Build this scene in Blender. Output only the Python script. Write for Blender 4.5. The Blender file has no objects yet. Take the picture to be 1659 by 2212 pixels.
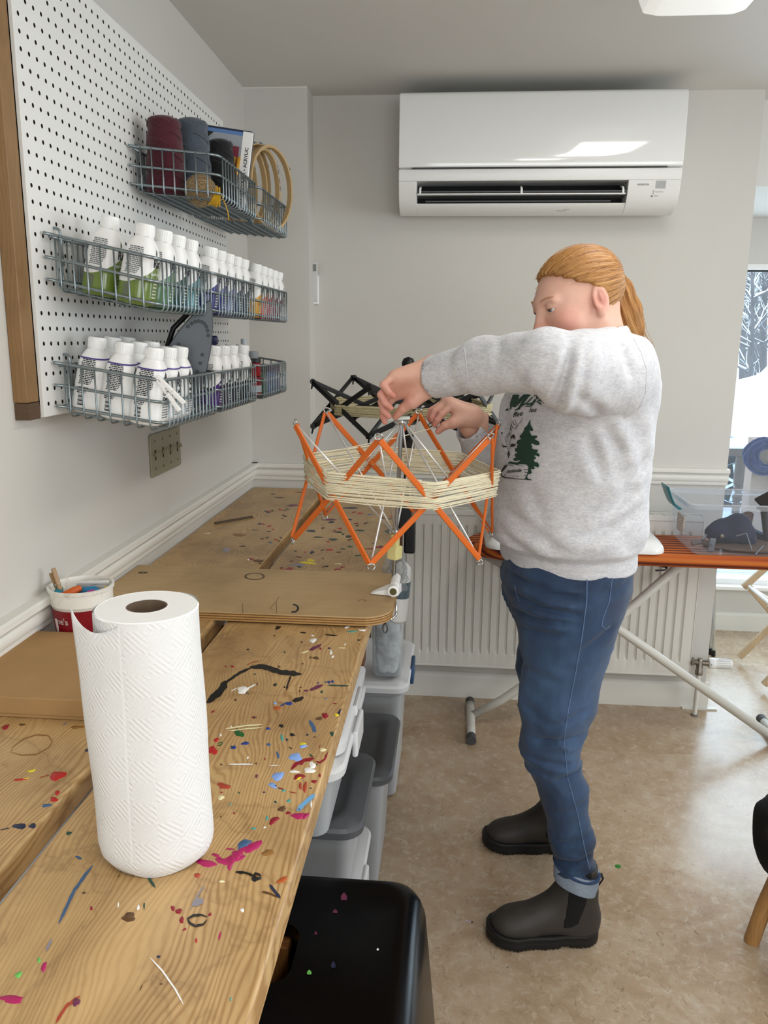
import bpy, bmesh, math, random
import numpy as np
from mathutils import Vector, Matrix

C = bpy.context.scene.collection
SC = bpy.context.scene
rnd = random.Random(7)
PI = math.pi

# ------------------------------------------------------------------ camera
FPX, IW, IH = 1740.0, 1659.0, 2212.0
YAW, PITCH, ROLL, CAMH = .084, .2145, -.0100, 1.45
_f = np.array([-math.sin(YAW)*math.cos(PITCH), math.cos(YAW)*math.cos(PITCH), -math.sin(PITCH)])
_r = np.array([math.cos(YAW), math.sin(YAW), 0.])
_d = np.cross(_f, _r)
CR = _r*math.cos(ROLL)+_d*math.sin(ROLL)
CD = -_r*math.sin(ROLL)+_d*math.cos(ROLL)
CAM = np.array([0, 0, CAMH])
cd = bpy.data.cameras.new('camera')
cam = bpy.data.objects.new('camera', cd)
C.objects.link(cam)
cd.sensor_fit = 'HORIZONTAL'
cd.sensor_width = 36.0
cd.lens = FPX/IW*36.0
cd.clip_start = .05
m = Matrix.Identity(4)
for i in range(3):
    m[i][0], m[i][1], m[i][2], m[i][3] = CR[i], -CD[i], -_f[i], CAM[i]
cam.matrix_world = m
SC.camera = cam


def at(u, v, ax, val):
    """point where the sight line of photo point (u, v) meets the plane axis=val (measuring aid)"""
    d = CR*(u-IW/2)/FPX+CD*(v-IH/2)/FPX+_f
    t = (val-CAM[ax])/d[ax]
    return CAM+t*d


# ------------------------------------------------------------------ world, lights, exposure
w = bpy.data.worlds.new('sky')
SC.world = w
w.use_nodes = True
bg = w.node_tree.nodes['Background']
bg.inputs[0].default_value = (.80, .90, 1.0, 1)
bg.inputs[1].default_value = 3.6
SC.view_settings.view_transform = 'Standard'
SC.view_settings.look = 'None'
SC.view_settings.gamma = 1
SC.view_settings.exposure = -0.36
SC.view_settings.use_curve_mapping = False


def area(name, loc, rot, sx, sy, power, col):
    l = bpy.data.lights.new(name, 'AREA')
    l.shape = 'RECTANGLE'
    l.size, l.size_y, l.energy, l.color = sx, sy, power, col
    o = bpy.data.objects.new(name, l)
    C.objects.link(o)
    o.location = loc
    o.rotation_euler = rot
    return o


# daylight through the window wall beside the far doorway, the side window and the window behind the camera
area('daylight_far_window', (2.35, 4.32, 1.15), (-PI/2, 0, 0), 2.1, 1.5, 66, (.86, .94, 1))
area('daylight_side_window', (3.36, 1.0, 1.45), (0, PI/2, 0), 1.3, 2.6, 44, (.93, .97, 1))
area('daylight_back_window', (.9, -2.36, 1.45), (PI/2, 0, 0), 2.4, 1.2, 36, (.95, .98, 1))
# ceiling fixtures: one lamp behind each diffuser
area('lamp_near', (.55, -.45, 2.19), (0, 0, 0), .28, 1.15, 24, (1, .97, .92))
area('lamp_far', (.60, 1.80, 2.19), (0, 0, 0), .26, 1.1, 11, (1, .97, .93))


# ------------------------------------------------------------------ materials
def lin(h):
    h = h.lstrip('#')
    o = []
    for i in (0, 2, 4):
        c = int(h[i:i+2], 16)/255
        o.append(c/12.92 if c <= .04045 else ((c+.055)/1.055)**2.4)
    return (*o, 1)


class NT:
    def __init__(s, name):
        s.m = bpy.data.materials.new(name)
        s.m.use_nodes = True
        s.t = s.m.node_tree
        s.b = s.t.nodes['Principled BSDF']
        s.out = s.t.nodes['Material Output']

    def n(s, kind, ins=None, **kw):
        x = s.t.nodes.new('ShaderNode'+kind)
        for k, v in kw.items():
            setattr(x, k, v)
        for k, v in (ins or {}).items():
            s.set(x.inputs[k], v)
        return x

    def set(s, sock, v):
        if hasattr(v, 'is_output'):
            s.t.links.new(v, sock)
        else:
            sock.default_value = v

    def P(s, **kw):
        for k, v in kw.items():
            s.set(s.b.inputs[k.replace('_', ' ')], v)

    def coord(s, scale=(1, 1, 1), kind='Object', rot=(0, 0, 0)):
        c = s.n('TexCoord')
        mp = s.n('Mapping', {'Vector': c.outputs[kind], 'Scale': scale, 'Rotation': rot})
        return mp.outputs[0]

    def noise(s, vec, scale, detail=4, rough=.55, dist=0):
        return s.n('TexNoise', {'Vector': vec, 'Scale': scale, 'Detail': detail, 'Roughness': rough, 'Distortion': dist}).outputs['Fac']

    def ramp(s, fac, stops):
        r = s.n('ValToRGB', {'Fac': fac})
        e = r.color_ramp.elements
        while len(e) < len(stops):
            e.new(.5)
        for i, (p, c) in enumerate(stops):
            e[i].position = p
            e[i].color = lin(c) if isinstance(c, str) else (c, c, c, 1)
        return r.outputs[0]

    def mix(s, fac, a, b, mode='MIX'):
        x = s.n('Mix', data_type='RGBA', blend_type=mode)
        for i, v in ((0, fac), (6, a), (7, b)):
            s.set(x.inputs[i], lin(v) if isinstance(v, str) else v)
        return x.outputs[2]

    def math(s, op, a, b=0., c=0.):
        x = s.n('Math', operation=op)
        s.set(x.inputs[0], a)
        s.set(x.inputs[1], b)
        s.set(x.inputs[2], c)
        return x.outputs[0]

    def bump(s, h, strength=.3, dist=.002):
        s.set(s.b.inputs['Normal'], s.n('Bump', {'Height': h, 'Strength': strength, 'Distance': dist}).outputs[0])


MATS = {}


def mat(name, col, rough=.5, metal=0., var=0., vscale=20., bump=0., bscale=120., bdist=.001, coat=0., trans=0., ior=1.45, alpha=1., emit=0., sheen=0.):
    if name in MATS:
        return MATS[name]
    t = NT(name)
    t.P(Base_Color=lin(col), Roughness=rough, Metallic=metal, IOR=ior)
    v = None
    if var:
        v = t.coord()
        k = t.ramp(t.noise(v, vscale), [(.3, 1-var), (.7, 1.0)])
        t.P(Base_Color=t.mix(1., lin(col), k, 'MULTIPLY'))
    if bump:
        t.bump(t.noise(v or t.coord(), bscale, 3), bump, bdist)
    if coat:
        t.P(Coat_Weight=coat, Coat_Roughness=.05)
    if trans:
        t.P(Transmission_Weight=trans)
    if alpha < 1:
        t.P(Alpha=alpha)
    if sheen:
        t.P(Sheen_Weight=sheen, Sheen_Roughness=.5)
    if emit:
        t.P(Emission_Color=lin(col), Emission_Strength=emit)
    MATS[name] = t.m
    return t.m


def clear(name, tint, amount=.25, rough=.1, edge=.45):
    """thin clear plastic / glass: mostly see-through with a gloss and a little body"""
    if name in MATS:
        return MATS[name]
    t = NT(name)
    tr = t.n('BsdfTransparent', {'Color': lin(tint)})
    t.P(Base_Color=lin('#eef1f4'), Roughness=rough)
    lw = t.n('LayerWeight', {'Blend': .35})
    f = t.math('MULTIPLY_ADD', lw.outputs['Facing'], edge, amount)
    f.node.use_clamp = True
    x = t.n('MixShader', {0: f, 1: tr.outputs[0], 2: t.b.outputs[0]})
    t.t.links.new(x.outputs[0], t.out.inputs[0])
    MATS[name] = t.m
    return t.m


def wood(name, light, mid, dark, along=1, scale=1., rough=.5, stain=.35, ring=38., coat=0., gk=.6, tide=0.):
    if name in MATS:
        return MATS[name]
    t = NT(name)
    sc = [1., 1., 1.]
    sc[along] = .07
    v = t.coord(sc)
    warp = t.noise(t.coord([1.0 if i == along else 3.0 for i in range(3)]), 2.2, 2)
    vw = t.n('VectorMath', {0: v, 1: t.n('CombineXYZ', {0: t.math('MULTIPLY', warp, .16), 1: t.math('MULTIPLY', warp, .05 if along == 1 else .16), 2: t.math('MULTIPLY', warp, .1)}).outputs[0]}, operation='ADD').outputs[0]
    wv = t.n('TexWave', {'Vector': vw, 'Scale': ring*scale, 'Distortion': 4.5, 'Detail': 4., 'Detail Scale': 1.6, 'Detail Roughness': .6}, bands_direction='X' if along != 0 else 'Y', wave_profile='SIN')
    g = t.ramp(wv.outputs['Fac'], [(.0, .0), (.55, .25), (1., 1.)])
    fine = t.noise(v, 160*scale, 3)
    patch = t.ramp(t.noise(t.coord([.5 if i == along else 4. for i in range(3)]), 3.1, 3), [(.35, .25), (.65, 1.)])
    c1 = t.mix(t.math('MULTIPLY', t.math('MULTIPLY', g, gk), patch), light, mid)
    c1 = t.mix(t.math('MULTIPLY', fine, .35), c1, mid)
    blot = t.ramp(t.noise(t.coord((1, .6, 1)), 5.5, 5, .62, .4), [(.42, 0.), (.68, 1.)])
    c2 = t.mix(t.math('MULTIPLY', blot, stain), c1, dark)
    blot2 = t.ramp(t.noise(t.coord((1, 1, 1)), 17, 6, .7, .8), [(.60, 0.), (.72, 1.)])
    c2 = t.mix(t.math('MULTIPLY', blot2, stain*.6), c2, dark)
    if tide:
        tn = t.noise(t.coord((1, .8, 1)), 4.2, 5, .6, .3)
        tm = t.ramp(tn, [(.475, 0.), (.497, 1.), (.503, .25), (.56, 0.)])
        c2 = t.mix(t.math('MULTIPLY', tm, tide), c2, dark)
    t.P(Base_Color=c2, Roughness=rough, Coat_Weight=coat, Coat_Roughness=.25)
    t.bump(t.math('ADD', t.math('MULTIPLY', g, .6), fine), .22, .0008)
    MATS[name] = t.m
    return t.m


# ------------------------------------------------------------------ mesh building
WL = {}


class MB:
    def __init__(s):
        s.v = []
        s.f = []

    def add(s, vs, fs):
        b = len(s.v)
        s.v += [tuple(map(float, p)) for p in vs]
        s.f += [tuple(i+b for i in f) for f in fs]
        return s

    def box(s, x0, x1, y0, y1, z0, z1, R=None, c=None):
        vs = [(x, y, z) for z in (z0, z1) for y in (y0, y1) for x in (x0, x1)]
        if R is not None:
            cc = Vector(c) if c is not None else Vector(((x0+x1)/2, (y0+y1)/2, (z0+z1)/2))
            vs = [R @ (Vector(p)-cc)+cc for p in vs]
        return s.add(vs, [(0, 2, 3, 1), (4, 5, 7, 6), (0, 1, 5, 4), (2, 6, 7, 3), (0, 4, 6, 2), (1, 3, 7, 5)])

    def bar(s, a, b, w, t, up=(0, 0, 1)):
        """square bar from a to b, width w across up, thickness t along up"""
        a, b = Vector(a), Vector(b)
        d = (b-a).normalized()
        sd = d.cross(Vector(up))
        if sd.length < 1e-4:
            sd = d.cross(Vector((1, 0, 0)))
        sd.normalize()
        u = sd.cross(d).normalized()
        vs = [p+sd*i*w/2+u*j*t/2 for p in (a, b) for i, j in ((-1, -1), (1, -1), (1, 1), (-1, 1))]
        return s.add(vs, [(0, 1, 2, 3), (7, 6, 5, 4), (0, 4, 5, 1), (1, 5, 6, 2), (2, 6, 7, 3), (3, 7, 4, 0)])

    def tube(s, pts, r, n=8, closed=False, cap=True, flat=1.):
        pts = [Vector(p) for p in pts]
        N = len(pts)
        rs = r if hasattr(r, '__len__') else [r]*N
        vs = []
        nrm = None
        for i, p in enumerate(pts):
            if closed:
                d = pts[(i+1) % N]-pts[i-1]
            else:
                d = pts[min(i+1, N-1)]-pts[max(i-1, 0)]
            if d.length < 1e-9:
                d = Vector((0, 0, 1))
            d.normalize()
            if nrm is None:
                nrm = d.orthogonal().normalized()
            else:
                nrm = nrm-d*nrm.dot(d)
                nrm = nrm.normalized() if nrm.length > 1e-6 else d.orthogonal().normalized()
            bn = d.cross(nrm)
            for k in range(n):
                a = 2*PI*k/n
                vs.append(p+nrm*math.cos(a)*rs[i]+bn*math.sin(a)*rs[i]*flat)
        fs = []
        for i in range(N if closed else N-1):
            j = (i+1) % N
            for k in range(n):
                k2 = (k+1) % n
                fs.append((i*n+k, i*n+k2, j*n+k2, j*n+k))
        if cap and not closed:
            fs.append(tuple(reversed(range(n))))
            fs.append(tuple((N-1)*n+k for k in range(n)))
        return s.add(vs, fs)

    def lathe(s, prof, c=(0, 0, 0), n=24, R=None, sx=1., sy=1., power=2.):
        """profile of (r, z) turned about z; power > 2 makes the section squarer"""
        vs, fs = [], []
        for (r, z) in prof:
            for k in range(n):
                a = 2*PI*k/n
                ca, sa = math.cos(a), math.sin(a)
                q = (abs(ca)**power+abs(sa)**power)**(-1/power)
                p = Vector((r*ca*q*sx, r*sa*q*sy, z))
                vs.append((R @ p if R is not None else p)+Vector(c))
        for i in range(len(prof)-1):
            for k in range(n):
                k2 = (k+1) % n
                fs.append((i*n+k, i*n+k2, (i+1)*n+k2, (i+1)*n+k))
        if prof[0][0] > 1e-6:
            fs.append(tuple(reversed(range(n))))
        if prof[-1][0] > 1e-6:
            fs.append(tuple((len(prof)-1)*n+k for k in range(n)))
        return s.add(vs, fs)

    def prism(s, poly, f0, f1):
        """poly of 2-D points; f0 and f1 map a 2-D point to the two end faces"""
        n = len(poly)
        vs = [f0(*p) for p in poly]+[f1(*p) for p in poly]
        fs = [tuple(reversed(range(n))), tuple(range(n, 2*n))]
        fs += [(i, (i+1) % n, n+(i+1) % n, n+i) for i in range(n)]
        return s.add(vs, fs)

    def grid(s, fn, nu, nv, cu=False, cv=False):
        vs = [fn(i/(nu if cu else nu-1), j/(nv if cv else nv-1)) for i in range(nu) for j in range(nv)]
        fs = []
        for i in range(nu if cu else nu-1):
            for j in range(nv if cv else nv-1):
                i2, j2 = (i+1) % nu, (j+1) % nv
                fs.append((i*nv+j, i2*nv+j, i2*nv+j2, i*nv+j2))
        return s.add(vs, fs)

    def build(s, name, material, parent=None, world=True, smooth=0, bevel=0., seg=2):
        me = bpy.data.meshes.new(name)
        vs = s.v
        if parent is not None and world:
            L = WL.get(parent.name, (0, 0, 0))
            vs = [(p[0]-L[0], p[1]-L[1], p[2]-L[2]) for p in vs]
        me.from_pydata(vs, [], s.f)
        me.update()
        return link(name, me, material, parent, smooth, bevel, seg)


def link(name, me, material, parent=None, smooth=0, bevel=0., seg=2):
    bm = bmesh.new()
    bm.from_mesh(me)
    bmesh.ops.recalc_face_normals(bm, faces=bm.faces)
    bm.to_mesh(me)
    bm.free()
    if smooth:
        me.polygons.foreach_set('use_smooth', [True]*len(me.polygons))
        if smooth < 170:
            me.set_sharp_from_angle(angle=math.radians(smooth))
    me.materials.append(material)
    o = bpy.data.objects.new(name, me)
    C.objects.link(o)
    if parent is not None:
        o.parent = parent
        WL[o.name] = WL.get(parent.name, (0, 0, 0))
    if bevel:
        b = o.modifiers.new('bevel', 'BEVEL')
        b.width, b.segments, b.limit_method, b.angle_limit = bevel, seg, 'ANGLE', math.radians(40)
        me.polygons.foreach_set('use_smooth', [True]*len(me.polygons))
        wn = o.modifiers.new('wn', 'WEIGHTED_NORMAL')
        wn.keep_sharp = True
    return o


def thing(name, label, cat, loc=(0, 0, 0), rotz=0., group=None):
    o = bpy.data.objects.new(name, None)
    o.empty_display_size = .05
    C.objects.link(o)
    o.location = loc
    o.rotation_euler = (0, 0, rotz)
    WL[o.name] = tuple(loc)
    o['label'], o['category'] = label, cat
    if group:
        o['group'] = group
    return o


def tag(o, label, cat, group=None):
    o['label'], o['category'] = label, cat
    if group:
        o['group'] = group
    return o


def struct(o):
    o['kind'] = 'structure'
    return o


def stuff(o):
    o['kind'] = 'stuff'
    return o


def dup(root, loc=None, rotz=None, label=None, swap=None):
    """copy of a thing with its parts and sub-parts; swap replaces materials on the parts named"""
    def cp(o, par):
        c = o.copy()
        C.objects.link(c)
        if par is not None:
            c.parent = par
        if swap and o.data is not None:
            st = o.name.split('.')[0]
            if st in swap:
                c.data = o.data.copy()
                c.data.materials[0] = swap[st]
        for ch in list(o.children):
            cp(ch, c)
        return c
    r = cp(root, None)
    if loc is not None:
        r.location = loc
        WL[r.name] = tuple(loc)
    if rotz is not None:
        r.rotation_euler = (0, 0, rotz)
    if label:
        r['label'] = label
    return r


def rotm(x=0, y=0, z=0):
    return (Matrix.Rotation(z, 3, 'Z') @ Matrix.Rotation(y, 3, 'Y') @ Matrix.Rotation(x, 3, 'X'))


def text_mesh(txt, size, shear=0., bold=0., extrude=.0002):
    """lettering as flat mesh data in the x-y plane, starting at the origin"""
    cu = bpy.data.curves.new('lettering', 'FONT')
    cu.body, cu.size, cu.shear, cu.offset, cu.extrude = txt, size, shear, bold, extrude
    cu.resolution_u = 3
    o = bpy.data.objects.new('lettering', cu)
    C.objects.link(o)
    dg = bpy.context.evaluated_depsgraph_get()
    me = bpy.data.meshes.new_from_object(o.evaluated_get(dg))
    bpy.data.objects.remove(o)
    bpy.data.curves.remove(cu)
    return me


def text(name, txt, size, material, parent, origin, xdir, ydir, shear=0., bold=0., extrude=.0002, mapf=None):
    me = text_mesh(txt, size, shear, bold, extrude)
    X, Y = Vector(xdir).normalized(), Vector(ydir).normalized()
    Z = X.cross(Y)
    L = Vector(WL.get(parent.name, (0, 0, 0))) if parent is not None else Vector((0, 0, 0))
    for v in me.vertices:
        p = v.co
        v.co = (mapf(p) if mapf else Vector(origin)+X*p.x+Y*p.y+Z*p.z)-L
    me.update()
    return link(name, me, material, parent)


def rrect(x0, x1, y0, y1, r, n=5, corners=(1, 1, 1, 1)):
    """rounded rectangle outline, corners in order x1y1, x0y1, x0y0, x1y0"""
    out = []
    for k, (cx, cy, a0) in enumerate(((x1, y1, 0), (x0, y1, PI/2), (x0, y0, PI), (x1, y0, 3*PI/2))):
        if not corners[k]:
            out.append((cx, cy))
            continue
        ox = cx-r if cx == x1 else cx+r
        oy = cy-r if cy == y1 else cy+r
        for i in range(n+1):
            a = a0+PI/2*i/n
            out.append((ox+r*math.cos(a), oy+r*math.sin(a)))
    return out


# ------------------------------------------------------------------ signed-distance modelling for bodies, cloth and other soft shapes
def s_cone(P, a, b, ra, rb):
    a, b = np.asarray(a, float), np.asarray(b, float)
    ab = b-a
    t = np.clip((P-a) @ ab/(ab @ ab), 0, 1)
    return np.linalg.norm(P-a-t[:, None]*ab, axis=1)-(ra+(rb-ra)*t)


def s_ell(P, c, r, F=None):
    q = P-np.asarray(c, float)
    if F is not None:
        q = q @ np.asarray(F).T
    r = np.asarray(r, float)
    k0 = np.linalg.norm(q/r, axis=1)
    k1 = np.linalg.norm(q/(r*r), axis=1)+1e-9
    return k0*(k0-1)/k1


def s_loft(P, T, n=2.3, ang=0.):
    """stack of squarish ovals: rows (z, xc, yc, hx, hy)"""
    T = np.asarray(T, float)
    z = P[:, 2]
    xc, yc, hx, hy = [np.interp(z, T[:, 0], T[:, i]) for i in range(1, 5)]
    dx, dy = P[:, 0]-xc, P[:, 1]-yc
    ca, sa = math.cos(ang), math.sin(ang)
    dx, dy = dx*ca+dy*sa, -dx*sa+dy*ca
    q = ((np.abs(dx)/hx)**n+(np.abs(dy)/hy)**n)**(1/n)
    d = (q-1)*np.minimum(hx, hy)
    return np.maximum(d, np.maximum(T[0, 0]-z, z-T[-1, 0]))


def smin(a, b, k):
    h = np.clip(.5+.5*(b-a)/k, 0, 1)
    return b*(1-h)+a*h-k*h*(1-h)


def smax(a, b, k):
    return -smin(-a, -b, k)


def chain(P, pts, rs, k=.0):
    d = None
    for i in range(len(pts)-1):
        e = s_cone(P, pts[i], pts[i+1], rs[i], rs[i+1])
        d = e if d is None else (np.minimum(d, e) if k == 0 else smin(d, e, k))
    return d


_rs = np.random.RandomState(3)
_NT = _rs.rand(32, 32, 32)


def vnoise(P, s):
    """smooth value noise in -1..1"""
    q = np.asarray(P)*s+100.
    i = np.floor(q).astype(int)
    f = q-i
    f = f*f*(3-2*f)
    r = 0
    for dx in (0, 1):
        for dy in (0, 1):
            for dz in (0, 1):
                wgt = (f[:, 0] if dx else 1-f[:, 0])*(f[:, 1] if dy else 1-f[:, 1])*(f[:, 2] if dz else 1-f[:, 2])
                r = r+wgt*_NT[(i[:, 0]+dx) % 32, (i[:, 1]+dy) % 32, (i[:, 2]+dz) % 32]
    return r*2-1


def sdf_mesh(fn, lo, hi, h):
    """surface nets over the zero set of fn inside the box lo..hi at cell size h"""
    lo = np.asarray(lo, float)
    B = 8
    nb = np.ceil((np.asarray(hi, float)-lo)/(h*B)).astype(int)
    n = nb*B+1
    bi = np.stack(np.meshgrid(*[np.arange(k) for k in nb], indexing='ij'), -1).reshape(-1, 3)
    dc = fn(lo+(bi+.5)*B*h)
    D = np.empty(tuple(n), np.float32)
    keep = np.abs(dc) < B*h*1.6
    for b, d in zip(bi[~keep], dc[~keep]):
        i, j, k = b*B
        D[i:i+B+1, j:j+B+1, k:k+B+1] = d
    kb = bi[keep]
    off = np.stack(np.meshgrid(*[np.arange(B+1)]*3, indexing='ij'), -1).reshape(-1, 3)
    for s0 in range(0, len(kb), 400):
        bb = kb[s0:s0+400]
        idx = (bb[:, None, :]*B+off[None]).reshape(-1, 3)
        D[idx[:, 0], idx[:, 1], idx[:, 2]] = fn(lo+idx*h)
    S = D < 0
    c = np.zeros(tuple(n-1), np.int8)
    for dx in (0, 1):
        for dy in (0, 1):
            for dz in (0, 1):
                c += S[dx:n[0]-1+dx, dy:n[1]-1+dy, dz:n[2]-1+dz]
    act = np.argwhere((c > 0) & (c < 8))
    vid = -np.ones(tuple(n-1), np.int32)
    vid[act[:, 0], act[:, 1], act[:, 2]] = np.arange(len(act))
    acc = np.zeros((len(act), 3))
    cnt = np.zeros(len(act))
    cor = [(x, y, z) for x in (0, 1) for y in (0, 1) for z in (0, 1)]
    for a in cor:
        for ax in range(3):
            if a[ax]:
                continue
            b = list(a)
            b[ax] = 1
            va = D[act[:, 0]+a[0], act[:, 1]+a[1], act[:, 2]+a[2]]
            vb = D[act[:, 0]+b[0], act[:, 1]+b[1], act[:, 2]+b[2]]
            x = (va < 0) != (vb < 0)
            t = np.where(x, va/np.where(x, va-vb, 1), 0)
            p = np.tile(np.array(a, float), (len(act), 1))
            p[:, ax] = t
            acc += p*x[:, None]
            cnt += x
    V = lo+(act+acc/cnt[:, None])*h
    F = []
    for ax in range(3):
        o1, o2 = [(1, 2), (2, 0), (0, 1)][ax]
        sl0 = [slice(None)]*3
        sl1 = [slice(None)]*3
        sl0[ax] = slice(0, n[ax]-1)
        sl1[ax] = slice(1, n[ax])
        e = np.argwhere(S[tuple(sl0)] != S[tuple(sl1)])
        ok = (e[:, o1] > 0) & (e[:, o2] > 0) & (e[:, o1] < n[o1]-1) & (e[:, o2] < n[o2]-1)
        e = e[ok]
        q = []
        for d1, d2 in ((0, 0), (1, 0), (1, 1), (0, 1)):
            g = e.copy()
            g[:, o1] -= d1
            g[:, o2] -= d2
            q.append(vid[g[:, 0], g[:, 1], g[:, 2]])
        q = np.stack(q, 1)
        flip = S[e[:, 0], e[:, 1], e[:, 2]]
        q[~flip] = q[~flip][:, ::-1]
        F.append(q)
    F = np.concatenate(F)
    return V, F[(F >= 0).all(1)]


def build_vf(name, V, F, material, parent, smooth=180):
    me = bpy.data.meshes.new(name)
    L = np.array(WL.get(parent.name, (0, 0, 0))) if parent is not None else np.zeros(3)
    V = np.asarray(V)-L
    F = np.asarray(F)
    me.vertices.add(len(V))
    me.vertices.foreach_set('co', V.astype(np.float32).ravel())
    me.loops.add(F.size)
    me.loops.foreach_set('vertex_index', F.astype(np.int32).ravel())
    me.polygons.add(len(F))
    me.polygons.foreach_set('loop_start', np.arange(0, F.size, F.shape[1], dtype=np.int32))
    me.polygons.foreach_set('use_smooth', np.ones(len(F), bool))
    me.update(calc_edges=True)
    me.validate()
    me.materials.append(material)
    o = bpy.data.objects.new(name, me)
    C.objects.link(o)
    if parent is not None:
        o.parent = parent
        WL[o.name] = tuple(L)
    return o


def sdf_obj(name, fn, lo, hi, h, material, parent):
    V, F = sdf_mesh(fn, lo, hi, h)
    return build_vf(name, V, F, material, parent)


# ------------------------------------------------------------------ common materials
WALL = mat('wall_paint', '#cbc8c1', .75, var=.03, vscale=3, bump=.12, bscale=260, bdist=.0006)
TRIM = mat('trim_gloss_paint', '#dedcd4', .38)
CEIL = mat('ceiling_paint', '#d2d0cb', .85, bump=.12, bscale=220, bdist=.0006)
WHITEP = mat('white_plastic', '#eeeeec', .32)
STEEL = mat('bright_steel', '#c9cccd', .22, 1.)
ZINC = mat('zinc_wire', '#8d989c', .34, .9)
WIREM = mat('plated_wire', '#e4e4e2', .3, .55)
BLACKP = mat('black_plastic', '#0d0d0e', .42)
RUBBER = mat('dark_rubber', '#4a4a4a', .7)
INK = mat('black_ink', '#1a1a1c', .6)
GREYINK = mat('grey_ink', '#6f7073', .6)
# ------------------------------------------------------------------ room shell
XW, YP, YB, ZC = -.76, 3.005, 3.115, 2.293
XE = 1.040          # free end of the back wall
YF = 4.05          # far window wall


def slab(name, *b, m=WALL, bevel=0.):
    return struct(MB().box(*b).build(name, m, None, bevel=bevel))


ft = NT('marbled_linoleum')
v0 = ft.coord((1, 1, 1))
n1 = ft.noise(v0, 7, 8, .66, 1.2)
n2 = ft.noise(v0, 32, 8, .74, .8)
n3 = ft.noise(ft.coord((1, .6, 1), rot=(0, 0, .6)), 70, 6, .7, 1.3)
c0 = ft.ramp(n1, [(.32, '#9c8266'), (.5, '#ad957a'), (.68, '#b8a68e')])
c0 = ft.mix(ft.ramp(n2, [(.46, 0.), (.66, .55)]), c0, '#c2b39d')
c0 = ft.mix(ft.ramp(n3, [(.32, .85), (.43, 0.)]), c0, '#7f674f')
c0 = ft.mix(ft.ramp(ft.noise(v0, 110, 3, .6, 1.), [(.27, .8), (.33, 0.)]), c0, '#6f5e4e')
ft.P(Base_Color=c0, Roughness=ft.ramp(n2, [(.3, .17), (.7, .32)]))
ft.bump(n3, .06, .0006)
slab('floor', XW-.1, 3.5, -2.6, 4.3, -.06, 0, m=ft.m)
slab('ceiling', XW-.1, 3.5, -2.6, 3.24, ZC, ZC+.06, m=CEIL)
slab('ceiling_far', XE-.01, 3.5, 3.24, 4.3, 2.0, 2.36, m=CEIL)
slab('wall_left', XW-.1, XW, -2.6, YP, 0, ZC)
slab('wall_pillar', XW-.1, -.535, YP, YB+.12, 0, ZC)
slab('wall_back', -.535, XE, YB, YB+.12, 0, ZC)
slab('wall_far_lower', .9, 3.5, YF, YF+.14, 0, .225)
slab('wall_far_upper', .9, 3.5, YF, YF+.14, 1.80, 2.06)
slab('wall_far_left', .80, 1.0, YB+.12, YF+.14, 0, 2.06)
slab('wall_right_lower', 3.4, 3.5, -2.6, 4.3, 0, .85)
slab('wall_right_upper', 3.4, 3.5, -2.6, 4.3, 2.05, ZC)
slab('wall_right_near', 3.4, 3.5, -2.6, -.4, .85, 2.05)
slab('wall_right_far', 3.4, 3.5, 2.4, 4.3, .85, 2.05)
slab('wall_rear_lower', XW-.1, 3.5, -2.7, -2.6, 0, .85)
slab('wall_rear_upper', XW-.1, 3.5, -2.7, -2.6, 2.05, ZC)
slab('wall_rear_left', XW-.1, -.3, -2.7, -2.6, .85, 2.05)
slab('wall_rear_right', 2.1, 3.5, -2.7, -2.6, .85, 2.05)
slab('trim_crease', XW, -.535, YP-.004, YP, ZC-.004, ZC, m=TRIM)


# moulded rails: profile of (out, z)
def rail(name, a, b, out, prof, m=TRIM):
    a, b, out = Vector(a), Vector(b), Vector(out)
    mb = MB()
    n = len(prof)
    vs = [p+out*o+Vector((0, 0, z)) for p in (a, b) for o, z in prof]
    mb.add(vs, [(i, i+1, n+i+1, n+i) for i in range(n-1)]+[tuple(range(n)), tuple(range(n, 2*n))])
    return struct(mb.build(name, m, None, smooth=35))


CH = [(0, .908), (.007, .910), (.009, .918), (.008, .924), (.014, .926), (.017, .932), (.0175, .940), (.015, .948), (.013, .950), (.0135, .953), (.022, .955), (.026, .960), (.026, .971), (.022, .974), (0, .974)]
rail('trim_1', (XW, -2.6, 0), (XW, YP, 0), (1, 0, 0), CH)
rail('trim_2', (XW, YP, 0), (-.535, YP, 0), (0, -1, 0), CH)
rail('trim_3', (-.535, YB, 0), (XE+.004, YB, 0), (0, -1, 0), CH)
BBP = [(0, 0), (.016, 0), (.016, .085), (.012, .098), (.004, .106), (0, .106)]
rail('baseboard_back', (-.535, YB, 0), (XE+.012, YB, 0), (0, -1, 0), BBP)
rail('baseboard_left', (XW, -2.6, 0), (XW, YP, 0), (1, 0, 0), BBP)
rail('baseboard_far', (1.0, YF, 0), (3.4, YF, 0), (0, -1, 0), [(0, 0), (.02, 0), (.02, .08), (0, .09)])
struct(MB().box(.95, XE+.045, YB-.03, YB-.0165, 0, .006).build('trim_4', TRIM))

# far window with its frame, sill and pane
fr = MB().box(1.0, 3.4, YF+.02, YF+.10, .225, .262).box(1.0, 3.4, YF+.02, YF+.1, 1.775, 1.80).box(1.0, 1.03, YF+.02, YF+.1, .262, 1.775).box(2.4, 2.46, YF+.02, YF+.1, .262, 1.775)
win = struct(MB().box(1.0, 3.4, YF-.03, YF+.02, .216, .236).build('window_1', WHITEP, None, bevel=.004))
fr.build('window_frame', WHITEP, win)
MB().box(1.03, 3.4, YF+.055, YF+.06, 1.766, 1.776).build('gasket', BLACKP, win)
GLASS = clear('window_glass', '#f4fbff', .03, .02)
MB().box(1.03, 3.4, YF+.06, YF+.064, .262, 1.768).build('window_pane', GLASS, win)
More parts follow.
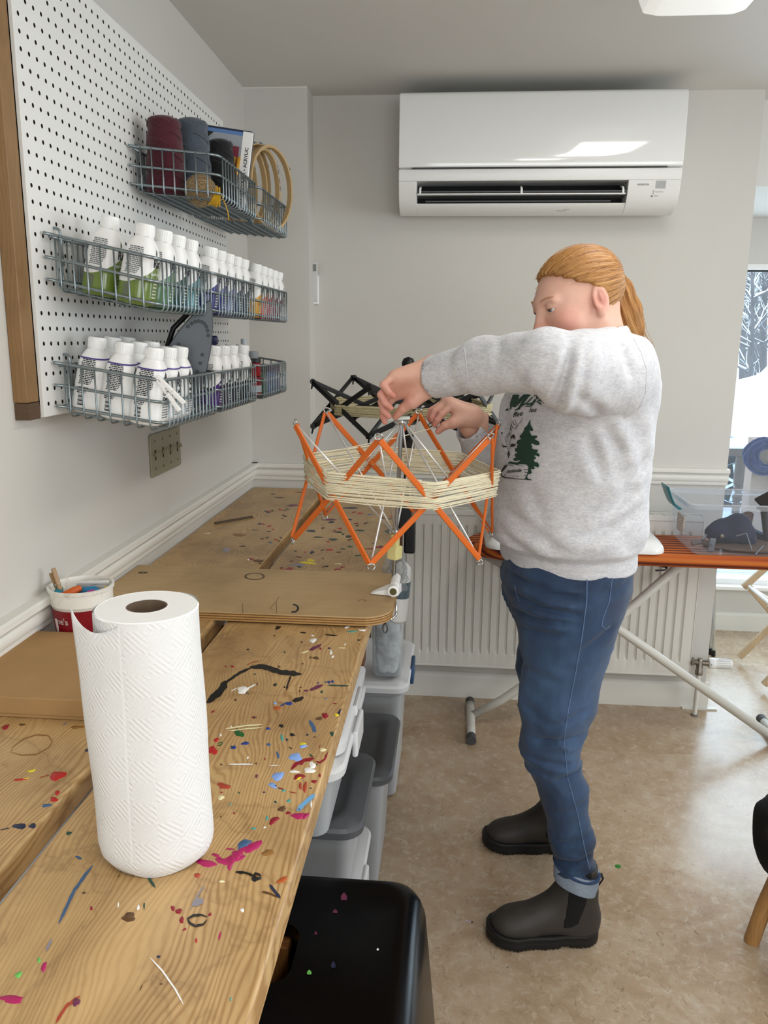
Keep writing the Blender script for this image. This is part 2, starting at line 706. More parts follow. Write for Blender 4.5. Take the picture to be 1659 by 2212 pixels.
# side and rear windows
for nm, b, vert in (('window_2', (3.41, 3.46, -.4, 2.4, .85, 2.05), 1), ('window_3', (-.3, 2.1, -2.68, -2.63, .85, 2.05), 0)):
    mb = MB()
    x0, x1, y0, y1, z0, z1 = b
    if vert:
        for a in (y0, (y0+y1)/2-.03, y1-.06):
            mb.box(x0, x1, a, a+.06, z0, z1)
        mb.box(x0, x1, y0, y1, z0, z0+.06).box(x0, x1, y0, y1, z1-.06, z1)
    else:
        for a in (x0, (x0+x1)/2-.03, x1-.06):
            mb.box(a, a+.06, y0, y1, z0, z1)
        mb.box(x0, x1, y0, y1, z0, z0+.06).box(x0, x1, y0, y1, z1-.06, z1)
    struct(mb.build(nm, WHITEP))

# ------------------------------------------------------------------ ceiling light fixtures
DIFF = mat('lamp_diffuser', '#f6f6f2', .35, emit=.55)


def fixture(x0, x1, y0, y1, label):
    t = thing('ceiling_light', label, 'light', ((x0+x1)/2, (y0+y1)/2, ZC))
    MB().box(x0+.03, x1-.03, y0+.03, y1-.03, ZC-.02, ZC).build('base', WHITEP, t)
    # wrap-around lens: wider at the ceiling, rounded lower edges
    sec = [(0, 0), (0, -.02), (.012, -.055), (.035, -.068)]
    prof = []
    for o, z in sec:
        prof.append(rrect(x0+o, x1-o, y0+o, y1-o, .02, 3))
    mb = MB()
    n = len(prof[0])
    for (o, z), p in zip(sec, prof):
        mb.v += [(a, b, ZC+z) for a, b in p]
    for i in range(len(sec)-1):
        mb.f += [(i*n+k, i*n+(k+1) % n, (i+1)*n+(k+1) % n, (i+1)*n+k) for k in range(n)]
    mb.f.append(tuple((len(sec)-1)*n+k for k in range(n)))
    mb.build('diffuser', DIFF, t, smooth=30)
    return t


fixture(.425, .695, .98, 2.275, 'white box ceiling light with a wrap-around diffuser')
fixture(.40, .72, -1.10, .20, 'ceiling light above the near end of the room')

# ------------------------------------------------------------------ pegboard with real holes
XP = -.728
pb = thing('pegboard', 'white perforated hardboard panel on the side wall behind the wire baskets', 'pegboard', (XW, 2.0, 1.30))
PEGM = mat('pegboard_paint', '#e4e3df', .5, var=.03, vscale=9)
py0, py1, pz0, pz1 = 1.386, 2.617, 1.303, 2.090
pit, hr = .0265, .0040
ny, nz = int((py1-py0)/pit), int((pz1-pz0)/pit)
my, mz = (py1-py0-ny*pit)/2, (pz1-pz0-nz*pit)/2
oct_ = [(math.cos(PI/8+k*PI/4), math.sin(PI/8+k*PI/4)) for k in range(8)]
mb = MB()
core = MB()
for i in range(ny):
    for j in range(nz):
        cy, cz = py0+my+(i+.5)*pit, pz0+mz+(j+.5)*pit
        h = pit/2
        sq = [(h, h*.414), (h*.414, h), (-h*.414, h), (-h, h*.414), (-h, -h*.414), (-h*.414, -h), (h*.414, -h), (h, -h*.414)]
        cn = [(h, h), (-h, h), (-h, -h), (h, -h)]
        vs = [(XP, cy+a, cz+b) for a, b in sq]+[(XP, cy+hr*a, cz+hr*b) for a, b in oct_]+[(XP-.006, cy+hr*a, cz+hr*b) for a, b in oct_]+[(XP, cy+a, cz+b) for a, b in cn]
        fs = [(k, (k+1) % 8, 8+(k+1) % 8, 8+k) for k in range(8)]+[]
        core.add(vs[8:24], [(k, (k+1) % 8, 8+(k+1) % 8, 8+k) for k in range(8)])
        fs += [(0, 24, 1), (2, 25, 3), (4, 26, 5), (6, 27, 7)]
        mb.add(vs, fs)
for b in ((py0, py0+my, pz0, pz1), (py1-my, py1, pz0, pz1), (py0+my, py1-my, pz0, pz0+mz), (py0+my, py1-my, pz1-mz, pz1)):
    mb.add([(XP, b[0], b[2]), (XP, b[1], b[2]), (XP, b[1], b[3]), (XP, b[0], b[3])], [(0, 1, 2, 3)])
for (a, b, c_, d) in ((py0, py0, pz0, pz1), (py1, py1, pz0, pz1), (py0, py1, pz0, pz0), (py0, py1, pz1, pz1)):
    mb.add([(XP, a, c_), (XP, b, d), (XP-.006, b, d), (XP-.006, a, c_)], [(0, 1, 2, 3)])
stuff(mb.build('perforated_panel', PEGM, pb))
stuff(core.build('hole_walls', mat('shaded_hardboard', '#2a1d12', .9), pb))  # raw brown core, coloured extra dark to paint shade into the holes
MB().box(XW+.001, XW+.003, py0+.01, py1-.01, pz0+.01, pz1-.01).build('shade_sheet', mat('painted_gap_shade', '#17150f', .9), pb)  # added dark sheet, painted shade for the gap behind the holes
WFR = wood('peg_frame_wood', '#8f6d43', '#775632', '#5a3f24', along=2, rough=.5, stain=.3, ring=30)
MB().box(XW, XP-.006, py0-.042, py0-.002, pz0+.028, pz1+.6 if pz1+.6 < ZC else ZC-.01).build('frame_post', WFR, pb, bevel=.002)
MB().box(XW, XP-.006, py0-.040, py0-.002, pz0-.002, pz0+.027).build('frame_end', wood('dark_end_wood', '#5e4730', '#4a3724', '#38291b', along=1, rough=.6), pb)
MB().box(XW, XP-.006, py0, py1, pz0+.002, pz0+.02).build('batten', WFR, pb)
MB().box(XW, XP-.006, py0, py1, pz1-.02, pz1-.002).build('batten', WFR, pb)

# ------------------------------------------------------------------ wire baskets
WHG = 'wire baskets hooked on the pegboard'


def arcpath(pts, r, n=4):
    """polyline with rounded inner corners"""
    out = [Vector(pts[0])]
    for a, b, c in zip(pts, pts[1:], pts[2:]):
        a, b, c = Vector(a), Vector(b), Vector(c)
        d1, d2 = (a-b), (c-b)
        rr = min(r, d1.length*.45, d2.length*.45)
        p, q = b+d1.normalized()*rr, b+d2.normalized()*rr
        for i in range(n+1):
            t = i/n
            out.append(p*(1-t)**2+b*2*t*(1-t)+q*t*t)
    out.append(Vector(pts[-1]))
    return out


BD, BH = .198, .094


def make_basket(y0, L, zb, drop, label):
    """zb: rim height at the board; drop: how much the front sags"""
    t = thing('wire_basket', label, 'basket', (XP, y0, zb-BH), 0, WHG)

    def W(x, y, z):
        return (XP+.004+x, y0+y, zb+z-drop*x/BD)
    r1, r2 = .0028, .0018
    for nm, z, r in (('top_rim', 0, .0031), ('middle_rail', -.040, r1), ('lower_rail', -.078, r1)):
        p = arcpath([W(.0, -.008, z), W(.012, 0, z), W(BD, 0, z), W(BD, L, z), W(.012, L, z), W(0, L+.008, z)], .022, 5)
        MB().tube(p, r, 8).build(nm, ZINC, t, smooth=180)
    MB().tube([W(.008, 0, -.004), W(.008, L, -.004)], r1, 8).tube([W(.008, 0, -.078), W(.008, L, -.078)], r1, 8).build('back_rail', ZINC, t, smooth=180)
    wires = MB()
    k = 8
    for i in range(1, k):           # run from front to back under the floor
        x = BD*i/k
        wires.tube(arcpath([W(x, -.003, 0), W(x, -.003, -BH), W(x, L+.003, -BH), W(x, L+.003, 0)], .012, 3), r2, 6)
    k2 = 15
    for i in range(1, k2):
        y = L*i/k2
        wires.tube(arcpath([W(.006, y, 0), W(.006, y, -BH+.003), W(BD+.003, y, -BH+.003), W(BD+.003, y, 0)], .012, 3), r2, 6)
    stuff(wires.build('wire_grid', ZINC, t, smooth=180))
    for y in (L*.12, L*.88):
        MB().tube(arcpath([W(-.012, y, .012), W(.008, y, .014), W(.010, y, -.05)], .01, 5), .0026, 8).build('hook', ZINC, t, smooth=180)
    return t


# zb measured on the board, per row
ROW = {'mid': (1.622, .042), 'low': (1.398, .030), 'top': (1.853, .020)}
make_basket(1.843, .342, *ROW['top'], 'wire basket holding the burgundy yarn cone and paint book')
make_basket(2.235, .345, *ROW['top'], 'wire basket crowded with wooden embroidery hoops')
make_basket(1.432, .335, *ROW['mid'], 'wire basket holding the green and aqua dye bottles')
make_basket(1.778, .370, *ROW['mid'], 'wire basket holding the indigo dye bottles')
make_basket(2.190, .375, *ROW['mid'], 'wire basket holding the orange and red dye bottles')
make_basket(1.433, .342, *ROW['low'], 'wire basket holding the all-white fixative bottles and the iron')
make_basket(1.785, .360, *ROW['low'], 'wire basket holding the purple and black dye bottles')
make_basket(2.190, .345, *ROW['low'], 'wire basket holding the small paint jars')


def floor_z(row, x):
    zb, dr = ROW[row]
    return zb-BH+.005-dr*(x-XP)/BD


# ------------------------------------------------------------------ dye bottles
CAPM = mat('bottle_cap_white', '#f0f0ee', .38)
LABM = mat('bottle_label_white', '#f0efec', .35)
BP = [(.0, .0), (.028, .0), (.0325, .004), (.0332, .012), (.0318, .045), (.0292, .078), (.0272, .095), (.0258, .101), (.0205, .111), (.0160, .1165), (.0145, .120)]
BN, BPW = 32, 3.2


def sup(r, a):
    ca, sa = math.cos(a), math.sin(a)
    q = (abs(ca)**BPW+abs(sa)**BPW)**(-1/BPW)
    return r*ca*q*.95, r*sa*q*1.06


def brad(z):
    return float(np.interp(z, [p[1] for p in BP[1:]], [p[0] for p in BP[1:]]))


def surf(a, z, off=.0008):
    x, y = sup(brad(z)+off, a)
    return Vector((x, y, z))


def dye_bottle_proto(name, liquid, plain, brandm):
    """front (lettering) faces +x, small print faces -y"""
    t = thing(name, name, 'bottle', (0, 0, 0))
    mb = MB()
    for r, z in BP:
        mb.v += [(*sup(r, 2*PI*k/BN), z) if r > 0 else (0, 0, z) for k in range(BN)]
    for i in range(len(BP)-1):
        mb.f += [(i*BN+k, i*BN+(k+1) % BN, (i+1)*BN+(k+1) % BN, (i+1)*BN+k) for k in range(BN)]
    mb.build('bottle_body', liquid, t, smooth=180)
    mb = MB()
    cp = [(.0150, .1175), (.0162, .119), (.0166, .121), (.0162, .1395), (.0150, .1415), (0, .142)]
    mb.lathe(cp, n=32)
    for k in range(24):
        a = 2*PI*k/24
        mb.box(.0160, .0168, -.0008, .0008, .1225, .1375, rotm(0, 0, a), (0, 0, .13))
    stuff_cap = mb.build('cap', CAPM, t, smooth=35)
    # label sleeve with a swooping lower edge
    mb = MB()
    nz_ = 15
    for k in range(BN):
        a = 2*PI*k/BN
        # high on the front right, falling away towards the side
        lo_ = .010 if plain else .061+.024*math.sin(a*1+.55)
        for j in range(nz_):
            z = lo_+(.1195-lo_)*j/(nz_-1)
            mb.v.append(tuple(surf(a, z, .0006)))
    for k in range(BN):
        k2 = (k+1) % BN
        mb.f += [(k*nz_+j, k2*nz_+j, k2*nz_+j+1, k*nz_+j+1) for j in range(nz_-1)]
    lab = mb.build('label', LABM, t, smooth=180)
    # fine print on the side that faces the room's near end
    mb = MB()
    rr = random.Random(5)

    def strip(a0, a1, z0, z1):
        n = max(2, int(abs(a1-a0)/.12)+1)
        mb.grid(lambda u, v: tuple(surf(a0+(a1-a0)*u, z0+(z1-z0)*v, .0011)), n, 2)
    rows = 19 if plain else 15
    for j in range(rows):
        z = .099-j*.0032
        if plain and j > 14:
            z -= .004
        aa = -PI/2-.52+rr.uniform(0, .08)
        end = -PI/2+.46-(max(0, j-9)*.05)
        while aa < end:
            L_ = rr.uniform(.05, .24)
            strip(aa, min(aa+L_, end), z, z+.0019)
            aa += L_+.03
    for j in range(9):              # bar code
        z = .015+j*.0024
        strip(-PI/2-.42, -PI/2-.08, z, z+(.0010 if j % 3 else .0019))
    strip(-PI/2-.3, -PI/2+.1, .0085, .0096)
    stuff(mb.build('fine_print', INK if plain else GREYINK, lab))

    def wrap(a0, z0, k=1.0):
        def f(p):
            return surf(a0+p.x*k/brad(min(z0+p.y, .10)), z0+p.y, .0012+p.z)
        return f
    text('brand_lettering', 'Rit', .021, INK, t, (0, 0, 0), (1, 0, 0), (0, 1, 0), 0, .0004, .0001, wrap(-.42, .070))

    def drop(a0, z0, h, mm):
        mb = MB()
        pts = []
        for i in range(13):
            q = 2*PI*i/12
            yy = -math.cos(q)
            xx = math.sin(q)*.5*(1-max(0, yy)*.98)*.75
            pts.append((xx*h, yy*h))
        n = len(pts)-1
        mb.v = [tuple(surf(a0+x/.026, z0+y, .0012)) for x, y in pts[:n]]
        mb.f = [tuple(range(n))]
        mb.build('drop_emblem', mm, lab)
    if plain:
        drop(-.14, .095, .0065, INK)
        drop(-.30, .089, .0055, mat('emblem_blue', '#3c5d73', .5))
        drop(-.02, .087, .0065, mat('emblem_red', '#a81f3a', .5))
        text('product_lettering', 'Color\nDye Fix', .0095, INK, lab, (0, 0, 0), (1, 0, 0), (0, 1, 0), 0, .0003, .0001, wrap(-.42, .058))
        mb = MB()
        for j in range(7):
            zz = .044-j*.0047
            aa = -.42
            while aa < .25:
                L_ = rr.uniform(.06, .16)
                mb.grid(lambda u, v: tuple(surf(aa+L_*u, zz+.0024*v, .0011)), 2, 2)
                aa += L_+.05
        stuff(mb.build('small_lettering', GREYINK, lab))
        mb = MB()
        mb.grid(lambda u, v: tuple(surf(2*PI*u, .1025+.0026*v+.0012*math.sin(2*PI*u), .0010)), 40, 2, cu=True)
        mb.build('purple_band', mat('band_purple', '#4b3a86', .4), lab)
    else:
        drop(-.05, .096, .0065, brandm)
        mb = MB()
        for j in range(5):
            zz = .040-j*.006
            mb.grid(lambda u, v: tuple(surf(-.30+.45*u-.02*j, zz+.0022*v, .0011)), 4, 2)
        stuff(mb.build('small_lettering', mat('pale_ink', '#d7dccb', .6), t))
    return t


def liquid(name, c):
    return mat(name, c, .22, coat=.5)


def emb(c):
    return mat('emblem_'+c.strip('#'), c, .5)


proto_cache = {}


def bottle(kind, colour, row, x, y, label, group, rz=0.):
    nm = 'dye_bottle' if kind == 'dye' else 'fixative_bottle'
    pos = (x, y, floor_z(row, x)+.001)
    lm = liquid('dye_'+colour.strip('#'), colour)
    if kind not in proto_cache:
        t = dye_bottle_proto(nm, lm, kind == 'fix', emb('#3a4a2c'))
        t.location = pos
        WL[t.name] = pos
        proto_cache[kind] = t
    else:
        t = dup(proto_cache[kind], pos, None, None, {'bottle_body': lm} if kind == 'dye' else None)
    t.rotation_euler = (0, .19 if row == 'mid' else .15, rz)
    t['label'], t['category'], t['group'] = label, 'bottle', group
    return t


G1, G2, G3 = 'green dye bottles in the first middle basket', 'blue dye bottles in the second middle basket', 'warm dye bottles in the third middle basket'
bottle('dye', '#6c8034', 'mid', -.584, 1.478, 'apple green dye bottle at the near front corner of its basket', G1)
bottle('dye', '#708638', 'mid', -.655, 1.492, 'apple green dye bottle nearest the wooden frame post', G1)
bottle('dye', '#4d7a55', 'mid', -.688, 1.566, 'green dye bottle half hidden behind the apple green one, against the pegboard', G1)
bottle('dye', '#5a7f5c', 'mid', -.576, 1.548, 'sage green dye bottle behind the front apple green bottle', G1)
bottle('dye', '#1f4444', 'mid', -.574, 1.618, 'dark teal dye bottle between sage green and aqua bottles', G1)
bottle('dye', '#5f9499', 'mid', -.572, 1.690, 'aqua dye bottle at the far end of the green basket', G1)
bottle('dye', '#39505a', 'mid', -.645, 1.668, 'dye bottle showing only its cap behind the aqua bottle', G1)
for i, (cc, lb) in enumerate((('#2f2a78', 'indigo dye bottle first in its row, just past the aqua bottle'), ('#3b3f86', 'violet blue dye bottle second in the indigo basket'), ('#8b93b8', 'pale lilac grey dye bottle in the middle of the indigo basket'), ('#2b3a58', 'navy dye bottle fourth in the indigo basket'), ('#23303f', 'slate blue dye bottle at the far end of the indigo basket'))):
    bottle('dye', cc, 'mid', -.573, 1.834+i*.070, lb, G2)
bottle('dye', '#454a6a', 'mid', -.640, 1.87, 'dye bottle with white cap at the back of the indigo basket', G2)
for i, (cc, lb) in enumerate((('#d09a2e', 'golden orange dye bottle first in the last middle basket'), ('#e0725f', 'coral pink dye bottle beside the golden orange bottle'), ('#b3223f', 'crimson dye bottle in the middle of the last basket'), ('#7d2034', 'maroon dye bottle second from the far end of the last basket'), ('#5d2230', 'dark wine dye bottle at the far end of the last basket'))):
    bottle('dye', cc, 'mid', -.573, 2.252+i*.070, lb, G3)
bottle('dye', '#c98d2b', 'mid', -.645, 2.27, 'dye bottle with only its cap showing behind the golden orange one', G3)
for b_ in [o for o in bpy.data.objects if o.get('label', '').startswith('apple green')]:
    keep_ = WL[b_.name]
    WL[b_.name] = (0, 0, 0)
    text('shade_lettering', 'apple green', .0078, mat('pale_ink', '#d7dccb', .6), b_, (0, 0, 0), (1, 0, 0), (0, 1, 0), 0, .0001, .0001, lambda p: surf(-.62+p.x/.030, .056+p.y, .0016+p.z))
    WL[b_.name] = keep_
G4, G5 = 'white fixative bottles in the low near basket', 'purple and black dye bottles in the low middle basket'
fx = [(-.688, 1.492, 'white fixative bottle standing nearest the pegboard frame'), (-.630, 1.478, 'white fixative bottle in the middle of the near row'), (-.572, 1.474, 'white fixative bottle at the near front corner, behind the white clip'),
      (-.690, 1.565, 'white fixative bottle second deep beside the pegboard'), (-.632, 1.552, 'white fixative bottle in the middle of the second row'), (-.572, 1.546, 'white fixative bottle second along the front of its basket'),
      (-.690, 1.638, 'white fixative bottle third deep with greyish cap against the pegboard'), (-.634, 1.624, 'white fixative bottle third deep just left of the iron'), (-.573, 1.617, 'white fixative bottle third along the front, beside the iron')]
for x, y, lb in fx:
    bottle('fix', '#efeeea', 'low', x, y, lb, G4)
for x, y, cc, lb in ((-.572, 1.845, '#4d2577', 'purple dye bottle nearest the front of the low middle basket'), (-.571, 1.920, '#3d2a33', 'dark plum dye bottle behind the purple bottle'), (-.570, 1.992, '#2c2030', 'blackish violet dye bottle third in the low middle basket'),
                     (-.568, 2.090, '#15151a', 'black dye bottle with a grey label at the far end of the basket'), (-.645, 1.85, '#43306a', 'dye bottle with a bare white cap beside the iron tip'), (-.640, 2.0, '#33343c', 'tall-standing dye bottle at the back of the low middle basket')):
    bottle('dye', cc, 'low', x, y, lb, G5)
o = thing('paint_bottle', 'dark bottle with a navy cap between two white caps', 'bottle', (-.630, 2.075, floor_z('low', -.615)))
MB().lathe([(0, 0), (.024, 0), (.026, .004), (.026, .11), (.02, .125), (.016, .13)], o.location, 20).build('bottle_body', mat('navy_paint', '#23233f', .3), o, smooth=40)
MB().lathe([(.020, .13), (.0215, .133), (.0215, .152), (.018, .156), (0, .156)], o.location, 20).build('cap', mat('navy_cap', '#1b1b45', .3), o, smooth=40)

# paint jars and glue bottles in the last low basket
def jar(x, y, h, r, body, lid, label, band=None):
    z = floor_z('low', x)+.001
    t = thing('paint_jar', label, 'jar', (x, y, z), 0, 'small paint jars in the low far basket')
    MB().lathe([(0, 0), (r*.9, 0), (r, .004), (r, h*.72), (r*.9, h*.78)], t.location, 20).build('jar_body', body, t, smooth=40)
    MB().lathe([(r*.98, h*.76), (r*1.04, h*.78), (r*1.04, h*.97), (r*.98, h), (0, h)], t.location, 20).build('lid', lid, t, smooth=40)
    if band:
        MB().lathe([(r+.0006, h*.2), (r+.0006, h*.55)], t.location, 20).build('label', band, t, smooth=40)
    return t


DKLID = mat('dark_lid', '#141416', .35)
jar(-.565, 2.232, .052, .030, mat('red_paint', '#8f1520', .3), mat('red_lid', '#7d1420', .35), 'red paint jar with grey label at the near corner of the basket', mat('jar_label', '#aab4bb', .5))
jar2 = jar(-.565, 2.3, .085, .030, mat('green_paint', '#1e4a2c', .3), DKLID, 'dark green paint jar with black lid')
jar3 = jar(-.565, 2.366, .06, .027, mat('blue_paint', '#41579a', .3), mat('blue_lid', '#5a6fb0', .35), 'blue paint jar with blue lid in the far basket')
jar(-.565, 2.43, .06, .027, mat('navy_jar', '#29346e', .3), mat('navy_lid', '#343f80', .35), 'navy paint jar second from the far end')
jar(-.565, 2.49, .075, .027, mat('plum_jar', '#5a2b4a', .3), mat('plum_lid', '#6d3b58', .35), 'plum paint jar at the far end of the far basket')
r_ = jar(-.565, 2.2325, .048, .0295, mat('crimson_paint', '#a01822', .3), DKLID, 'red paint jar with black lid stacked on the other red jar')
r_.location = (-.565, 2.2325, floor_z('low', -.565)+.0545)
gz = floor_z('low', -.59)
t = thing('glue_bottle', 'clear blue glue bottle with a frosted nozzle standing in the far basket', 'bottle', (-.60, 2.305, gz))
MB().lathe([(0, 0), (.02, 0), (.022, .004), (.022, .085), (.02, .092), (.012, .1)], t.location, 18).build('bottle_body', mat('blue_glue', '#5b93ad', .15, coat=.6), t, smooth=40)
MB().lathe([(.014, .098), (.014, .115), (.010, .118), (.0085, .15), (.0075, .152), (0, .152)], t.location, 18).build('nozzle', mat('frosted_nozzle', '#b6bfc2', .3), t, smooth=40)
t = thing('glue_bottle', 'white glue bottle with grey cap in the far basket', 'bottle', (-.575, 2.40, gz))
t.location = (-.60, 2.40, gz)
WL[t.name] = tuple(t.location)
MB().lathe([(0, 0), (.024, 0), (.025, .004), (.025, .08), (.016, .092)], t.location, 18).build('bottle_body', LABM, t, smooth=40)
MB().lathe([(.017, .09), (.018, .092), (.017, .114), (0, .116)], t.location, 18).build('cap', mat('grey_cap', '#8f9294', .4), t, smooth=40)

# ------------------------------------------------------------------ steam iron standing nose up in the low basket
IRG = mat('iron_soleplate', '#3d4043', .34, .25)
iz = floor_z('low', -.6)+.004
t = thing('steam_iron', 'dark grey steam iron standing nose up among the white bottles', 'iron', (-.60, 1.70, iz))
half = [(0, .238), (.010, .222), (.024, .19), (.037, .15), (.046, .105), (.052, .055), (.052, .015), (.046, 0)]
outl = half+[(-a, b) for a, b in reversed(half[1:])]
RI = rotm(0, 0, .30) @ rotm(0, .417, 0)
P0 = Vector((-.607, 1.688, iz+.012))


def irn(u, v, w_):
    return P0+RI @ Vector((u, w_, v))


MB().prism(outl, lambda u, v: irn(u, v, 0), lambda u, v: irn(u, v, .012)).build('soleplate', IRG, t, bevel=.002)
mb = MB()
for k in range(19):
    q = -1.9+3.8*k/18
    u, v = .030*math.sin(q)*(1.0 if abs(q) < 1.6 else 1), .125+.062*math.cos(q)-(.03*abs(q) if abs(q) > 1 else 0)
    mb.tube([irn(u, v, -.0012), irn(u, v, .002)], .0042, 8)
stuff(mb.build('steam_holes', BLACKP, t))
mb = MB()
NL = 9
ring = []
for i in range(NL):
    f = i/(NL-1)
    wy = .012+.075*f
    sc_ = 1-.45*f**2
    for u, v in outl:
        mb.v.append(tuple(irn(u*sc_*.94, (v-.05)*(1-.25*f)+.05, wy)))
n = len(outl)
for i in range(NL-1):
    mb.f += [(i*n+k, i*n+(k+1) % n, (i+1)*n+(k+1) % n, (i+1)*n+k) for k in range(n)]
mb.f.append(tuple((NL-1)*n+k for k in range(n)))
mb.build('body', mat('iron_body', '#232427', .4), t, smooth=40)
MB().tube(arcpath([irn(0, .17, .08), irn(0, .15, .125), irn(0, .04, .125), irn(0, .01, .07)], .03, 6), .013, 12).build('handle', BLACKP, t, smooth=180)
MB().tube([irn(-.045, .08, .03), irn(-.05, .15, .05), irn(-.03, .20, .04), irn(0, .215, .03)], .006, 8).build('cord', BLACKP, t, smooth=180)

# white plastic clip on the basket corner
t = thing('white_clip', 'white plastic clothespin clipped to the corner of the low basket', 'clip', tuple(at(345, 825, 1, 1.435)))
for (a, b, c_) in (((338, 812), (372, 845), (399, 872)), ((341, 820), (362, 850), (388, 888))):
    p = [at(*q, 1, 1.428) for q in (a, b, c_)]
    mb = MB()
    for s0, s1 in zip(p, p[1:]):
        mb.bar(s0, s1, .008, .007, (0, 1, 0))
    mb.build('prong', WHITEP, t, bevel=.0015)
MB().tube([at(358, 838, 1, 1.42), at(362, 846, 1, 1.42), at(356, 848, 1, 1.436)], .0012, 6).build('spring', STEEL, t, smooth=180)

# ------------------------------------------------------------------ yarn cones, twine, paint set and hoops in the upper baskets
def cone(x, y, zh, r0, r1, m, label, seed, strand, name='yarn_cone'):
    z0 = floor_z('top', x)+.002
    t = thing(name, label, 'yarn', (x, y, z0), 0)
    # a bulged former with wound strands criss-crossing over it
    n = 60

    def rad(f):
        return (r0+(r1-r0)*f)*(1-.25*max(0, f-.88)/.12*0-(max(0, f-.93)/.07)**2*.35)
    MB().lathe([(0, 0)]+[(rad(f)*.985, zh*f) for f in np.linspace(0, 1, 24)]+[(r1*.45, zh*1.002), (0, zh*1.0)], (x, y, z0), 28).build('core', m, t, smooth=180)
    rr = random.Random(seed)
    pts = []
    turns = strand
    for i in range(turns*20):
        q = 2*PI*i/20+rr.uniform(-.03, .03)
        ph = i/(turns*20)*turns*.57
        f = abs(((ph) % 2)-1)
        f = .02+.96*f
        rr_ = rad(f)+.0008
        pts.append((x+rr_*math.cos(q), y+rr_*math.sin(q), z0+zh*f))
    stuff(MB().tube(pts, .0013, 5).build('wound_strand', m, t, smooth=180))
    return t


def yarn(name, c, var=.3):
    return mat(name, c, .9, var=var, vscale=160, bump=.8, bscale=700, bdist=.001, sheen=.2)


cone(-.666, 1.905, .166, .045, .035, yarn('burgundy_yarn', '#4f1220'), 'large burgundy yarn cone at the near end of the basket', 1, 90)
cone(-.632, 2.00, .188, .044, .036, yarn('slate_yarn', '#4c5560'), 'slate grey yarn cone behind the burgundy one', 2, 60)
cone(-.580, 2.055, .160, .038, .028, yarn('black_yarn', '#0c0b0d', .1), 'black yarn cone in front of the paint book', 3, 70)
p = at(433, 412, 1, 1.90)
TW = yarn('jute_twine', '#a58a62')
t = thing('twine_ball', 'tan jute twine ball lying in the top basket', 'twine', (p[0], 1.90, p[2]))
rr = random.Random(4)
pts = []
axis = Vector((1, 0, 0))
for i in range(26):
    ax_ = Vector((rr.uniform(-1, 1), rr.uniform(-1, 1), rr.uniform(-1, 1))).normalized()
    e1 = ax_.orthogonal().normalized()
    e2 = ax_.cross(e1)
    for k in range(25):
        a = 2*PI*k/24
        pts.append(Vector(t.location)+(e1*math.cos(a)+e2*math.sin(a))*(.034+.0012*rr.random())*1.0)
MB().lathe([(0, -.0335)]+[(.0335*math.cos(q), .0335*math.sin(q)) for q in np.linspace(-1.5, 1.5, 12)]+[(0, .0335)], t.location, 20).build('core', TW, t, smooth=180)
stuff(MB().tube(pts, .0013, 5).build('wound_strand', TW, t, smooth=180))
YEL = yarn('yellow_floss', '#d6a515', .2)
p = at(462, 428, 1, 1.862)
t = thing('yellow_floss', 'bright yellow thread hank hanging out of the basket corner', 'thread', tuple(p))
mb = MB()
for k in range(9):
    a = [at(470+rr.uniform(-4, 4), 405+rr.uniform(-4, 4), 1, 1.862), at(462+k*1.6, 425, 1, 1.859), at(450+k*3, 446+rr.uniform(-3, 3), 1, 1.862)]
    mb.tube(a, .0018, 5)
mb.tube([at(478, 420, 1, 1.856), at(488, 445, 1, 1.842), at(493, 462, 1, 1.835), at(494, 476, 1, 1.835)], .0012, 5)
stuff(mb.build('strands', YEL, t, smooth=180))

bx0, bx1, by, bz = -.680, -.543, 2.115, floor_z('top', -.6)+.004
t = thing('paint_set_box', 'boxed paint set with a white spine standing behind the yarn cones', 'box', (-.63, by, bz))
RB = rotm(0, .15, 0)
NAVY = mat('box_navy', '#16203a', .35)
MB().box(bx0, bx1, by, by+.022, bz, bz+.190, RB, (bx1, by, bz)).build('box_body', NAVY, t, bevel=.001)
mb = MB().box(bx0+.004, bx1-.004, by-.0012, by, bz+.008, bz+.185, RB, (bx1, by, bz))
mb.build('cover_border', mat('box_blue', '#5a7fb4', .35), t)
MB().box(bx0+.010, bx1-.004, by-.002, by-.0012, bz+.008, bz+.176, RB, (bx1, by, bz)).build('cover_picture', mat('box_grey', '#9a9fa6', .3), t)
MB().box(bx1-.0005, bx1+.001, by-.0005, by+.010, bz+.003, bz+.187, RB, (bx1, by, bz)).box(bx1-.022, bx1+.0006, by-.003, by-.002, bz+.003, bz+.187, RB, (bx1, by, bz)).build('spine', LABM, t)
MB().box(bx1-.055, bx1-.028, by-.0032, by-.002, bz+.065, bz+.150, RB, (bx1, by, bz)).build('window_picture', mat('box_maroon', '#7a3040', .4), t)
for k in range(3):
    MB().tube([RB @ Vector((-.052+k*.011, -.005, .05))+Vector((bx1, by, bz)), RB @ Vector((-.047+k*.011, -.005, .125))+Vector((bx1, by, bz))], [.0035, .0048], 8).build('brush', mat('brush_gold', '#c9962f', .3, .3), t, smooth=180)
ux = RB @ Vector((0, 0, 1))
text('spine_lettering', 'WATERCOLOR \u2022 ACRYLIC', .0118, INK, t, RB @ Vector((-.0045, -.0034, .012))+Vector((bx1, by, bz)), ux, (-1, 0, 0), 0, .0002)
mb = MB()
mb.add([RB @ Vector(q)+Vector((bx1, by, bz)) for q in ((-.130, -.0035, .176), (-.130, -.0035, .142), (-.096, -.0035, .176))], [(0, 1, 2)])
mb.build('corner_flash', INK, t)

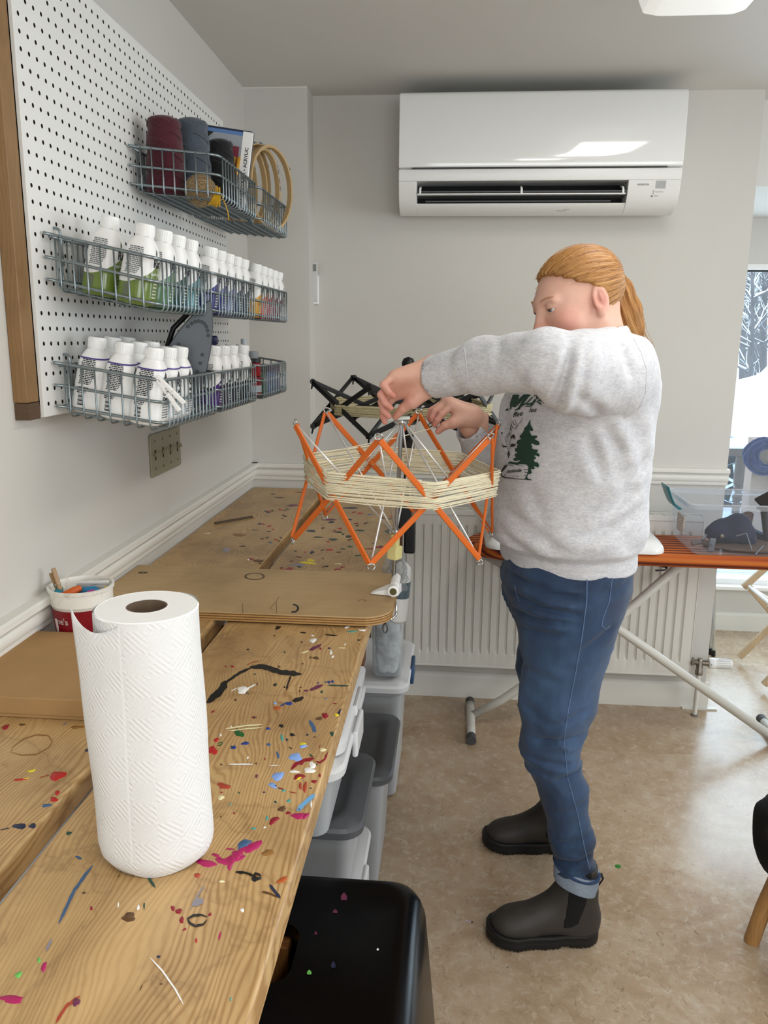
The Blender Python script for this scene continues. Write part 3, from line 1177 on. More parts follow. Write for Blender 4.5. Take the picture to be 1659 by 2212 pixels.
HOOPW = wood('hoop_wood', '#c2a678', '#a98a5c', '#8a6d45', along=1, rough=.5, stain=.2, ring=60)
BLUEPR = NT('blue_print_cloth')
nn = BLUEPR.noise(BLUEPR.coord(), 60, 3)
BLUEPR.P(Base_Color=BLUEPR.ramp(nn, [(.42, '#2c4670'), (.5, '#8fa0ae'), (.56, '#b7a877')]), Roughness=.8)
hoops = [(-.640, 2.41, .104, 1.30, .10, 0), (-.622, 2.42, .114, 1.42, .14, 0), (-.606, 2.41, .120, 1.25, .12, 0), (-.590, 2.43, .122, 1.38, .14, 0), (-.574, 2.42, .120, 1.20, .13, 1), (-.560, 2.43, .114, 1.34, .12, 0), (-.544, 2.435, .119, 1.15, .14, 0)]
hl = ['small wooden embroidery hoop nearest the paint box', 'wooden embroidery hoop second from the paint box', 'wooden embroidery hoop third in the crowded basket', 'wooden embroidery hoop in the middle of the bunch', 'embroidery hoop bound in blue printed cloth', 'wooden embroidery hoop behind the cloth-bound one', 'largest wooden embroidery hoop at the outer far end']
for (x, y, R_, yw, tl, cl), lb in zip(hoops, hl):
    z0 = floor_z('top', x)
    R_ = R_*.98
    c0_ = Vector((x, y, z0+R_+.003))
    RM = rotm(0, tl, yw)
    t = thing('embroidery_hoop', lb, 'hoop', (x, y, z0), 0, 'embroidery hoops in the far top basket')
    for nm, r0, r1, mm in (('outer_ring', R_-.0035, R_, BLUEPR.m if cl else HOOPW), ('inner_ring', R_-.0075, R_-.004, HOOPW)):
        mb = MB()
        nn_ = 40

        def f(u, v):
            a = 2*PI*u
            k = int(round(v*4)) % 4
            rr_, yy = [(r1, -.0075), (r1, .0075), (r0, .0075), (r0, -.0075)][k]
            return tuple(c0_+RM @ Vector((rr_*math.sin(a)*.86, yy, rr_*math.cos(a))))
        mb.grid(f, nn_, 4, True, True)
        mb.build(nm, mm, t, smooth=35)
    q = c0_+RM @ Vector((R_*.62, 0, R_*.66))
    MB().tube([q+RM @ Vector((-.008, -.003, .01)), q+RM @ Vector((.012, -.003, .002))], .003, 8).build('screw', STEEL, t, smooth=180)

# ------------------------------------------------------------------ switch plate, wall remote
SWM = mat('switch_almond', '#8f8a72', .42)
t = thing('switch_plate', 'beige four-gang light switch plate under the low baskets', 'switch', (XW, 2.065, 1.15))
pl = MB().prism(rrect(1.955, 2.177, 1.094, 1.203, .006, 3), lambda a, b: (XW, a, b), lambda a, b: (XW+.006, a, b)).build('cover_plate', SWM, t, bevel=.002)
for k in range(4):
    y = 1.955+.222*(k+.5)/4
    MB().box(XW+.006, XW+.0066, y-.004, y+.004, 1.135, 1.162).build('slot', mat('slot_dark', '#2a2618', .8), t)
    MB().box(XW+.004, XW+.019, y-.0032, y+.0032, 1.146, 1.156, rotm(0, -.35, 0)).build('toggle', SWM, t, bevel=.001)
    for z in (1.113, 1.184):
        MB().tube([(XW+.005, y, z), (XW+.0072, y, z)], .003, 8).build('screw', mat('screw_brass', '#6b6552', .4, .6), t)
q0 = at(682, 565, 1, YB-.02)
q1 = at(682, 657, 1, YB-.02)
t = thing('wall_remote', 'slim white remote control in a holder on the back wall', 'remote', (q0[0], YB, q1[2]))
xc = -.528
MB().box(xc-.018, xc+.012, YB-.018, YB, q1[2], q1[2]+.105).build('holder', WHITEP, t, bevel=.003)
MB().box(xc-.014, xc+.010, YB-.027, YB-.019, q1[2]+.01, q0[2]).build('handset', mat('remote_grey', '#c9c9c5', .4), t, bevel=.003)
MB().box(xc-.010, xc+.006, YB-.0285, YB-.027, q0[2]-.035, q0[2]-.01).build('display', mat('remote_display', '#7f8280', .2), t)
# ------------------------------------------------------------------ workbench
ZT = .875
BW = wood('bench_pine', '#cfad78', '#996e3d', '#6b4a28', along=1, rough=.42, stain=.5, ring=52, gk=.8, tide=.32, coat=.12)
bench = thing('workbench', 'long pine workbench of two wide paint-spattered planks along the side wall', 'workbench', (-.46, 1.6, 0))
pr = MB().box(-.452, -.160, .22, 2.995, ZT-.038, ZT).build('plank', BW, bench, bevel=.004)
pl = MB().box(-.757, -.477, .22, 2.995, ZT-.034, ZT+.004).build('plank', BW, bench, bevel=.004)
LEGW = wood('leg_wood', '#5c3317', '#4a2712', '#331a0b', along=2, rough=.55, ring=20)
for x, y in ((-.205, 2.90), (-.70, 2.90), (-.205, .35), (-.70, .35)):
    MB().box(x-.03, x+.03, y-.03, y+.03, 0, ZT-.07).build('leg', LEGW, bench, bevel=.002)
for y in (2.90, .35, 1.6):
    MB().box(-.735, -.172, y-.02, y+.02, ZT-.105, ZT-.039).build('crosspiece', LEGW, bench, bevel=.002)

# ---- dried paint, knots and stains on the planks; photo points give where each lies on the bench
COLS = dict(red='#b5201d', crim='#8c1626', mag='#ab1f5c', blue='#1f3a83', lblue='#86a9e6', sky='#6fa8d6', steel='#3f5f86', white='#f1f0ec', blk='#15130f', green='#1f5a25', dgreen='#234a3c', yel='#e0cc2c', orange='#b0541f', teal='#4c9a90', cream='#e6dcae', brown='#5f4327', grey='#8b8790', lgreen='#6dbb5b', plum='#6b2a4a', rust='#a8432c', stain='#8f6531', dstain='#5a3c1d', navy='#232a45')
PM = {k: mat('paint_'+k, v, .38, bump=.25, bscale=300, bdist=.0006) for k, v in COLS.items()}
srnd = random.Random(11)


def plank_for(x):
    return pr if x > -.465 else pl


def top_of(x):
    return ZT if x > -.465 else ZT+.004


spot_no = [0]


def splat_world(cx, cy, poly, col, h=.0005, plank=None, nm='paint_spot'):
    par = plank or plank_for(cx)
    z = top_of(cx)
    spot_no[0] += 1
    z += .00002*(spot_no[0] % 12)
    n = len(poly)
    mx, my = sum(p[0] for p in poly)/n, sum(p[1] for p in poly)/n
    mb = MB()
    lim0, lim1 = (-.4505, -.1625) if par is pr else (-.755, -.4785)
    cl = lambda x: min(max(x, lim0), lim1)
    mb.v = [(cl(x), y, z-.0002) for x, y in poly]+[(cl(mx+(x-mx)*.9), my+(y-my)*.9, z+h) for x, y in poly]+[(cl(mx), my, z+h*1.15)]
    mb.f = [(i, (i+1) % n, n+(i+1) % n, n+i) for i in range(n)]+[(n+i, n+(i+1) % n, 2*n) for i in range(n)]
    mb.build(nm, PM[col], par, smooth=180)


def blob(u, v, w_, h_, col, ang=0., n=14, rough=.28, thick=.0005):
    """paint drop w_ x h_ photo pixels across at photo point (u, v)"""
    pts = []
    ph = [srnd.uniform(0, 6.28) for _ in range(3)]
    for i in range(n):
        a = 2*PI*i/n
        r = 1+rough*(math.sin(2*a+ph[0])*.5+math.sin(3*a+ph[1])*.5+math.sin(5*a+ph[2])*.35)
        x, y = w_/2*r*math.cos(a), h_/2*r*math.sin(a)
        ca, sa = math.cos(ang), math.sin(ang)
        q = at(u+x*ca-y*sa, v+x*sa+y*ca, 2, ZT)
        pts.append((q[0], q[1]))
    q = at(u, v, 2, ZT)
    if q[0] > -.163 or -.478 < q[0] < -.451 or q[0] < -.754:
        return
    splat_world(q[0], q[1], pts, col, thick)


def stroke(path, w_, col, jag=.25):
    """brush stroke along photo points, w_ pixels wide, tapered and ragged"""
    L_, R_ = [], []
    P = []
    for (a, b) in zip(path, path[1:]):
        n = max(2, int(math.hypot(b[0]-a[0], b[1]-a[1])/5))
        P += [(a[0]+(b[0]-a[0])*i/n, a[1]+(b[1]-a[1])*i/n) for i in range(n)]
    P.append(path[-1])
    N = len(P)
    for i, (x, y) in enumerate(P):
        a, b = P[max(0, i-1)], P[min(N-1, i+1)]
        d = math.hypot(b[0]-a[0], b[1]-a[1]) or 1
        nx, ny_ = -(b[1]-a[1])/d, (b[0]-a[0])/d
        f = i/(N-1)
        k = w_/2*(min(1, f*5+.25)*min(1, (1-f)*5+.25))
        L_.append((x+nx*k*(1+srnd.uniform(-jag, jag)), y+ny_*k*(1+srnd.uniform(-jag, jag))))
        R_.append((x-nx*k*(1+srnd.uniform(-jag, jag)), y-ny_*k*(1+srnd.uniform(-jag, jag))))
    poly = [at(*q, 2, ZT)[:2] for q in L_+R_[::-1]]
    z0 = ZT
    q = poly[0]
    spot_no[0] += 1
    par = plank_for(q[0])
    z = top_of(q[0])+.00012+.00003*(spot_no[0] % 10)
    lim0, lim1 = (-.4505, -.1612) if par is pr else (-.755, -.4785)
    mb = MB()
    n = len(L_)
    mb.v = [(min(max(p[0], lim0), lim1), p[1], z+.0003) for p in poly]
    mb.f = [(i, i+1, 2*n-2-i, 2*n-1-i) for i in range(n-1)]
    mb.build('paint_stroke', PM[col], par)


# crop of the near plank beside the towel roll: (430,1330) at 4.0225 px per photo px
def k3(x, y):
    return 430+x/4.0225, 1330+y/4.0225


B3 = [(990, 215, 60, 40, 'white', 0), (1010, 280, 110, 20, 'plum', -.5), (920, 315, 60, 14, 'cream', -.3), (1145, 318, 26, 40, 'white', 0), (1015, 368, 55, 26, 'brown', 0), (685, 105, 50, 30, 'blk', -.5), (905, 148, 60, 10, 'blk', .1), (1150, 170, 110, 12, 'blk', .05), (1285, 98, 45, 22, 'white', -.4), (1330, 138, 90, 14, 'teal', 0), (1420, 125, 70, 16, 'white', .1), (1390, 212, 36, 10, 'blk', 0), (1240, 280, 60, 6, 'cream', 0),
      (380, 645, 110, 60, 'white', -.15), (930, 652, 40, 18, 'plum', 0), (785, 765, 55, 30, 'blue', 0), (660, 760, 26, 20, 'lblue', 0), (680, 803, 62, 32, 'orange', 0), (1095, 870, 60, 45, 'crim', 0), (1045, 895, 70, 26, 'brown', 0), (1195, 862, 34, 30, 'yel', 0), (1225, 838, 40, 46, 'navy', .4), (1180, 765, 30, 10, 'crim', 0), (1128, 578, 26, 26, 'blue', 0), (1160, 573, 22, 26, 'blue', 0), (1035, 585, 14, 16, 'blue', 0), (1100, 578, 16, 12, 'blue', 0), (1100, 725, 36, 12, 'grey', 0),
      (345, 1020, 95, 60, 'green', .5), (600, 982, 45, 20, 'blue', 0), (478, 885, 40, 18, 'crim', 0), (120, 835, 34, 16, 'crim', -.5), (715, 958, 40, 30, 'blk', 0), (810, 1035, 50, 24, 'blk', .4), (1160, 1028, 44, 40, 'dgreen', 0), (1000, 1000, 30, 30, 'steel', .8), (400, 1110, 80, 26, 'blue', -.2), (300, 1145, 45, 36, 'blue', -.3), (605, 1120, 34, 26, 'steel', 0), (150, 1080, 55, 30, 'red', -.3), (120, 1170, 75, 75, 'red', 0), (900, 1118, 66, 30, 'yel', -.1), (905, 1135, 70, 26, 'lblue', -.1), (685, 1212, 26, 60, 'steel', -.3), (720, 1060, 26, 60, 'teal', -.3), (840, 1230, 100, 80, 'lblue', .2), (985, 1300, 55, 60, 'white', 0), (960, 1345, 95, 50, 'white', 0), (830, 1355, 90, 20, 'white', .1), (1050, 1390, 26, 30, 'crim', 0), (1000, 1442, 60, 24, 'crim', .1), (870, 1400, 100, 50, 'crim', -.3), (870, 1412, 60, 20, 'yel', -.4), (685, 1395, 120, 66, 'lblue', -.2), (640, 1475, 70, 46, 'lblue', .5), (735, 1520, 34, 20, 'teal', 0), (565, 1535, 26, 8, 'navy', 0), (215, 1480, 130, 45, 'rust', .15), (920, 1490, 40, 90, 'rust', .2), (880, 1480, 30, 60, 'rust', 0), (1075, 1165, 60, 30, 'cream', .2), (1095, 1290, 40, 60, 'plum', 0), (1105, 1220, 20, 80, 'crim', .5), (500, 1395, 20, 36, 'plum', .3),
      (720, 1680, 70, 50, 'brown', 0), (650, 1780, 120, 42, 'crim', -.6), (775, 1715, 46, 26, 'crim', .2), (865, 1740, 130, 55, 'mag', .1), (930, 1740, 70, 40, 'mag', -.6), (590, 1760, 26, 36, 'teal', 0), (475, 1850, 46, 16, 'teal', 0), (305, 1718, 20, 14, 'crim', -.5), (270, 1640, 26, 10, 'teal', 0), (975, 1640, 18, 70, 'white', 0), (190, 1580, 60, 40, 'cream', 0), (780, 1610, 40, 26, 'teal', 0),
      (300, 2110, 240, 60, 'mag', -.25), (220, 2135, 150, 60, 'mag', .1), (450, 2010, 190, 90, 'mag', -.35), (330, 2080, 110, 90, 'mag', -.3), (60, 2150, 190, 60, 'mag', .1), (150, 2085, 80, 26, 'mag', .3), (270, 2160, 60, 90, 'mag', .2), (390, 1985, 150, 60, 'steel', -.5), (600, 2060, 110, 60, 'stain', 0)]
for x, y, w_, h_, c_, a in B3:
    blob(*k3(x, y), w_/4.02, h_/4.02, c_, a)
S3 = [([(440, 450), (560, 445), (700, 490), (890, 512)], 42, 'blk'), ([(450, 455), (350, 500), (250, 570), (200, 620)], 22, 'blk'), ([(240, 570), (180, 660), (110, 720), (70, 760)], 60, 'blk'), ([(800, 520), (770, 600), (760, 650)], 16, 'blk'), ([(810, 745), (880, 725), (910, 712)], 30, 'blk'), ([(700, 790), (760, 755), (800, 755)], 10, 'blue'), ([(960, 648), (1020, 625), (1075, 602)], 28, 'plum'), ([(960, 298), (1060, 255)], 22, 'plum'), ([(410, 640), (495, 598)], 14, 'white'), ([(275, 660), (330, 632)], 8, 'white'), ([(960, 910), (985, 960), (1015, 1010)], 34, 'steel'), ([(230, 985), (400, 960), (550, 948)], 14, 'cream'), ([(260, 1005), (420, 985), (560, 975)], 10, 'cream'), ([(255, 1295), (470, 1295)], 12, 'white'), ([(610, 1308), (700, 1302)], 8, 'white'), ([(800, 1340), (840, 1290), (910, 1260), (1000, 1240)], 30, 'crim'), ([(1010, 1265), (1050, 1280), (1100, 1240)], 16, 'crim'), ([(1040, 1160), (1055, 1120)], 10, 'crim'), ([(1120, 605), (1310, 612)], 12, 'dgreen'), ([(690, 1497), (735, 1510)], 12, 'crim'), ([(780, 1530), (850, 1545)], 8, 'rust'), ([(850, 1700), (920, 1630), (1005, 1555)], 40, 'sky'), ([(1220, 920), (1200, 1060)], 10, 'red'), ([(1360, 470), (1345, 490)], 10, 'blk'), ([(415, 430), (470, 405), (520, 395)], 6, 'rust'), ([(160, 1110), (205, 1100), (190, 1125), (160, 1130)], 9, 'green'), ([(230, 2030), (310, 2030)], 14, 'mag')]
for p, w_, c_ in S3:
    stroke([k3(*q) for q in p], w_/4.02, c_)


# crop of the near end: (0,1840) at 2.37
def k2(x, y):
    return x/2.37, 1840+y/2.37


B2 = [(600, 40, 70, 26, 'dgreen', .2), (660, 50, 50, 10, 'dgreen', .2), (860, 62, 26, 30, 'dgreen', .3), (1010, 122, 30, 26, 'rust', 0), (468, 290, 14, 20, 'crim', 0), (430, 212, 18, 10, 'brown', 0), (885, 290, 22, 24, 'crim', 0), (915, 305, 36, 24, 'crim', 0), (930, 350, 26, 32, 'crim', 0), (945, 398, 22, 10, 'crim', -.4), (1075, 322, 18, 16, 'crim', 0), (1005, 455, 12, 22, 'red', 0), (812, 538, 18, 14, 'navy', 0), (1240, 300, 24, 16, 'white', .3), (605, 272, 8, 26, 'white', 0), (708, 285, 14, 26, 'white', 0), (738, 278, 10, 30, 'dgreen', 0), (1135, 152, 26, 14, 'cream', 0), (95, 630, 40, 26, 'lgreen', -.4), (225, 590, 22, 60, 'mag', .3), (60, 755, 130, 42, 'mag', 0), (200, 555, 20, 26, 'lgreen', 0), (390, 770, 40, 44, 'plum', -.5), (1180, 755, 10, 20, 'teal', 0), (1313, 130, 55, 44, 'blk', 0), (1315, 128, 26, 22, 'stain', 0), (660, 335, 75, 45, 'dstain', -.1), (660, 336, 40, 24, 'brown', 0), (1505, 116, 10, 30, 'crim', 0), (1445, 145, 60, 26, 'orange', -.3), (825, 678, 14, 8, 'brown', 0)]
for x, y, w_, h_, c_, a in B2:
    blob(*k2(x, y), w_/2.37, h_/2.37, c_, a)
S2 = [([(475, 70), (430, 130), (380, 200), (300, 370)], 16, 'steel'), ([(265, 450), (235, 510)], 16, 'grey'), ([(385, 25), (420, 38)], 14, 'steel'), ([(755, 110), (770, 150), (795, 185)], 14, 'dgreen'), ([(1045, 175), (1010, 230), (975, 300)], 8, 'grey'), ([(985, 275), (1040, 245)], 34, 'grey'), ([(1205, 105), (1260, 110), (1300, 125)], 12, 'blk'), ([(1380, 170), (1410, 210), (1435, 240)], 16, 'navy'), ([(1340, 205), (1380, 215), (1425, 235)], 10, 'dstain'), ([(1130, 410), (1120, 455)], 9, 'mag'), ([(770, 545), (830, 610), (900, 710), (940, 785)], 9, 'white'), ([(410, 740), (340, 790), (285, 880)], 16, 'rust'), ([(600, 130), (615, 120)], 6, 'brown'), ([(730, 680), (715, 715)], 6, 'dstain'),
      ([(1060, 350), (1040, 375), (1000, 382), (968, 365), (962, 345), (990, 328), (1030, 325), (1062, 335)], 12, 'blk')]
for p, w_, c_ in S2:
    stroke([k2(*q) for q in p], w_/2.37, c_)


# crop at left of the roll: (0,1180) at 3.16
def k1(x, y):
    return x/3.16, 1180+y/3.16


B1 = [(395, 1585, 120, 60, 'red', -.1), (140, 1612, 90, 14, 'red', -.1), (215, 1552, 56, 18, 'yel', -.2), (180, 1605, 40, 10, 'yel', -.2), (370, 1748, 60, 30, 'red', 0), (392, 1702, 34, 30, 'red', 0), (465, 1775, 120, 40, 'blue', -.15), (320, 1790, 70, 22, 'steel', -.2), (135, 1932, 110, 32, 'navy', 0), (225, 1930, 50, 36, 'navy', .3), (345, 1943, 40, 28, 'navy', 0), (255, 1975, 26, 20, 'steel', 0), (40, 1253, 50, 30, 'crim', -.7), (610, 1345, 36, 18, 'brown', 0), (625, 1360, 26, 16, 'navy', 0), (605, 1405, 60, 20, 'navy', -.4), (530, 1253, 90, 22, 'stain', 0), (152, 1235, 40, 16, 'dstain', 0), (470, 1960, 40, 24, 'dgreen', 0), (430, 1868, 22, 14, 'blk', 0)]
for x, y, w_, h_, c_, a in B1:
    blob(*k1(x, y), w_/3.16, h_/3.16, c_, a)
for p, w_, c_ in (([(75, 1425), (150, 1445), (250, 1440), (330, 1395), (360, 1350), (330, 1310), (250, 1305), (160, 1335), (90, 1390), (75, 1425)], 7, 'stain'), ([(270, 1600), (340, 1580)], 6, 'rust'), ([(0, 1960), (70, 1945)], 6, 'navy'), ([(430, 1240), (460, 1220)], 10, 'grey')):
    stroke([k1(*q) for q in p], w_/3.16, c_)


# crop of the far half: (300,880) at 2.765
def k8(x, y):
    return 300+x/2.765, 880+y/2.765


B8 = [(920, 592, 76, 12, 'plum', 0), (1265, 600, 80, 12, 'navy', 0), (1135, 670, 90, 10, 'plum', 0), (1150, 685, 40, 14, 'navy', 0), (1030, 738, 60, 14, 'navy', 0), (905, 770, 60, 14, 'blk', 0), (1260, 770, 60, 16, 'blk', 0), (1140, 850, 40, 14, 'red', 0), (1035, 865, 26, 20, 'navy', 0), (900, 965, 50, 22, 'crim', 0), (665, 915, 36, 14, 'crim', 0), (655, 918, 20, 8, 'white', 0), (1010, 928, 100, 14, 'yel', .05), (1025, 912, 50, 12, 'yel', 0), (950, 940, 100, 14, 'grey', 0), (860, 968, 40, 10, 'orange', 0), (620, 838, 40, 6, 'blk', 0), (785, 815, 26, 10, 'steel', 0), (1070, 775, 60, 8, 'blk', 0), (1160, 790, 60, 10, 'dgreen', 0), (1190, 745, 60, 8, 'blk', 0), (1320, 735, 60, 10, 'dgreen', 0), (1430, 835, 70, 8, 'crim', 0), (1480, 940, 40, 30, 'plum', 0), (1440, 878, 40, 6, 'white', 0), (1380, 845, 60, 8, 'crim', 0), (1190, 935, 40, 6, 'cream', 0), (720, 925, 80, 16, 'dstain', 0), (600, 770, 90, 16, 'stain', 0), (520, 860, 50, 26, 'grey', 0), (760, 955, 40, 6, 'crim', 0), (1310, 885, 40, 8, 'dgreen', 0), (1495, 740, 60, 22, 'dgreen', 0), (1320, 632, 40, 8, 'red', 0), (1380, 640, 30, 8, 'steel', 0), (840, 545, 60, 8, 'dstain', 0), (800, 525, 30, 5, 'blk', 0), (690, 740, 40, 4, 'navy', 0), (410, 760, 36, 6, 'cream', 0), (960, 515, 40, 6, 'dstain', 0)]
for x, y, w_, h_, c_, a in B8:
    blob(*k8(x, y), w_/2.765, h_/2.765, c_, a)
for k in range(60):      # small flecks over the far half
    blob(srnd.uniform(560, 850), srnd.uniform(1100, 1230), srnd.uniform(4, 14), srnd.uniform(2, 4), srnd.choice(['blk', 'navy', 'crim', 'dgreen', 'dstain', 'brown', 'red']), srnd.uniform(-.2, .2))
for k in range(52):      # small flecks on the near plank
    v_ = srnd.uniform(1370, 1800)
    blob(srnd.uniform(470, 770-(v_-1370)*.27), v_, srnd.uniform(3, 8), srnd.uniform(2, 5), srnd.choice(['blk', 'brown', 'dstain', 'navy', 'crim', 'dgreen', 'white']), srnd.uniform(-.6, .6))
# pencil lying at the back edge of the bench
p0, p1 = at(464, 1130, 2, ZT+.008), at(545, 1116, 2, ZT+.008)
t = thing('pencil', 'dark brown pencil lying on the far half of the bench by the wall', 'pencil', tuple(p0))
MB().tube([p0, p1], .0035, 6).build('shaft', mat('pencil_brown', '#4a3a22', .5), t)
MB().tube([p1, Vector(p1)+(Vector(p1)-Vector(p0)).normalized()*.014], [.0035, .0005], 6).build('point', mat('pencil_wood', '#b69466', .6), t)

# ------------------------------------------------------------------ plywood board across the bench
PLY = wood('birch_ply', '#c3a67a', '#b39262', '#8f7146', along=0, rough=.5, stain=.34, ring=9, gk=.3)
PLYD = mat('ply_dark_layer', '#7d5a30', .6, var=.2, vscale=60)
PLYL = mat('ply_light_layer', '#b98f56', .6, var=.15, vscale=60)
ply = thing('plywood_board', 'loose plywood board with rounded corner lying across the bench', 'board', (-.44, 1.68, ZT+.004))
outl = rrect(-.756, -.114, 1.528, 1.842, .062, 8, (0, 0, 0, 1))
nl = 7
th = .0185
for i in range(nl):
    z0, z1 = ZT+.0045+th*i/nl, ZT+.0045+th*(i+1)/nl
    g = .0008 if i % 2 else 0
    pp = [(min(max(x, -.756+g), -.114-g), max(y, 1.528+g)) for x, y in outl]
    MB().prism(pp, lambda a, b, z=z0: (a, b, z), lambda a, b, z=z1: (a, b, z)).build('veneer', PLY if i == nl-1 else (PLYD if i % 2 else PLYL), ply)
ZPL = ZT+.0045+th


def flat_ring(u, v, ru, rv, w_, a0, a1, m, par, z):
    mb = MB()
    n = 24
    vs = []
    for i in range(n+1):
        a = a0+(a1-a0)*i/n
        for k in (1-w_, 1+w_):
            q = at(u+ru*k*math.cos(a), v+rv*k*math.sin(a), 2, z)
            vs.append(tuple(q))
    mb.add(vs, [(2*i, 2*i+1, 2*i+3, 2*i+2) for i in range(n)])
    mb.build('stain_mark', m, par)


flat_ring(550, 1245, 20, 7, .12, 0, 2*PI, PM['dstain'], ply, ZPL+.0002)
flat_ring(633, 1314, 11, 8, .22, -1.6, 1.9, PM['blk'], ply, ZPL+.0002)
flat_ring(782, 1298, 8, 2.6, .12, 2.6, 6.8, PM['brown'], ply, ZPL+.0002)
flat_ring(309, 1237, 7, 1.4, .5, 0, 6.28, PM['blk'], ply, ZPL+.0002)
mb = MB()
for a, b in (((583, 1315), (603, 1290)), ((598, 1325), (597, 1300)), ((583, 1315), (592, 1317)), ((525, 1325), (524, 1302))):
    p0, p1 = at(*a, 2, ZPL+.0002), at(*b, 2, ZPL+.0002)
    mb.bar(p0, p1, .0009, .0002)
stuff(mb.build('scratch_mark', PM['dstain'], ply))

# ------------------------------------------------------------------ cardboard box
CARD = mat('kraft_card', '#a98455', .75, var=.12, vscale=14, bump=.1, bscale=400)
bx = thing('cardboard_box', 'flat brown cardboard box lying on the bench against the wall', 'box', (-.61, 1.2, ZT+.004))
MB().box(-.755, -.492, 1.077, 1.345, ZT+.0045, ZT+.036).build('tray', CARD, bx, bevel=.0015)
MB().box(-.757, -.490, 1.075, 1.347, ZT+.010, ZT+.0385).build('lid', CARD, bx, bevel=.0025)
MB().box(-.4905, -.4895, 1.16, 1.25, ZT+.026, ZT+.030).build('slot', mat('card_slot', '#4b3a22', .9), bx)

# ------------------------------------------------------------------ plastic pot of pegs and markers
pot = at(203, 1272, 2, ZT+.105)
px_, py_ = -.690, float(pot[1])
POTW = NT('pot_white')
nz1 = POTW.noise(POTW.coord(), 40, 6, .65, 1.)
POTW.P(Base_Color=POTW.mix(POTW.ramp(nz1, [(.55, 0.), (.75, .7)]), lin('#e6e3da'), lin('#b7a083')), Roughness=.4)
pot_ = thing('plastic_pot', 'white and dark red plastic pot full of pegs and marker pens', 'pot', (px_, py_, ZT+.0045))
z0 = ZT+.0045
HP = .108
rb, rt = .047, .0575
prof_o = [(rb-.002, 0), (rb, .003), (rb+(rt-rb)*.70, HP*.70), (rt-.001, HP*.72), (rt-.0005, HP*.95), (rt+.0025, HP*.955), (rt+.003, HP), (rt-.001, HP+.001), (rt-.003, HP-.004), (rt-.012, HP*.3), (0, HP*.3)]
MB().lathe([(a, b) for a, b in prof_o], (px_, py_, z0), 40).build('tub', POTW.m, pot_, smooth=40)
REDM = mat('pot_red', '#7f0f1c', .35)
band = MB().lathe([(rb+.0006+(rt-rb)*.04, HP*.04), (rb+.0009+(rt-rb)*.66, HP*.665)], (px_, py_, z0), 40)
bandm = MB()
bandm.v, bandm.f = band.v[:80], [f for f in band.f if len(f) == 4]
band_o = bandm.build('red_band', REDM, pot_, smooth=180)


def potwrap(a0, zz, off=.0016):
    def f(p):
        z = zz+p.y
        r = rb+(rt-rb)*z/HP+off
        a = a0+p.x/r
        return Vector((px_+r*math.cos(a), py_+r*math.sin(a), z0+z))
    return f


PALE = mat('pot_lettering', '#e9d9d3', .5)
text('lettering', "ne's", .017, PALE, pot_, (0, 0, 0), (1, 0, 0), (0, 1, 0), 0, .0005, .0001, potwrap(-2.13, .046))
mb = MB()
wf = potwrap(-2.25, .02)
for (a, b) in (((0, 0), (0, .04)), ((.041, 0), (.041, .036)), ((0, .04), (.036, .040))):
    n = 6
    for i in range(n):
        q = [(a[0]+(b[0]-a[0])*k/n, a[1]+(b[1]-a[1])*k/n) for k in (i, i+1)]
        mb.bar(wf(Vector((*q[0], 0))), wf(Vector((*q[1], 0))), .0007, .0004)
mb.build('label_outline', mat('pot_outline', '#a8525a', .5), band_o)
mb = MB()
wf = potwrap(-2.36, .02)
mb.v = [tuple(wf(Vector((x, y, 0)))) for x, y in ((.004, .012), (.010, .0), (.014, .02), (.012, .036), (.004, .034))]
mb.f = [(0, 1, 2, 3, 4)]
mb.build('white_emblem', PALE, band_o)

zr = z0+HP


def inpot(label, name, cat, col, a, b, w_, t_, wood_=False, tip=None):
    """stick from a to b given as (x, y, z) offsets from the centre of the rim"""
    c_ = Vector((px_, py_, zr))
    p0, p1 = c_+Vector(a), c_+Vector(b)
    t = thing(name, label, cat, tuple(p0), 0, 'things in the plastic pot')
    mm = mat('potcol_'+col.strip('#'), col, .4)
    if name == 'clothes_peg':
        for s in (-1, 1):
            off = Vector((.35, -.2, .5)).normalized()*(.0045*s)
            mb = MB()
            mid = p0.lerp(p1, .5)
            mb.bar(p0+off*.4, mid+off, w_, t_, (.3, -.3, 1)).bar(mid+off, p1+off*1.5, w_, t_*.8, (.3, -.3, 1))
            mb.build('prong', mm, t, bevel=.001)
        MB().tube([p0.lerp(p1, .55)+Vector((-.006, 0, 0)), p0.lerp(p1, .55)+Vector((.006, 0, .002))], .0032, 8).build('spring', STEEL, t, smooth=180)
    else:
        MB().tube([p0, p0.lerp(p1, .06), p0.lerp(p1, .75), p0.lerp(p1, .8), p1], [w_*.8, w_, w_, w_*.85, w_*.7], 12).build('barrel', mm, t, smooth=40)
        MB().tube([p0.lerp(p1, -.12), p0.lerp(p1, -.02), p0], [w_*.3, w_*.7, w_*.7], 10).build('cap', mm, t, smooth=40)
    return t


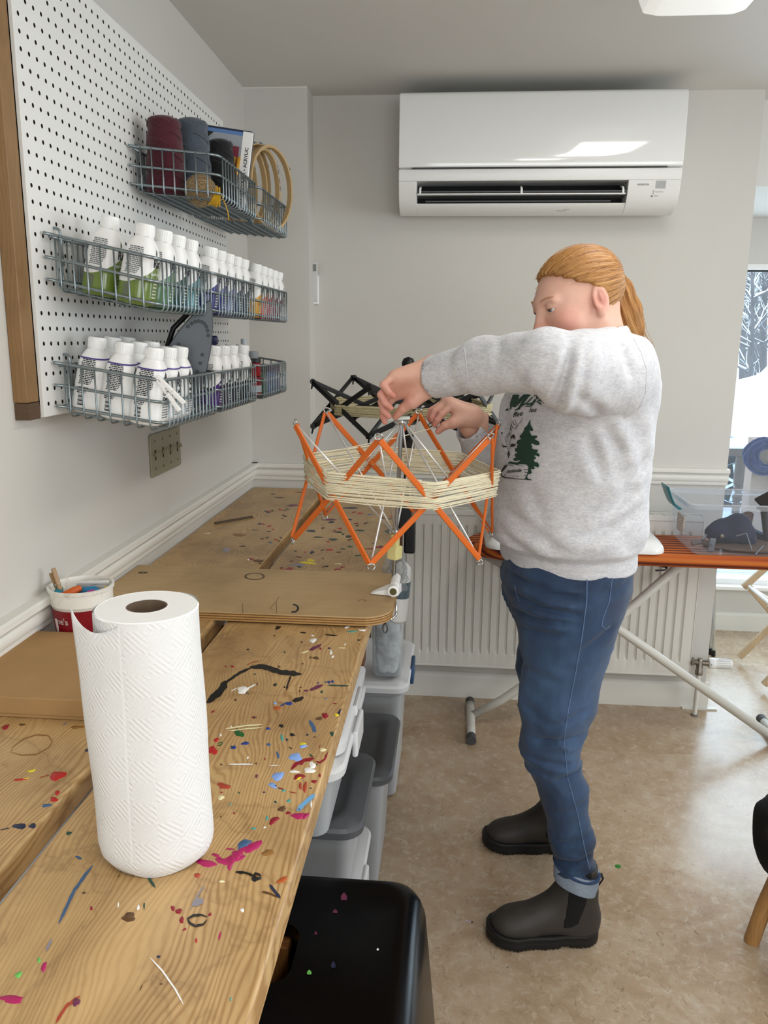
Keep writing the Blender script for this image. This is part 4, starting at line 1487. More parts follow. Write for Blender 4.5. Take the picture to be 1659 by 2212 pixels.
inpot('pale wooden clothes peg sticking up out of the pot toward the wall', 'clothes_peg', 'peg', '#9b7b53', (-.026, -.020, -.03), (-.047, -.014, .030), .008, .006)
inpot('white plastic clothes peg lying across the pot', 'clothes_peg', 'peg', '#dedddb', (-.018, .022, -.006), (.040, .026, -.006), .008, .006)
inpot('teal marker pen with rounded end beside the wooden peg', 'marker_pen', 'pen', '#1c7f96', (-.030, -.038, -.03), (-.036, -.012, -.004), .0095, .0)
inpot('orange marker pen near the front of the pot', 'marker_pen', 'pen', '#c8591a', (-.022, -.042, -.014), (.004, -.010, -.003), .008, 0)
inpot('blue marker pen lying in the middle of the pot', 'marker_pen', 'pen', '#2a7aa6', (.030, .002, -.010), (-.012, -.006, -.012), .0075, 0)
inpot('magenta marker pen end in the pot', 'marker_pen', 'pen', '#b32f8c', (.016, -.032, -.020), (.030, -.010, -.010), .0085, 0)
inpot('yellow marker pen end near the far rim of the pot', 'marker_pen', 'pen', '#d6ad21', (.044, .004, -.024), (.046, .012, -.006), .007, 0)
inpot('lime green pen at the front of the pot', 'marker_pen', 'pen', '#a9b52a', (.000, -.046, -.02), (.012, -.02, -.016), .006, 0)

# ------------------------------------------------------------------ paper towel roll
tx, ty = -.319, .792
zt0 = ZT+.0005
TH, TR = .291, .0545
PT = NT('paper_towel')
ua = PT.n('TexCoord').outputs['UV']
uv = PT.n('Mapping', {'Vector': ua, 'Scale': (1, 1, 1)}).outputs[0]
sx = PT.n('SeparateXYZ', {0: uv})
# quilted emboss: nested diamonds and a fine weave
U = PT.math('MULTIPLY', sx.outputs[0], 1.55)
V_ = PT.math('MULTIPLY', sx.outputs[1], 1.55)
tri = lambda x: PT.math('ABSOLUTE', PT.math('SUBTRACT', PT.math('FRACT', x), .5))
dia = PT.math('ADD', tri(U), tri(V_))
ringv = PT.math('SINE', PT.math('MULTIPLY', dia, 44.))
weave = PT.math('MULTIPLY', PT.math('SINE', PT.math('MULTIPLY', sx.outputs[0], 420.)), PT.math('SINE', PT.math('MULTIPLY', sx.outputs[1], 420.)))
nz2 = PT.noise(uv, 26, 4, .6)
hh = PT.math('ADD', PT.math('MULTIPLY', PT.math('MULTIPLY', ringv, .6), PT.ramp(PT.noise(uv, 5, 3, .6), [(.35, .15), (.65, 1.)])), PT.math('ADD', PT.math('MULTIPLY', weave, .12), PT.math('MULTIPLY', nz2, 1.1)))
PT.P(Base_Color=lin('#e4e4e3'), Roughness=.95, Subsurface_Weight=0.0)
PT.bump(hh, .5, .0016)
pt = thing('paper_towel_roll', 'upright white paper towel roll standing on the near plank', 'paper towel', (tx, ty, zt0))
mb = MB()
NU, NV = 96, 40
rr = random.Random(9)
wob = [rr.uniform(0, 6) for _ in range(5)]


def trad(a, f):
    r = TR*(1+.12*(1-f))*(1-.17*max(0, (.09-f)/.09)**2.2)*(1-.006*(f > .985))
    return r+.0010*math.sin(3*a+wob[0]+f*2)+.0008*math.sin(5*a+wob[1]-f*5)+.0006*math.sin(11*f+wob[2]+2*a)


def towel(u, v):
    a = 2*PI*u
    r = trad(a, v)
    return (tx+r*math.cos(a), ty+r*math.sin(a), zt0+TH*v+(.002*math.sin(2*a+1) if v == 0 else 0)+.002*(v == 0))


mb.grid(towel, NU, NV, True)
o = mb.build('towel_sheets', PT.m, pt, smooth=180)
uvl = o.data.uv_layers.new(name='UVMap')
for poly in o.data.polygons:
    for li in poly.loop_indices:
        vi = o.data.loops[li].vertex_index
        i, j = divmod(vi, NV)
        if poly.index//(NV-1) == NU-1 and i == 0:
            i = NU
        uvl.data[li].uv = (i/NU*2*PI*TR*14, j/NV*TH*14)
RI_ = .0215
top = MB()
spir = []
for i, r in enumerate(np.linspace(TR*.994, RI_, 22)):
    spir.append((float(r), TH+(.0007 if i % 2 else 0)+(-.0012 if i == 0 else 0)))
top.lathe(spir, (tx, ty, zt0), 64)
top.f = [f for f in top.f if len(f) == 4]
top.build('wound_edge', mat('towel_edge', '#f7f7f6', .95), pt, smooth=60)
core = MB().lathe([(RI_, TH+.0005), (RI_-.0018, TH+.0005), (RI_-.0018, .01), (0, .01)], (tx, ty, zt0), 48)
core.f = [f for f in core.f if len(f) == 4 or f[0] > 90]
core.build('cardboard_core', mat('core_card', '#6f5d4c', .9, var=.2, vscale=80), pt, smooth=40)
# the loose end of the outer sheet, standing away from the roll
mb = MB()


def flap(u, v):
    a = -1.70-u*1.06
    ext = u**1.6*.020*(.06+.94*v)
    r = trad(a, v)+.0001+.0007*min(1, u*3)+ext
    x, y = tx+r*math.cos(a), ty+r*math.sin(a)
    z = .012*(1-v)*0+TH*(.004+.995*v)+(-.014*math.sin(u*2.6) if v == 1 else 0)+.014*(u**4)*(v == 1)
    return (x, y, zt0+z)


mb.grid(flap, 22, 24)
o = mb.build('loose_sheet', PT.m, pt, smooth=180)
uvl = o.data.uv_layers.new(name='UVMap')
for li, l in enumerate(o.data.loops):
    i, j = divmod(l.vertex_index, 24)
    uvl.data[li].uv = (i/22*1.0, j/24*TH*14)
sm = o.modifiers.new('thick', 'SOLIDIFY')
sm.thickness = .0006

# ------------------------------------------------------------------ storage bins under the bench
CLR = clear('bin_clear_plastic', '#a4a9ad', .30, .25)  # clear plastic, its tint darkened by painted-in shade under the bench
LIDW = mat('bin_lid_white', '#d9dadb', .38)
LIDG = mat('bin_lid_grey', '#55575a', .45)  # grey lid, colour deepened with the bench's shade
GRYB = clear('bin_grey_shaded', '#6d7276', .28, .25)  # grey body tint holds the dimness under the bench as colour


def sbin(x0, x1, y0, y1, z0, z1, body, lid, label, latch=None, lidm=True, cat='bin'):
    t = thing('storage_bin', label, cat, ((x0+x1)/2, (y0+y1)/2, z0), 0, 'storage bins under the workbench')
    tp = .025
    secs = [(tp+.02, 0), (tp, .012), (.012, (z1-z0)*.86), (.012, (z1-z0)*.9), (0, (z1-z0)*.91), (0, z1-z0-.004)]
    mb = MB()
    n = None
    for o, z in secs:
        p = rrect(x0+o, x1-o, y0+o, y1-o, .03, 4)
        n = len(p)
        mb.v += [(a, b, z0+z) for a, b in p]
    for i in range(len(secs)-1):
        mb.f += [(i*n+k, i*n+(k+1) % n, (i+1)*n+(k+1) % n, (i+1)*n+k) for k in range(n)]
    mb.f.append(tuple(range(n)))
    mb.build('bin_body', body, t, smooth=35)
    # lid: dished top inside a rounded rim
    e = .012
    mb = MB()
    secs = [(-e, -.022), (-e-.002, -.006), (-e+.003, .001), (.012, .004), (.030, .001), (.038, -.008), (.05, -.010)]
    for o, z in secs:
        p = rrect(x0+o, x1-o, y0+o, y1-o, .045, 5)
        n = len(p)
        mb.v += [(a, b, z1+z) for a, b in p]
    for i in range(len(secs)-1):
        mb.f += [(i*n+k, i*n+(k+1) % n, (i+1)*n+(k+1) % n, (i+1)*n+k) for k in range(n)]
    mb.f.append(tuple((len(secs)-1)*n+k for k in range(n)))
    mb.build('lid', lid, t, smooth=40)
    ym = (y0+y1)/2
    if latch is not None:
        MB().box(x1+.010, x1+.022, ym-.055, ym+.055, z1-.055, z1+.003).build('latch', latch, t, bevel=.005, seg=3)
    return t


sbin(-.60, -.185, 1.37, 1.78, 0, .262, CLR, LIDW, 'lowest clear bin with white lid just past the black stool', LIDW)
sbin(-.62, -.172, 1.45, 1.745, .268, .475, GRYB, LIDG, 'grey-lidded bin stacked on the nearest clear bin', None)
sbin(-.60, -.198, 1.36, 1.76, .482, .655, CLR, LIDW, 'white-lidded clear bin topmost of the near stack', LIDW)
t = thing('bin_lid', 'spare white bin lid lying under the bench edge above the near stack', 'lid', (-.39, 1.58, .662))
mb = MB()
secs = [(0, 0), (-.002, .02), (.004, .028), (.016, .032), (.03, .03), (.04, .02)]
for o_, z in secs:
    p = rrect(-.60+o_, -.190-o_, 1.39+o_, 1.80-o_, .04, 5)
    n = len(p)
    mb.v += [(a, b, .662+z) for a, b in p]
for i in range(len(secs)-1):
    mb.f += [(i*n+k, i*n+(k+1) % n, (i+1)*n+(k+1) % n, (i+1)*n+k) for k in range(n)]
mb.f.append(tuple((len(secs)-1)*n+k for k in range(n)))
mb.build('lid_panel', LIDW, t, smooth=40)
MB().box(-.194, -.184, 1.56, 1.66, .666, .69).build('latch', LIDW, t, bevel=.003)
sbin(-.62, -.142, 1.86, 2.20, 0, .352, GRYB, LIDG, 'grey-lidded, shade-tinted bin behind the near stack', None)
sbin(-.62, -.125, 2.30, 2.68, 0, .402, CLR, LIDW, 'white-lidded bin at the far end carrying a clear jug', mat('blue_latch', '#2d4a70', .4))
# clear jug on the far bin
c0 = at(818, 1465, 2, .406)
t = thing('plastic_jug', 'clear plastic jug of wadding standing on the far white bin lid', 'jug', (-.185, 2.40, .406))
mb = MB()
secs = [(.042, 0), (.046, .01), (.05, .30), (.052, .31), (.052, .318)]
for r, z in secs:
    p = rrect(-.185-r, -.185+r, 2.40-r, 2.40+r, .018, 4)
    n = len(p)
    mb.v += [(a, b, .4065+z) for a, b in p]
for i in range(len(secs)-1):
    mb.f += [(i*n+k, i*n+(k+1) % n, (i+1)*n+(k+1) % n, (i+1)*n+k) for k in range(n)]
mb.f.append(tuple(range(n)))
mb.build('jug_body', clear('jug_clear', '#e9eced', .14, .12), t, smooth=35)
fill = lambda P: s_loft(P, [(.415, -.185, 2.4, .036, .036), (.60, -.185, 2.4, .040, .040), (.66, -.185, 2.4, .02, .02)], 2.6)+.006*vnoise(P, 60)
sdf_obj('wadding', fill, (-.24, 2.34, .40), (-.13, 2.46, .69), .005, mat('wadding', '#dcdddd', .9, var=.35, vscale=60), t)

# plastic bag with a white bottle hanging at the bench edge beyond the clamp
bp = at(862, 1290, 1, 2.02)
t = thing('hanging_bottle', 'white squeeze bottle with a blue-grey band hanging beside the bench edge', 'bottle', (bp[0], 2.02, bp[2]))
R_ = rotm(0, .10, 0)
b0 = at(858, 1342, 1, 2.02)
b1 = at(870, 1215, 1, 2.02)
ax_ = (Vector(b1)-Vector(b0))
Lb = ax_.length
q = ax_.to_track_quat('Z', 'Y').to_matrix()
MB().lathe([(0, 0), (.018, 0), (.024, .006), (.025, Lb*.2), (.025, Lb*.8), (.022, Lb*.93), (.010, Lb)], b0, 24, q).build('bottle_body', LABM, t, smooth=40)
MB().lathe([(.0255, Lb*.43), (.0258, Lb*.44), (.0258, Lb*.69), (.0255, Lb*.70)], b0, 24, q).build('label_band', mat('bottle_band', '#5d7079', .4), t, smooth=180)
q0 = at(846, 1262, 1, 2.0)
MB().tube([q0, Vector(q0)+Vector((.004, 0, -.02))], .010, 12).build('cap', mat('orange_cap', '#c9822b', .4), t, smooth=40)
t2 = thing('plastic_bag', 'crumpled clear plastic bag hanging from the bench edge at the swift clamp', 'bag', tuple(at(855, 1180, 1, 1.95)))
mb = MB()
bc0, bc1 = at(856, 1178, 1, 1.93), at(852, 1275, 1, 1.93)


def bagf(u, v):
    a = 2*PI*u
    p = Vector(bc0).lerp(Vector(bc1), v)
    r = .010+.022*math.sin(min(1, v*1.3)*PI*.6)
    k = 1+.25*math.sin(5*a+v*9)+.18*math.sin(9*a-v*17)
    return (p.x+r*k*math.cos(a)*.8, p.y+r*k*math.sin(a)*.6, p.z)


mb.grid(bagf, 36, 14, True)
mb.build('film', clear('bag_film', '#e8eaea', .12, .12), t2, smooth=60)

# ------------------------------------------------------------------ black step stool
st = thing('step_stool', 'glossy black plastic step stool tucked under the bench', 'stool', (-.21, 1.08, 0))
BST = mat('stool_black', '#060607', .26, ior=1.3, bump=.06, bscale=500)
SZ = .47
x0, x1, y0, y1 = -.40, -.036, .86, 1.315
mb = MB()
secs = [(-.055, 0.0), (-.040, .10), (-.012, SZ-.05), (-.004, SZ-.022), (.003, SZ-.008), (.014, SZ), (.026, SZ+.001), (.040, SZ-.004)]
hole = rrect(-.325, -.232, 1.048, 1.182, .035, 5)
for o_, z in secs:
    p = rrect(x0+o_, x1-o_, y0+o_, y1-o_, .05, 5)
    n = len(p)
    mb.v += [(a, b, z) for a, b in p]
for i in range(len(secs)-1):
    mb.f += [(i*n+k, i*n+(k+1) % n, (i+1)*n+(k+1) % n, (i+1)*n+k) for k in range(n)]
# top with the handle hole: both rings have the same count
base = (len(secs)-1)*n
hb = len(mb.v)
mb.v += [(a, b, SZ-.004) for a, b in hole]+[(a, b, SZ-.03) for a, b in hole]
mb.f += [(base+k, base+(k+1) % n, hb+(k+1) % n, hb+k) for k in range(n)]
mb.f += [(hb+k, hb+(k+1) % n, hb+n+(k+1) % n, hb+n+k) for k in range(n)]
mb.build('stool_body', BST, st, smooth=45)
for u, v, w_, h_, c_ in ((743, 1938, 14, 16, 'plum'), (724, 1969, 10, 8, 'plum'), (668, 2101, 10, 10, 'lgreen'), (816, 2051, 5, 5, 'white'), (682, 2016, 5, 8, 'plum'), (720, 2085, 10, 14, 'navy')):
    pts = [at(u+w_/2*math.cos(a), v+h_/2*math.sin(a)*(1+.3*math.sin(3*a)), 2, SZ-.003) for a in np.linspace(0, 6.28, 13)[:-1]]
    mb = MB()
    mb.v = [tuple(q) for q in pts]
    mb.f = [tuple(range(12))]
    mb.build('paint_spot', PM[c_], st)
# wooden upright seen through the handle hole
tb = thing('wooden_crate', 'brown wooden crate under the stool seen through its handle hole', 'crate', (-.30, 1.17, 0))
for b in ((-.345, -.255, 1.165, 1.18, 0, .43), (-.345, -.255, 1.235, 1.25, 0, .43), (-.345, -.33, 1.18, 1.235, 0, .43), (-.27, -.255, 1.18, 1.235, 0, .43)):
    MB().box(*b).build('board', wood('crate_wood', '#8a5a2a', '#6d431c', '#4d2d12', along=2, rough=.6), tb, bevel=.002)
# ------------------------------------------------------------------ orange umbrella swift clamped to the plywood board
ORG = mat('orange_stick', '#d4661b', .42, bump=.08, bscale=300)
SX, SY, SR, ZT_, ZB_ = -.1139, 1.72, .2296, 1.2674, 1.0211
TX, TY = .0386, -.0214
ZMID = (ZT_+ZB_)/2


def sw(x, y, z):
    return Vector((SX+x+TX*(z-ZMID), SY+y+TY*(z-ZMID), z-TX*x-TY*y))


swift = thing('umbrella_swift', 'open umbrella swift of orange sticks and steel wires clamped to the plywood board', 'yarn swift', (-.125, 1.72, ZPL))
Tt = [sw(SR*math.cos(-1.6911+i*PI/3), SR*math.sin(-1.6911+i*PI/3), ZT_) for i in range(6)]
Bt = [sw(SR*math.cos(-1.7102+i*PI/3), SR*math.sin(-1.7102+i*PI/3), ZB_) for i in range(6)]
cen = lambda z: sw(0, 0, z)
for i in range(6):
    for s, ro in ((1, .0030), (-1, -.0030)):
        a, b = Tt[i], Bt[(i+s) % 6]
        rad = ((a+b)/2-cen(ZMID))
        rad.z = 0
        rad = rad.normalized()*ro
        d = (b-a).normalized()
        MB().bar(a+d*.003+rad, b-d*.003+rad, .0118, .0052, rad).build('stick', ORG, swift, bevel=.0018)
    mid = (Tt[i]+Bt[(i+1) % 6])/2
    rd = (mid-cen(mid.z)).normalized()
    MB().tube([mid-rd*.010, mid+rd*.010], .0022, 8).build('rivet', STEEL, swift, smooth=40)
ZH, ZL = 1.2719, 1.0303
top_hub, bot_hub = cen(ZH), cen(ZL)
for i in range(6):
    for tip, hub, dz in ((Tt[i], bot_hub, .004), (Bt[i], top_hub, -.006)):
        rd = (tip-hub)
        rd.z = 0
        rd.normalize()
        p = hub+rd*.011+Vector((0, 0, dz))
        MB().tube([p, tip], .0020, 8).build('wire', WIREM, swift, smooth=180)
        # bent loop that holds the two sticks together at the tip
        sdir = Vector((-rd.y, rd.x, 0))
        up = Vector((0, 0, 1 if dz > 0 else -1))
        lp = [tip+sdir*.008*math.cos(q)+up*(.004+.006*math.sin(q)) + rd*.003*math.sin(2*q) for q in np.linspace(0, 2*PI, 14)[:-1]]
        MB().tube(lp, .0015, 6, closed=True).build('wire_loop', STEEL, swift, smooth=180)
CREAM = mat('swift_cream_plastic', '#d9cf8e', .4)
rodb = sw(0, 0, ZPL-.03)
MB().tube([rodb, cen(ZL-.02), cen(ZH+.004)], .0046, 14).build('centre_rod', mat('rod_steel', '#9ea1a3', .25, 1.), swift, smooth=40)
ax_ = (cen(1.3)-cen(1.0)).normalized()
qm = ax_.to_track_quat('Z', 'Y').to_matrix()
for h_, nm in ((top_hub, 'top_hub'), (bot_hub, 'sliding_hub')):
    mb = MB().lathe([(0, -.005), (.011, -.005), (.012, -.003), (.012, .003), (.011, .005), (0, .005)], h_, 20, qm)
    for k in range(6):
        a = k*PI/3-1.7
        mb.tube([h_+qm @ Vector((.013*math.cos(a)-.003*math.sin(a), .013*math.sin(a)+.003*math.cos(a), 0)), h_+qm @ Vector((.013*math.cos(a)+.003*math.sin(a), .013*math.sin(a)-.003*math.cos(a), 0))], .0034, 8)
    mb.build(nm, STEEL, swift, smooth=40)
p = cen(ZH+.007)
MB().box(p.x-.030, p.x+.018, p.y-.009, p.y+.009, p.z-.002, p.z+.005, rotm(0, -.06, .1), p).build('top_cap', mat('cap_pale_green', '#d3dcd3', .3), swift, bevel=.002)
c_ = cen(ZL-.030)
MB().box(c_.x-.0075, c_.x+.0075, c_.y-.0075, c_.y+.0075, c_.z-.006, c_.z+.024, qm, c_).build('collar_neck', CREAM, swift, bevel=.002)
c_ = cen(ZL-.049)
MB().box(c_.x-.0135, c_.x+.0135, c_.y-.0125, c_.y+.0125, c_.z-.014, c_.z+.016, qm, c_).build('collar', CREAM, swift, bevel=.003)
text('mark', 'V', .012, INK, swift, c_+Vector((-.004, -.0131, -.008)), (1, 0, 0), (0, 0, 1))
# white plastic clamp gripping the board edge
cz = ZPL+.001
q = at(850, 1275, 1, 1.650)
mb = MB().prism([(-.168, 1.672), (-.108, 1.664), (-.102, 1.700), (-.120, 1.715), (-.150, 1.702), (-.172, 1.684)], lambda a, b: (a, b, cz), lambda a, b: (a+(.010 if a < -.14 else 0), b, cz+(.007 if a < -.14 else .020)))
mb.build('clamp_jaw', WHITEP, swift, bevel=.003)
MB().tube([(q[0], 1.650, q[2]), (q[0], 1.735, q[2]+.003)], .0100, 20).build('clamp_screw', WHITEP, swift, smooth=40)
for yy, ra in ((1.640, .0125), (1.668, .0118)):
    MB().lathe([(ra*.6, 0), (ra*.93, .001), (ra, .004), (ra*.95, .008), (ra*.6, .009)], (q[0], yy+.009, q[2]), 28, rotm(PI/2, 0, 0)).build('screw_collar', WHITEP, swift, smooth=40)
MB().tube([(q[0], 1.6385, q[2]), (q[0], 1.646, q[2])], .0076, 18).build('screw_end', mat('screw_end_bronze', '#5d5634', .5, .5), swift, smooth=40)
MB().tube(arcpath([(-.1105, 1.64, ZPL-.002), (-.1095, 1.64, ZPL-.032), (-.120, 1.62, ZPL-.036)], .006, 4), .0024, 10).build('clamp_hook', STEEL, swift, smooth=180)
e0 = Vector(at(832, 1357, 1, 1.60))
MB().tube([e0+Vector((0, 0, .024)), e0+Vector((0, 0, .010))], .0022, 8).tube([e0+Vector((.0048*math.sin(q_), 0, .010*math.cos(q_))) for q_ in np.linspace(0, 2*PI, 17)[:-1]], .0018, 6, closed=True).build('eye_hook', mat('eye_iron', '#5f6060', .35, .9), swift, smooth=180)

# yarn wound round the waist of the swift: one long strand
YC = mat('cream_wool', '#efe6c6', .92, var=.10, vscale=220, bump=.8, bscale=900, bdist=.0008, sheen=.15)
skein = thing('yarn_skein', 'cream wool skein wound round the waist of the orange swift', 'yarn', (SX, SY, 1.16))
rr = random.Random(21)
pts = []
turns = 25
cross = []
for i in range(6):
    a = -1.7007+PI/6+i*PI/3
    cross.append(a)
RC = SR*math.cos(PI/6)+.011
zoff = []
for t_ in range(turns):
    f = t_/(turns-1)
    base = 1.130+.056*f
    lay = rr.uniform(0, .004)
    cz_ = [base+rr.uniform(-.0022, .0022) for _ in range(6)]
    for i in range(6):
        # sticks spread away from the crossing: yarn above or below sits a little further out
        zc = cz_[i]
        zn = cz_[(i+1) % 6] if i < 5 else cz_[0]+.0023
        r0 = RC+lay+abs(zc-ZMID)*.12
        a0, a1 = cross[i], cross[i]+PI/3
        p0 = (r0*math.cos(a0), r0*math.sin(a0), zc)
        p1 = (r0*math.cos(a1), r0*math.sin(a1), zn)
        sag = rr.uniform(-.0004, .0026)*(1.3-f)
        for k in range(8):
            g = k/8
            w_ = 4*g*(1-g)
            # round the corner a little
            pts.append(sw(p0[0]+(p1[0]-p0[0])*g, p0[1]+(p1[1]-p0[1])*g, p0[2]+(p1[2]-p0[2])*g-sag*w_+rr.uniform(-.0003, .0003)))
stuff(MB().tube(pts, .00135, 6).build('wound_strand', YC, skein, smooth=180))
# tail of the strand, led up to the far hand
tail = [at(672, 985, 1, 1.74), at(760, 966, 1, 1.78), at(860, 945, 1, 1.84), at(930, 926, 1, 1.915), at(945, 921, 1, 1.925)]
MB().tube(tail, .0011, 6).build('loose_end', YC, skein, smooth=180)
TIE = mat('grey_green_tie', '#4b5247', .8)
t = thing('yarn_tie', 'thin grey-green tie held in the far hand at the swift top', 'tie', tuple(at(931, 918, 1, 1.93)))
c_ = Vector(at(931, 917, 1, 1.925))
dS = (Bt[4]-Tt[3]).normalized() if False else (Bt[2]-Tt[3]).normalized()
e1 = dS.orthogonal().normalized()
e2 = dS.cross(e1)
MB().tube([c_+e1*.008*math.cos(q_)+e2*.008*math.sin(q_)+dS*.002*math.sin(q_) for q_ in np.linspace(0, 6.28, 13)[:-1]], .0016, 6, closed=True).build('loop', TIE, t, smooth=180)
MB().tube([at(936, 918, 1, 1.92), at(944, 925, 1, 1.917), at(953, 926, 1, 1.917), at(950, 932, 1, 1.917), at(942, 929, 1, 1.917)], .0014, 6).build('tail', TIE, t, smooth=180)

# ------------------------------------------------------------------ black swift on the far end of the bench
BSW = mat('swift_black', '#070708', .45)
bs = thing('black_swift', 'black plastic swift with flat arms on a post at the far bench end', 'yarn swift', (-.135, 2.40, ZT))
CX, CY, CRD, CT, CB, PH = -.135, 2.40, .28, 1.32, 1.19, math.radians(12)
Tb = [Vector((CX+CRD*math.cos(PI*i/3+PH), CY+CRD*math.sin(PI*i/3+PH), CT)) for i in range(6)]
Bb = [Vector((CX+CRD*math.cos(PI*i/3+PH), CY+CRD*math.sin(PI*i/3+PH), CB)) for i in range(6)]
for i in range(6):
    for s, off in ((1, .003), (-1, -.003)):
        a, b = Tb[i], Bb[(i+s) % 6]
        m_ = (a+b)/2
        rd = Vector((m_.x-CX, m_.y-CY, 0)).normalized()
        MB().bar(a+rd*off, b+rd*off, .005, .0145, (0, 0, 1)).build('lattice_arm', BSW, bs, bevel=.0015)
    rd = Vector((Tb[i].x-CX, Tb[i].y-CY, 0)).normalized()
    up_h, lo_h = Vector((CX, CY, 1.300))+rd*.022, Vector((CX, CY, 1.205))+rd*.022
    MB().bar(Tb[i], lo_h+rd*.0, .005, .013, (0, 0, 1)).build('strut', BSW, bs, bevel=.0015)
    MB().bar(Bb[i], up_h, .005, .013, (0, 0, 1)).build('strut', BSW, bs, bevel=.0015)
    for p in (Tb[i], Bb[i]):
        sd = Vector((-rd.y, rd.x, 0))
        MB().tube([p-sd*.007, p+sd*.007], .0085, 14).build('tip_joint', BSW, bs, smooth=40)
        MB().tube([p+Vector((0, 0, -.006)), p+Vector((rd.x*.004, rd.y*.004, -.022))], [.0032, .0022], 8).build('tip_peg', BSW, bs, smooth=40)
MB().lathe([(.006, 0), (.013, .001), (.026, .004), (.028, .012), (.026, .020), (.012, .022), (0, .022)], (CX, CY, 1.290), 24).build('upper_hub', BSW, bs, smooth=40)
MB().lathe([(.006, 0), (.022, .002), (.030, .006), (.030, .020), (.022, .026), (0, .026)], (CX, CY, 1.192), 24).build('lower_hub', BSW, bs, smooth=40)
MB().lathe([(.012, 0), (.0125, .03), (.016, .034), (.018, .05), (.012, .056), (0, .057)], (CX, CY, 1.115), 20).build('lock_nut', BSW, bs, smooth=40)
MB().box(CX-.022, CX+.022, CY-.014, CY+.014, 1.105, 1.165).build('slide_block', BSW, bs, bevel=.004)
MB().tube([(CX, CY, .88), (CX, CY, 1.36)], .0085, 16).build('post', BSW, bs, smooth=40)
MB().lathe([(0, -.020), (.012, -.016), (.0185, -.006), (.0195, .004), (.014, .016), (0, .021)], (CX, CY, 1.372), 24).build('knob', BSW, bs, smooth=180)
for k in range(10):
    MB().box(CX-.009, CX+.002, CY-.0094, CY-.0084, 1.045+k*.006, 1.0475+k*.006).build('scale_mark', mat('scale_white', '#c9c7bd', .5), bs)
MB().box(CX-.024, CX+.024, CY-.022, CY+.022, .876, .955).build('clamp_body', BSW, bs, bevel=.008, seg=3)
MB().box(CX-.004, CX+.030, CY-.020, CY+.020, .80, .90).build('clamp_jaw', BSW, bs, bevel=.006, seg=3)
YC2 = mat('ecru_wool', '#cfc49c', .92, var=.25, vscale=120, bump=.8, bscale=900, bdist=.0008)
sk2 = thing('yarn_skein', 'ecru wool skein wound round the black swift', 'yarn', (CX, CY, 1.24))
pts = []
R2 = CRD*math.cos(PI/6)+.008
zlo = at(800, 893, 1, 2.18)[2]
for t_ in range(34):
    f = rr.random()
    lay = rr.uniform(0, .008)
    base = 1.236+.026*f
    for i in range(6):
        a0 = PH+PI/6+i*PI/3
        zc = base+rr.uniform(-.003, .003)
        p0 = Vector((CX+(R2+lay)*math.cos(a0), CY+(R2+lay)*math.sin(a0), zc))
        p1 = Vector((CX+(R2+lay)*math.cos(a0+PI/3), CY+(R2+lay)*math.sin(a0+PI/3), zc))
        for k in range(5):
            p = p0.lerp(p1, k/5)
            p.z -= .003*4*(k/5)*(1-k/5)*(1-f)
            pts.append(p)
stuff(MB().tube(pts, .0016, 5).build('wound_strand', YC2, sk2, smooth=180))
# ------------------------------------------------------------------ the person at the swift
from mathutils.bvhtree import BVHTree
from mathutils.geometry import delaunay_2d_cdt

SKT = NT('skin')
att = SKT.n('VertexColor', layer_name='tint').outputs[0]
sv = SKT.coord()
mot = SKT.ramp(SKT.noise(sv, 70, 4), [(.3, .93), (.7, 1.0)])
SKT.P(Base_Color=SKT.mix(1., att, mot, 'MULTIPLY'), Roughness=.48, Subsurface_Weight=.12, Subsurface_Scale=.01)
SKT.bump(SKT.noise(sv, 420, 3), .12, .0008)
person = thing('person', 'person with ginger ponytail in grey sweatshirt and jeans reaching over the orange swift', 'person', (.28, 1.9, 0))

HC = np.array([.2714, 1.8777, 1.5215])
hy, hp, hr_ = .40, .36, .096
F0 = np.array([-math.cos(hy), -math.sin(hy), 0])
L0 = np.array([math.sin(hy), -math.cos(hy), 0])
U0 = np.array([0, 0, 1.])
F1 = F0*math.cos(hp)-U0*math.sin(hp)
U1 = U0*math.cos(hp)+F0*math.sin(hp)
L1 = L0*math.cos(hr_)+U1*math.sin(hr_)
U1 = U1*math.cos(hr_)-L0*math.sin(hr_)
HF = np.stack([F1, L1, U1])
hd = lambda f, l, u: HC+F1*f+L1*l+U1*u


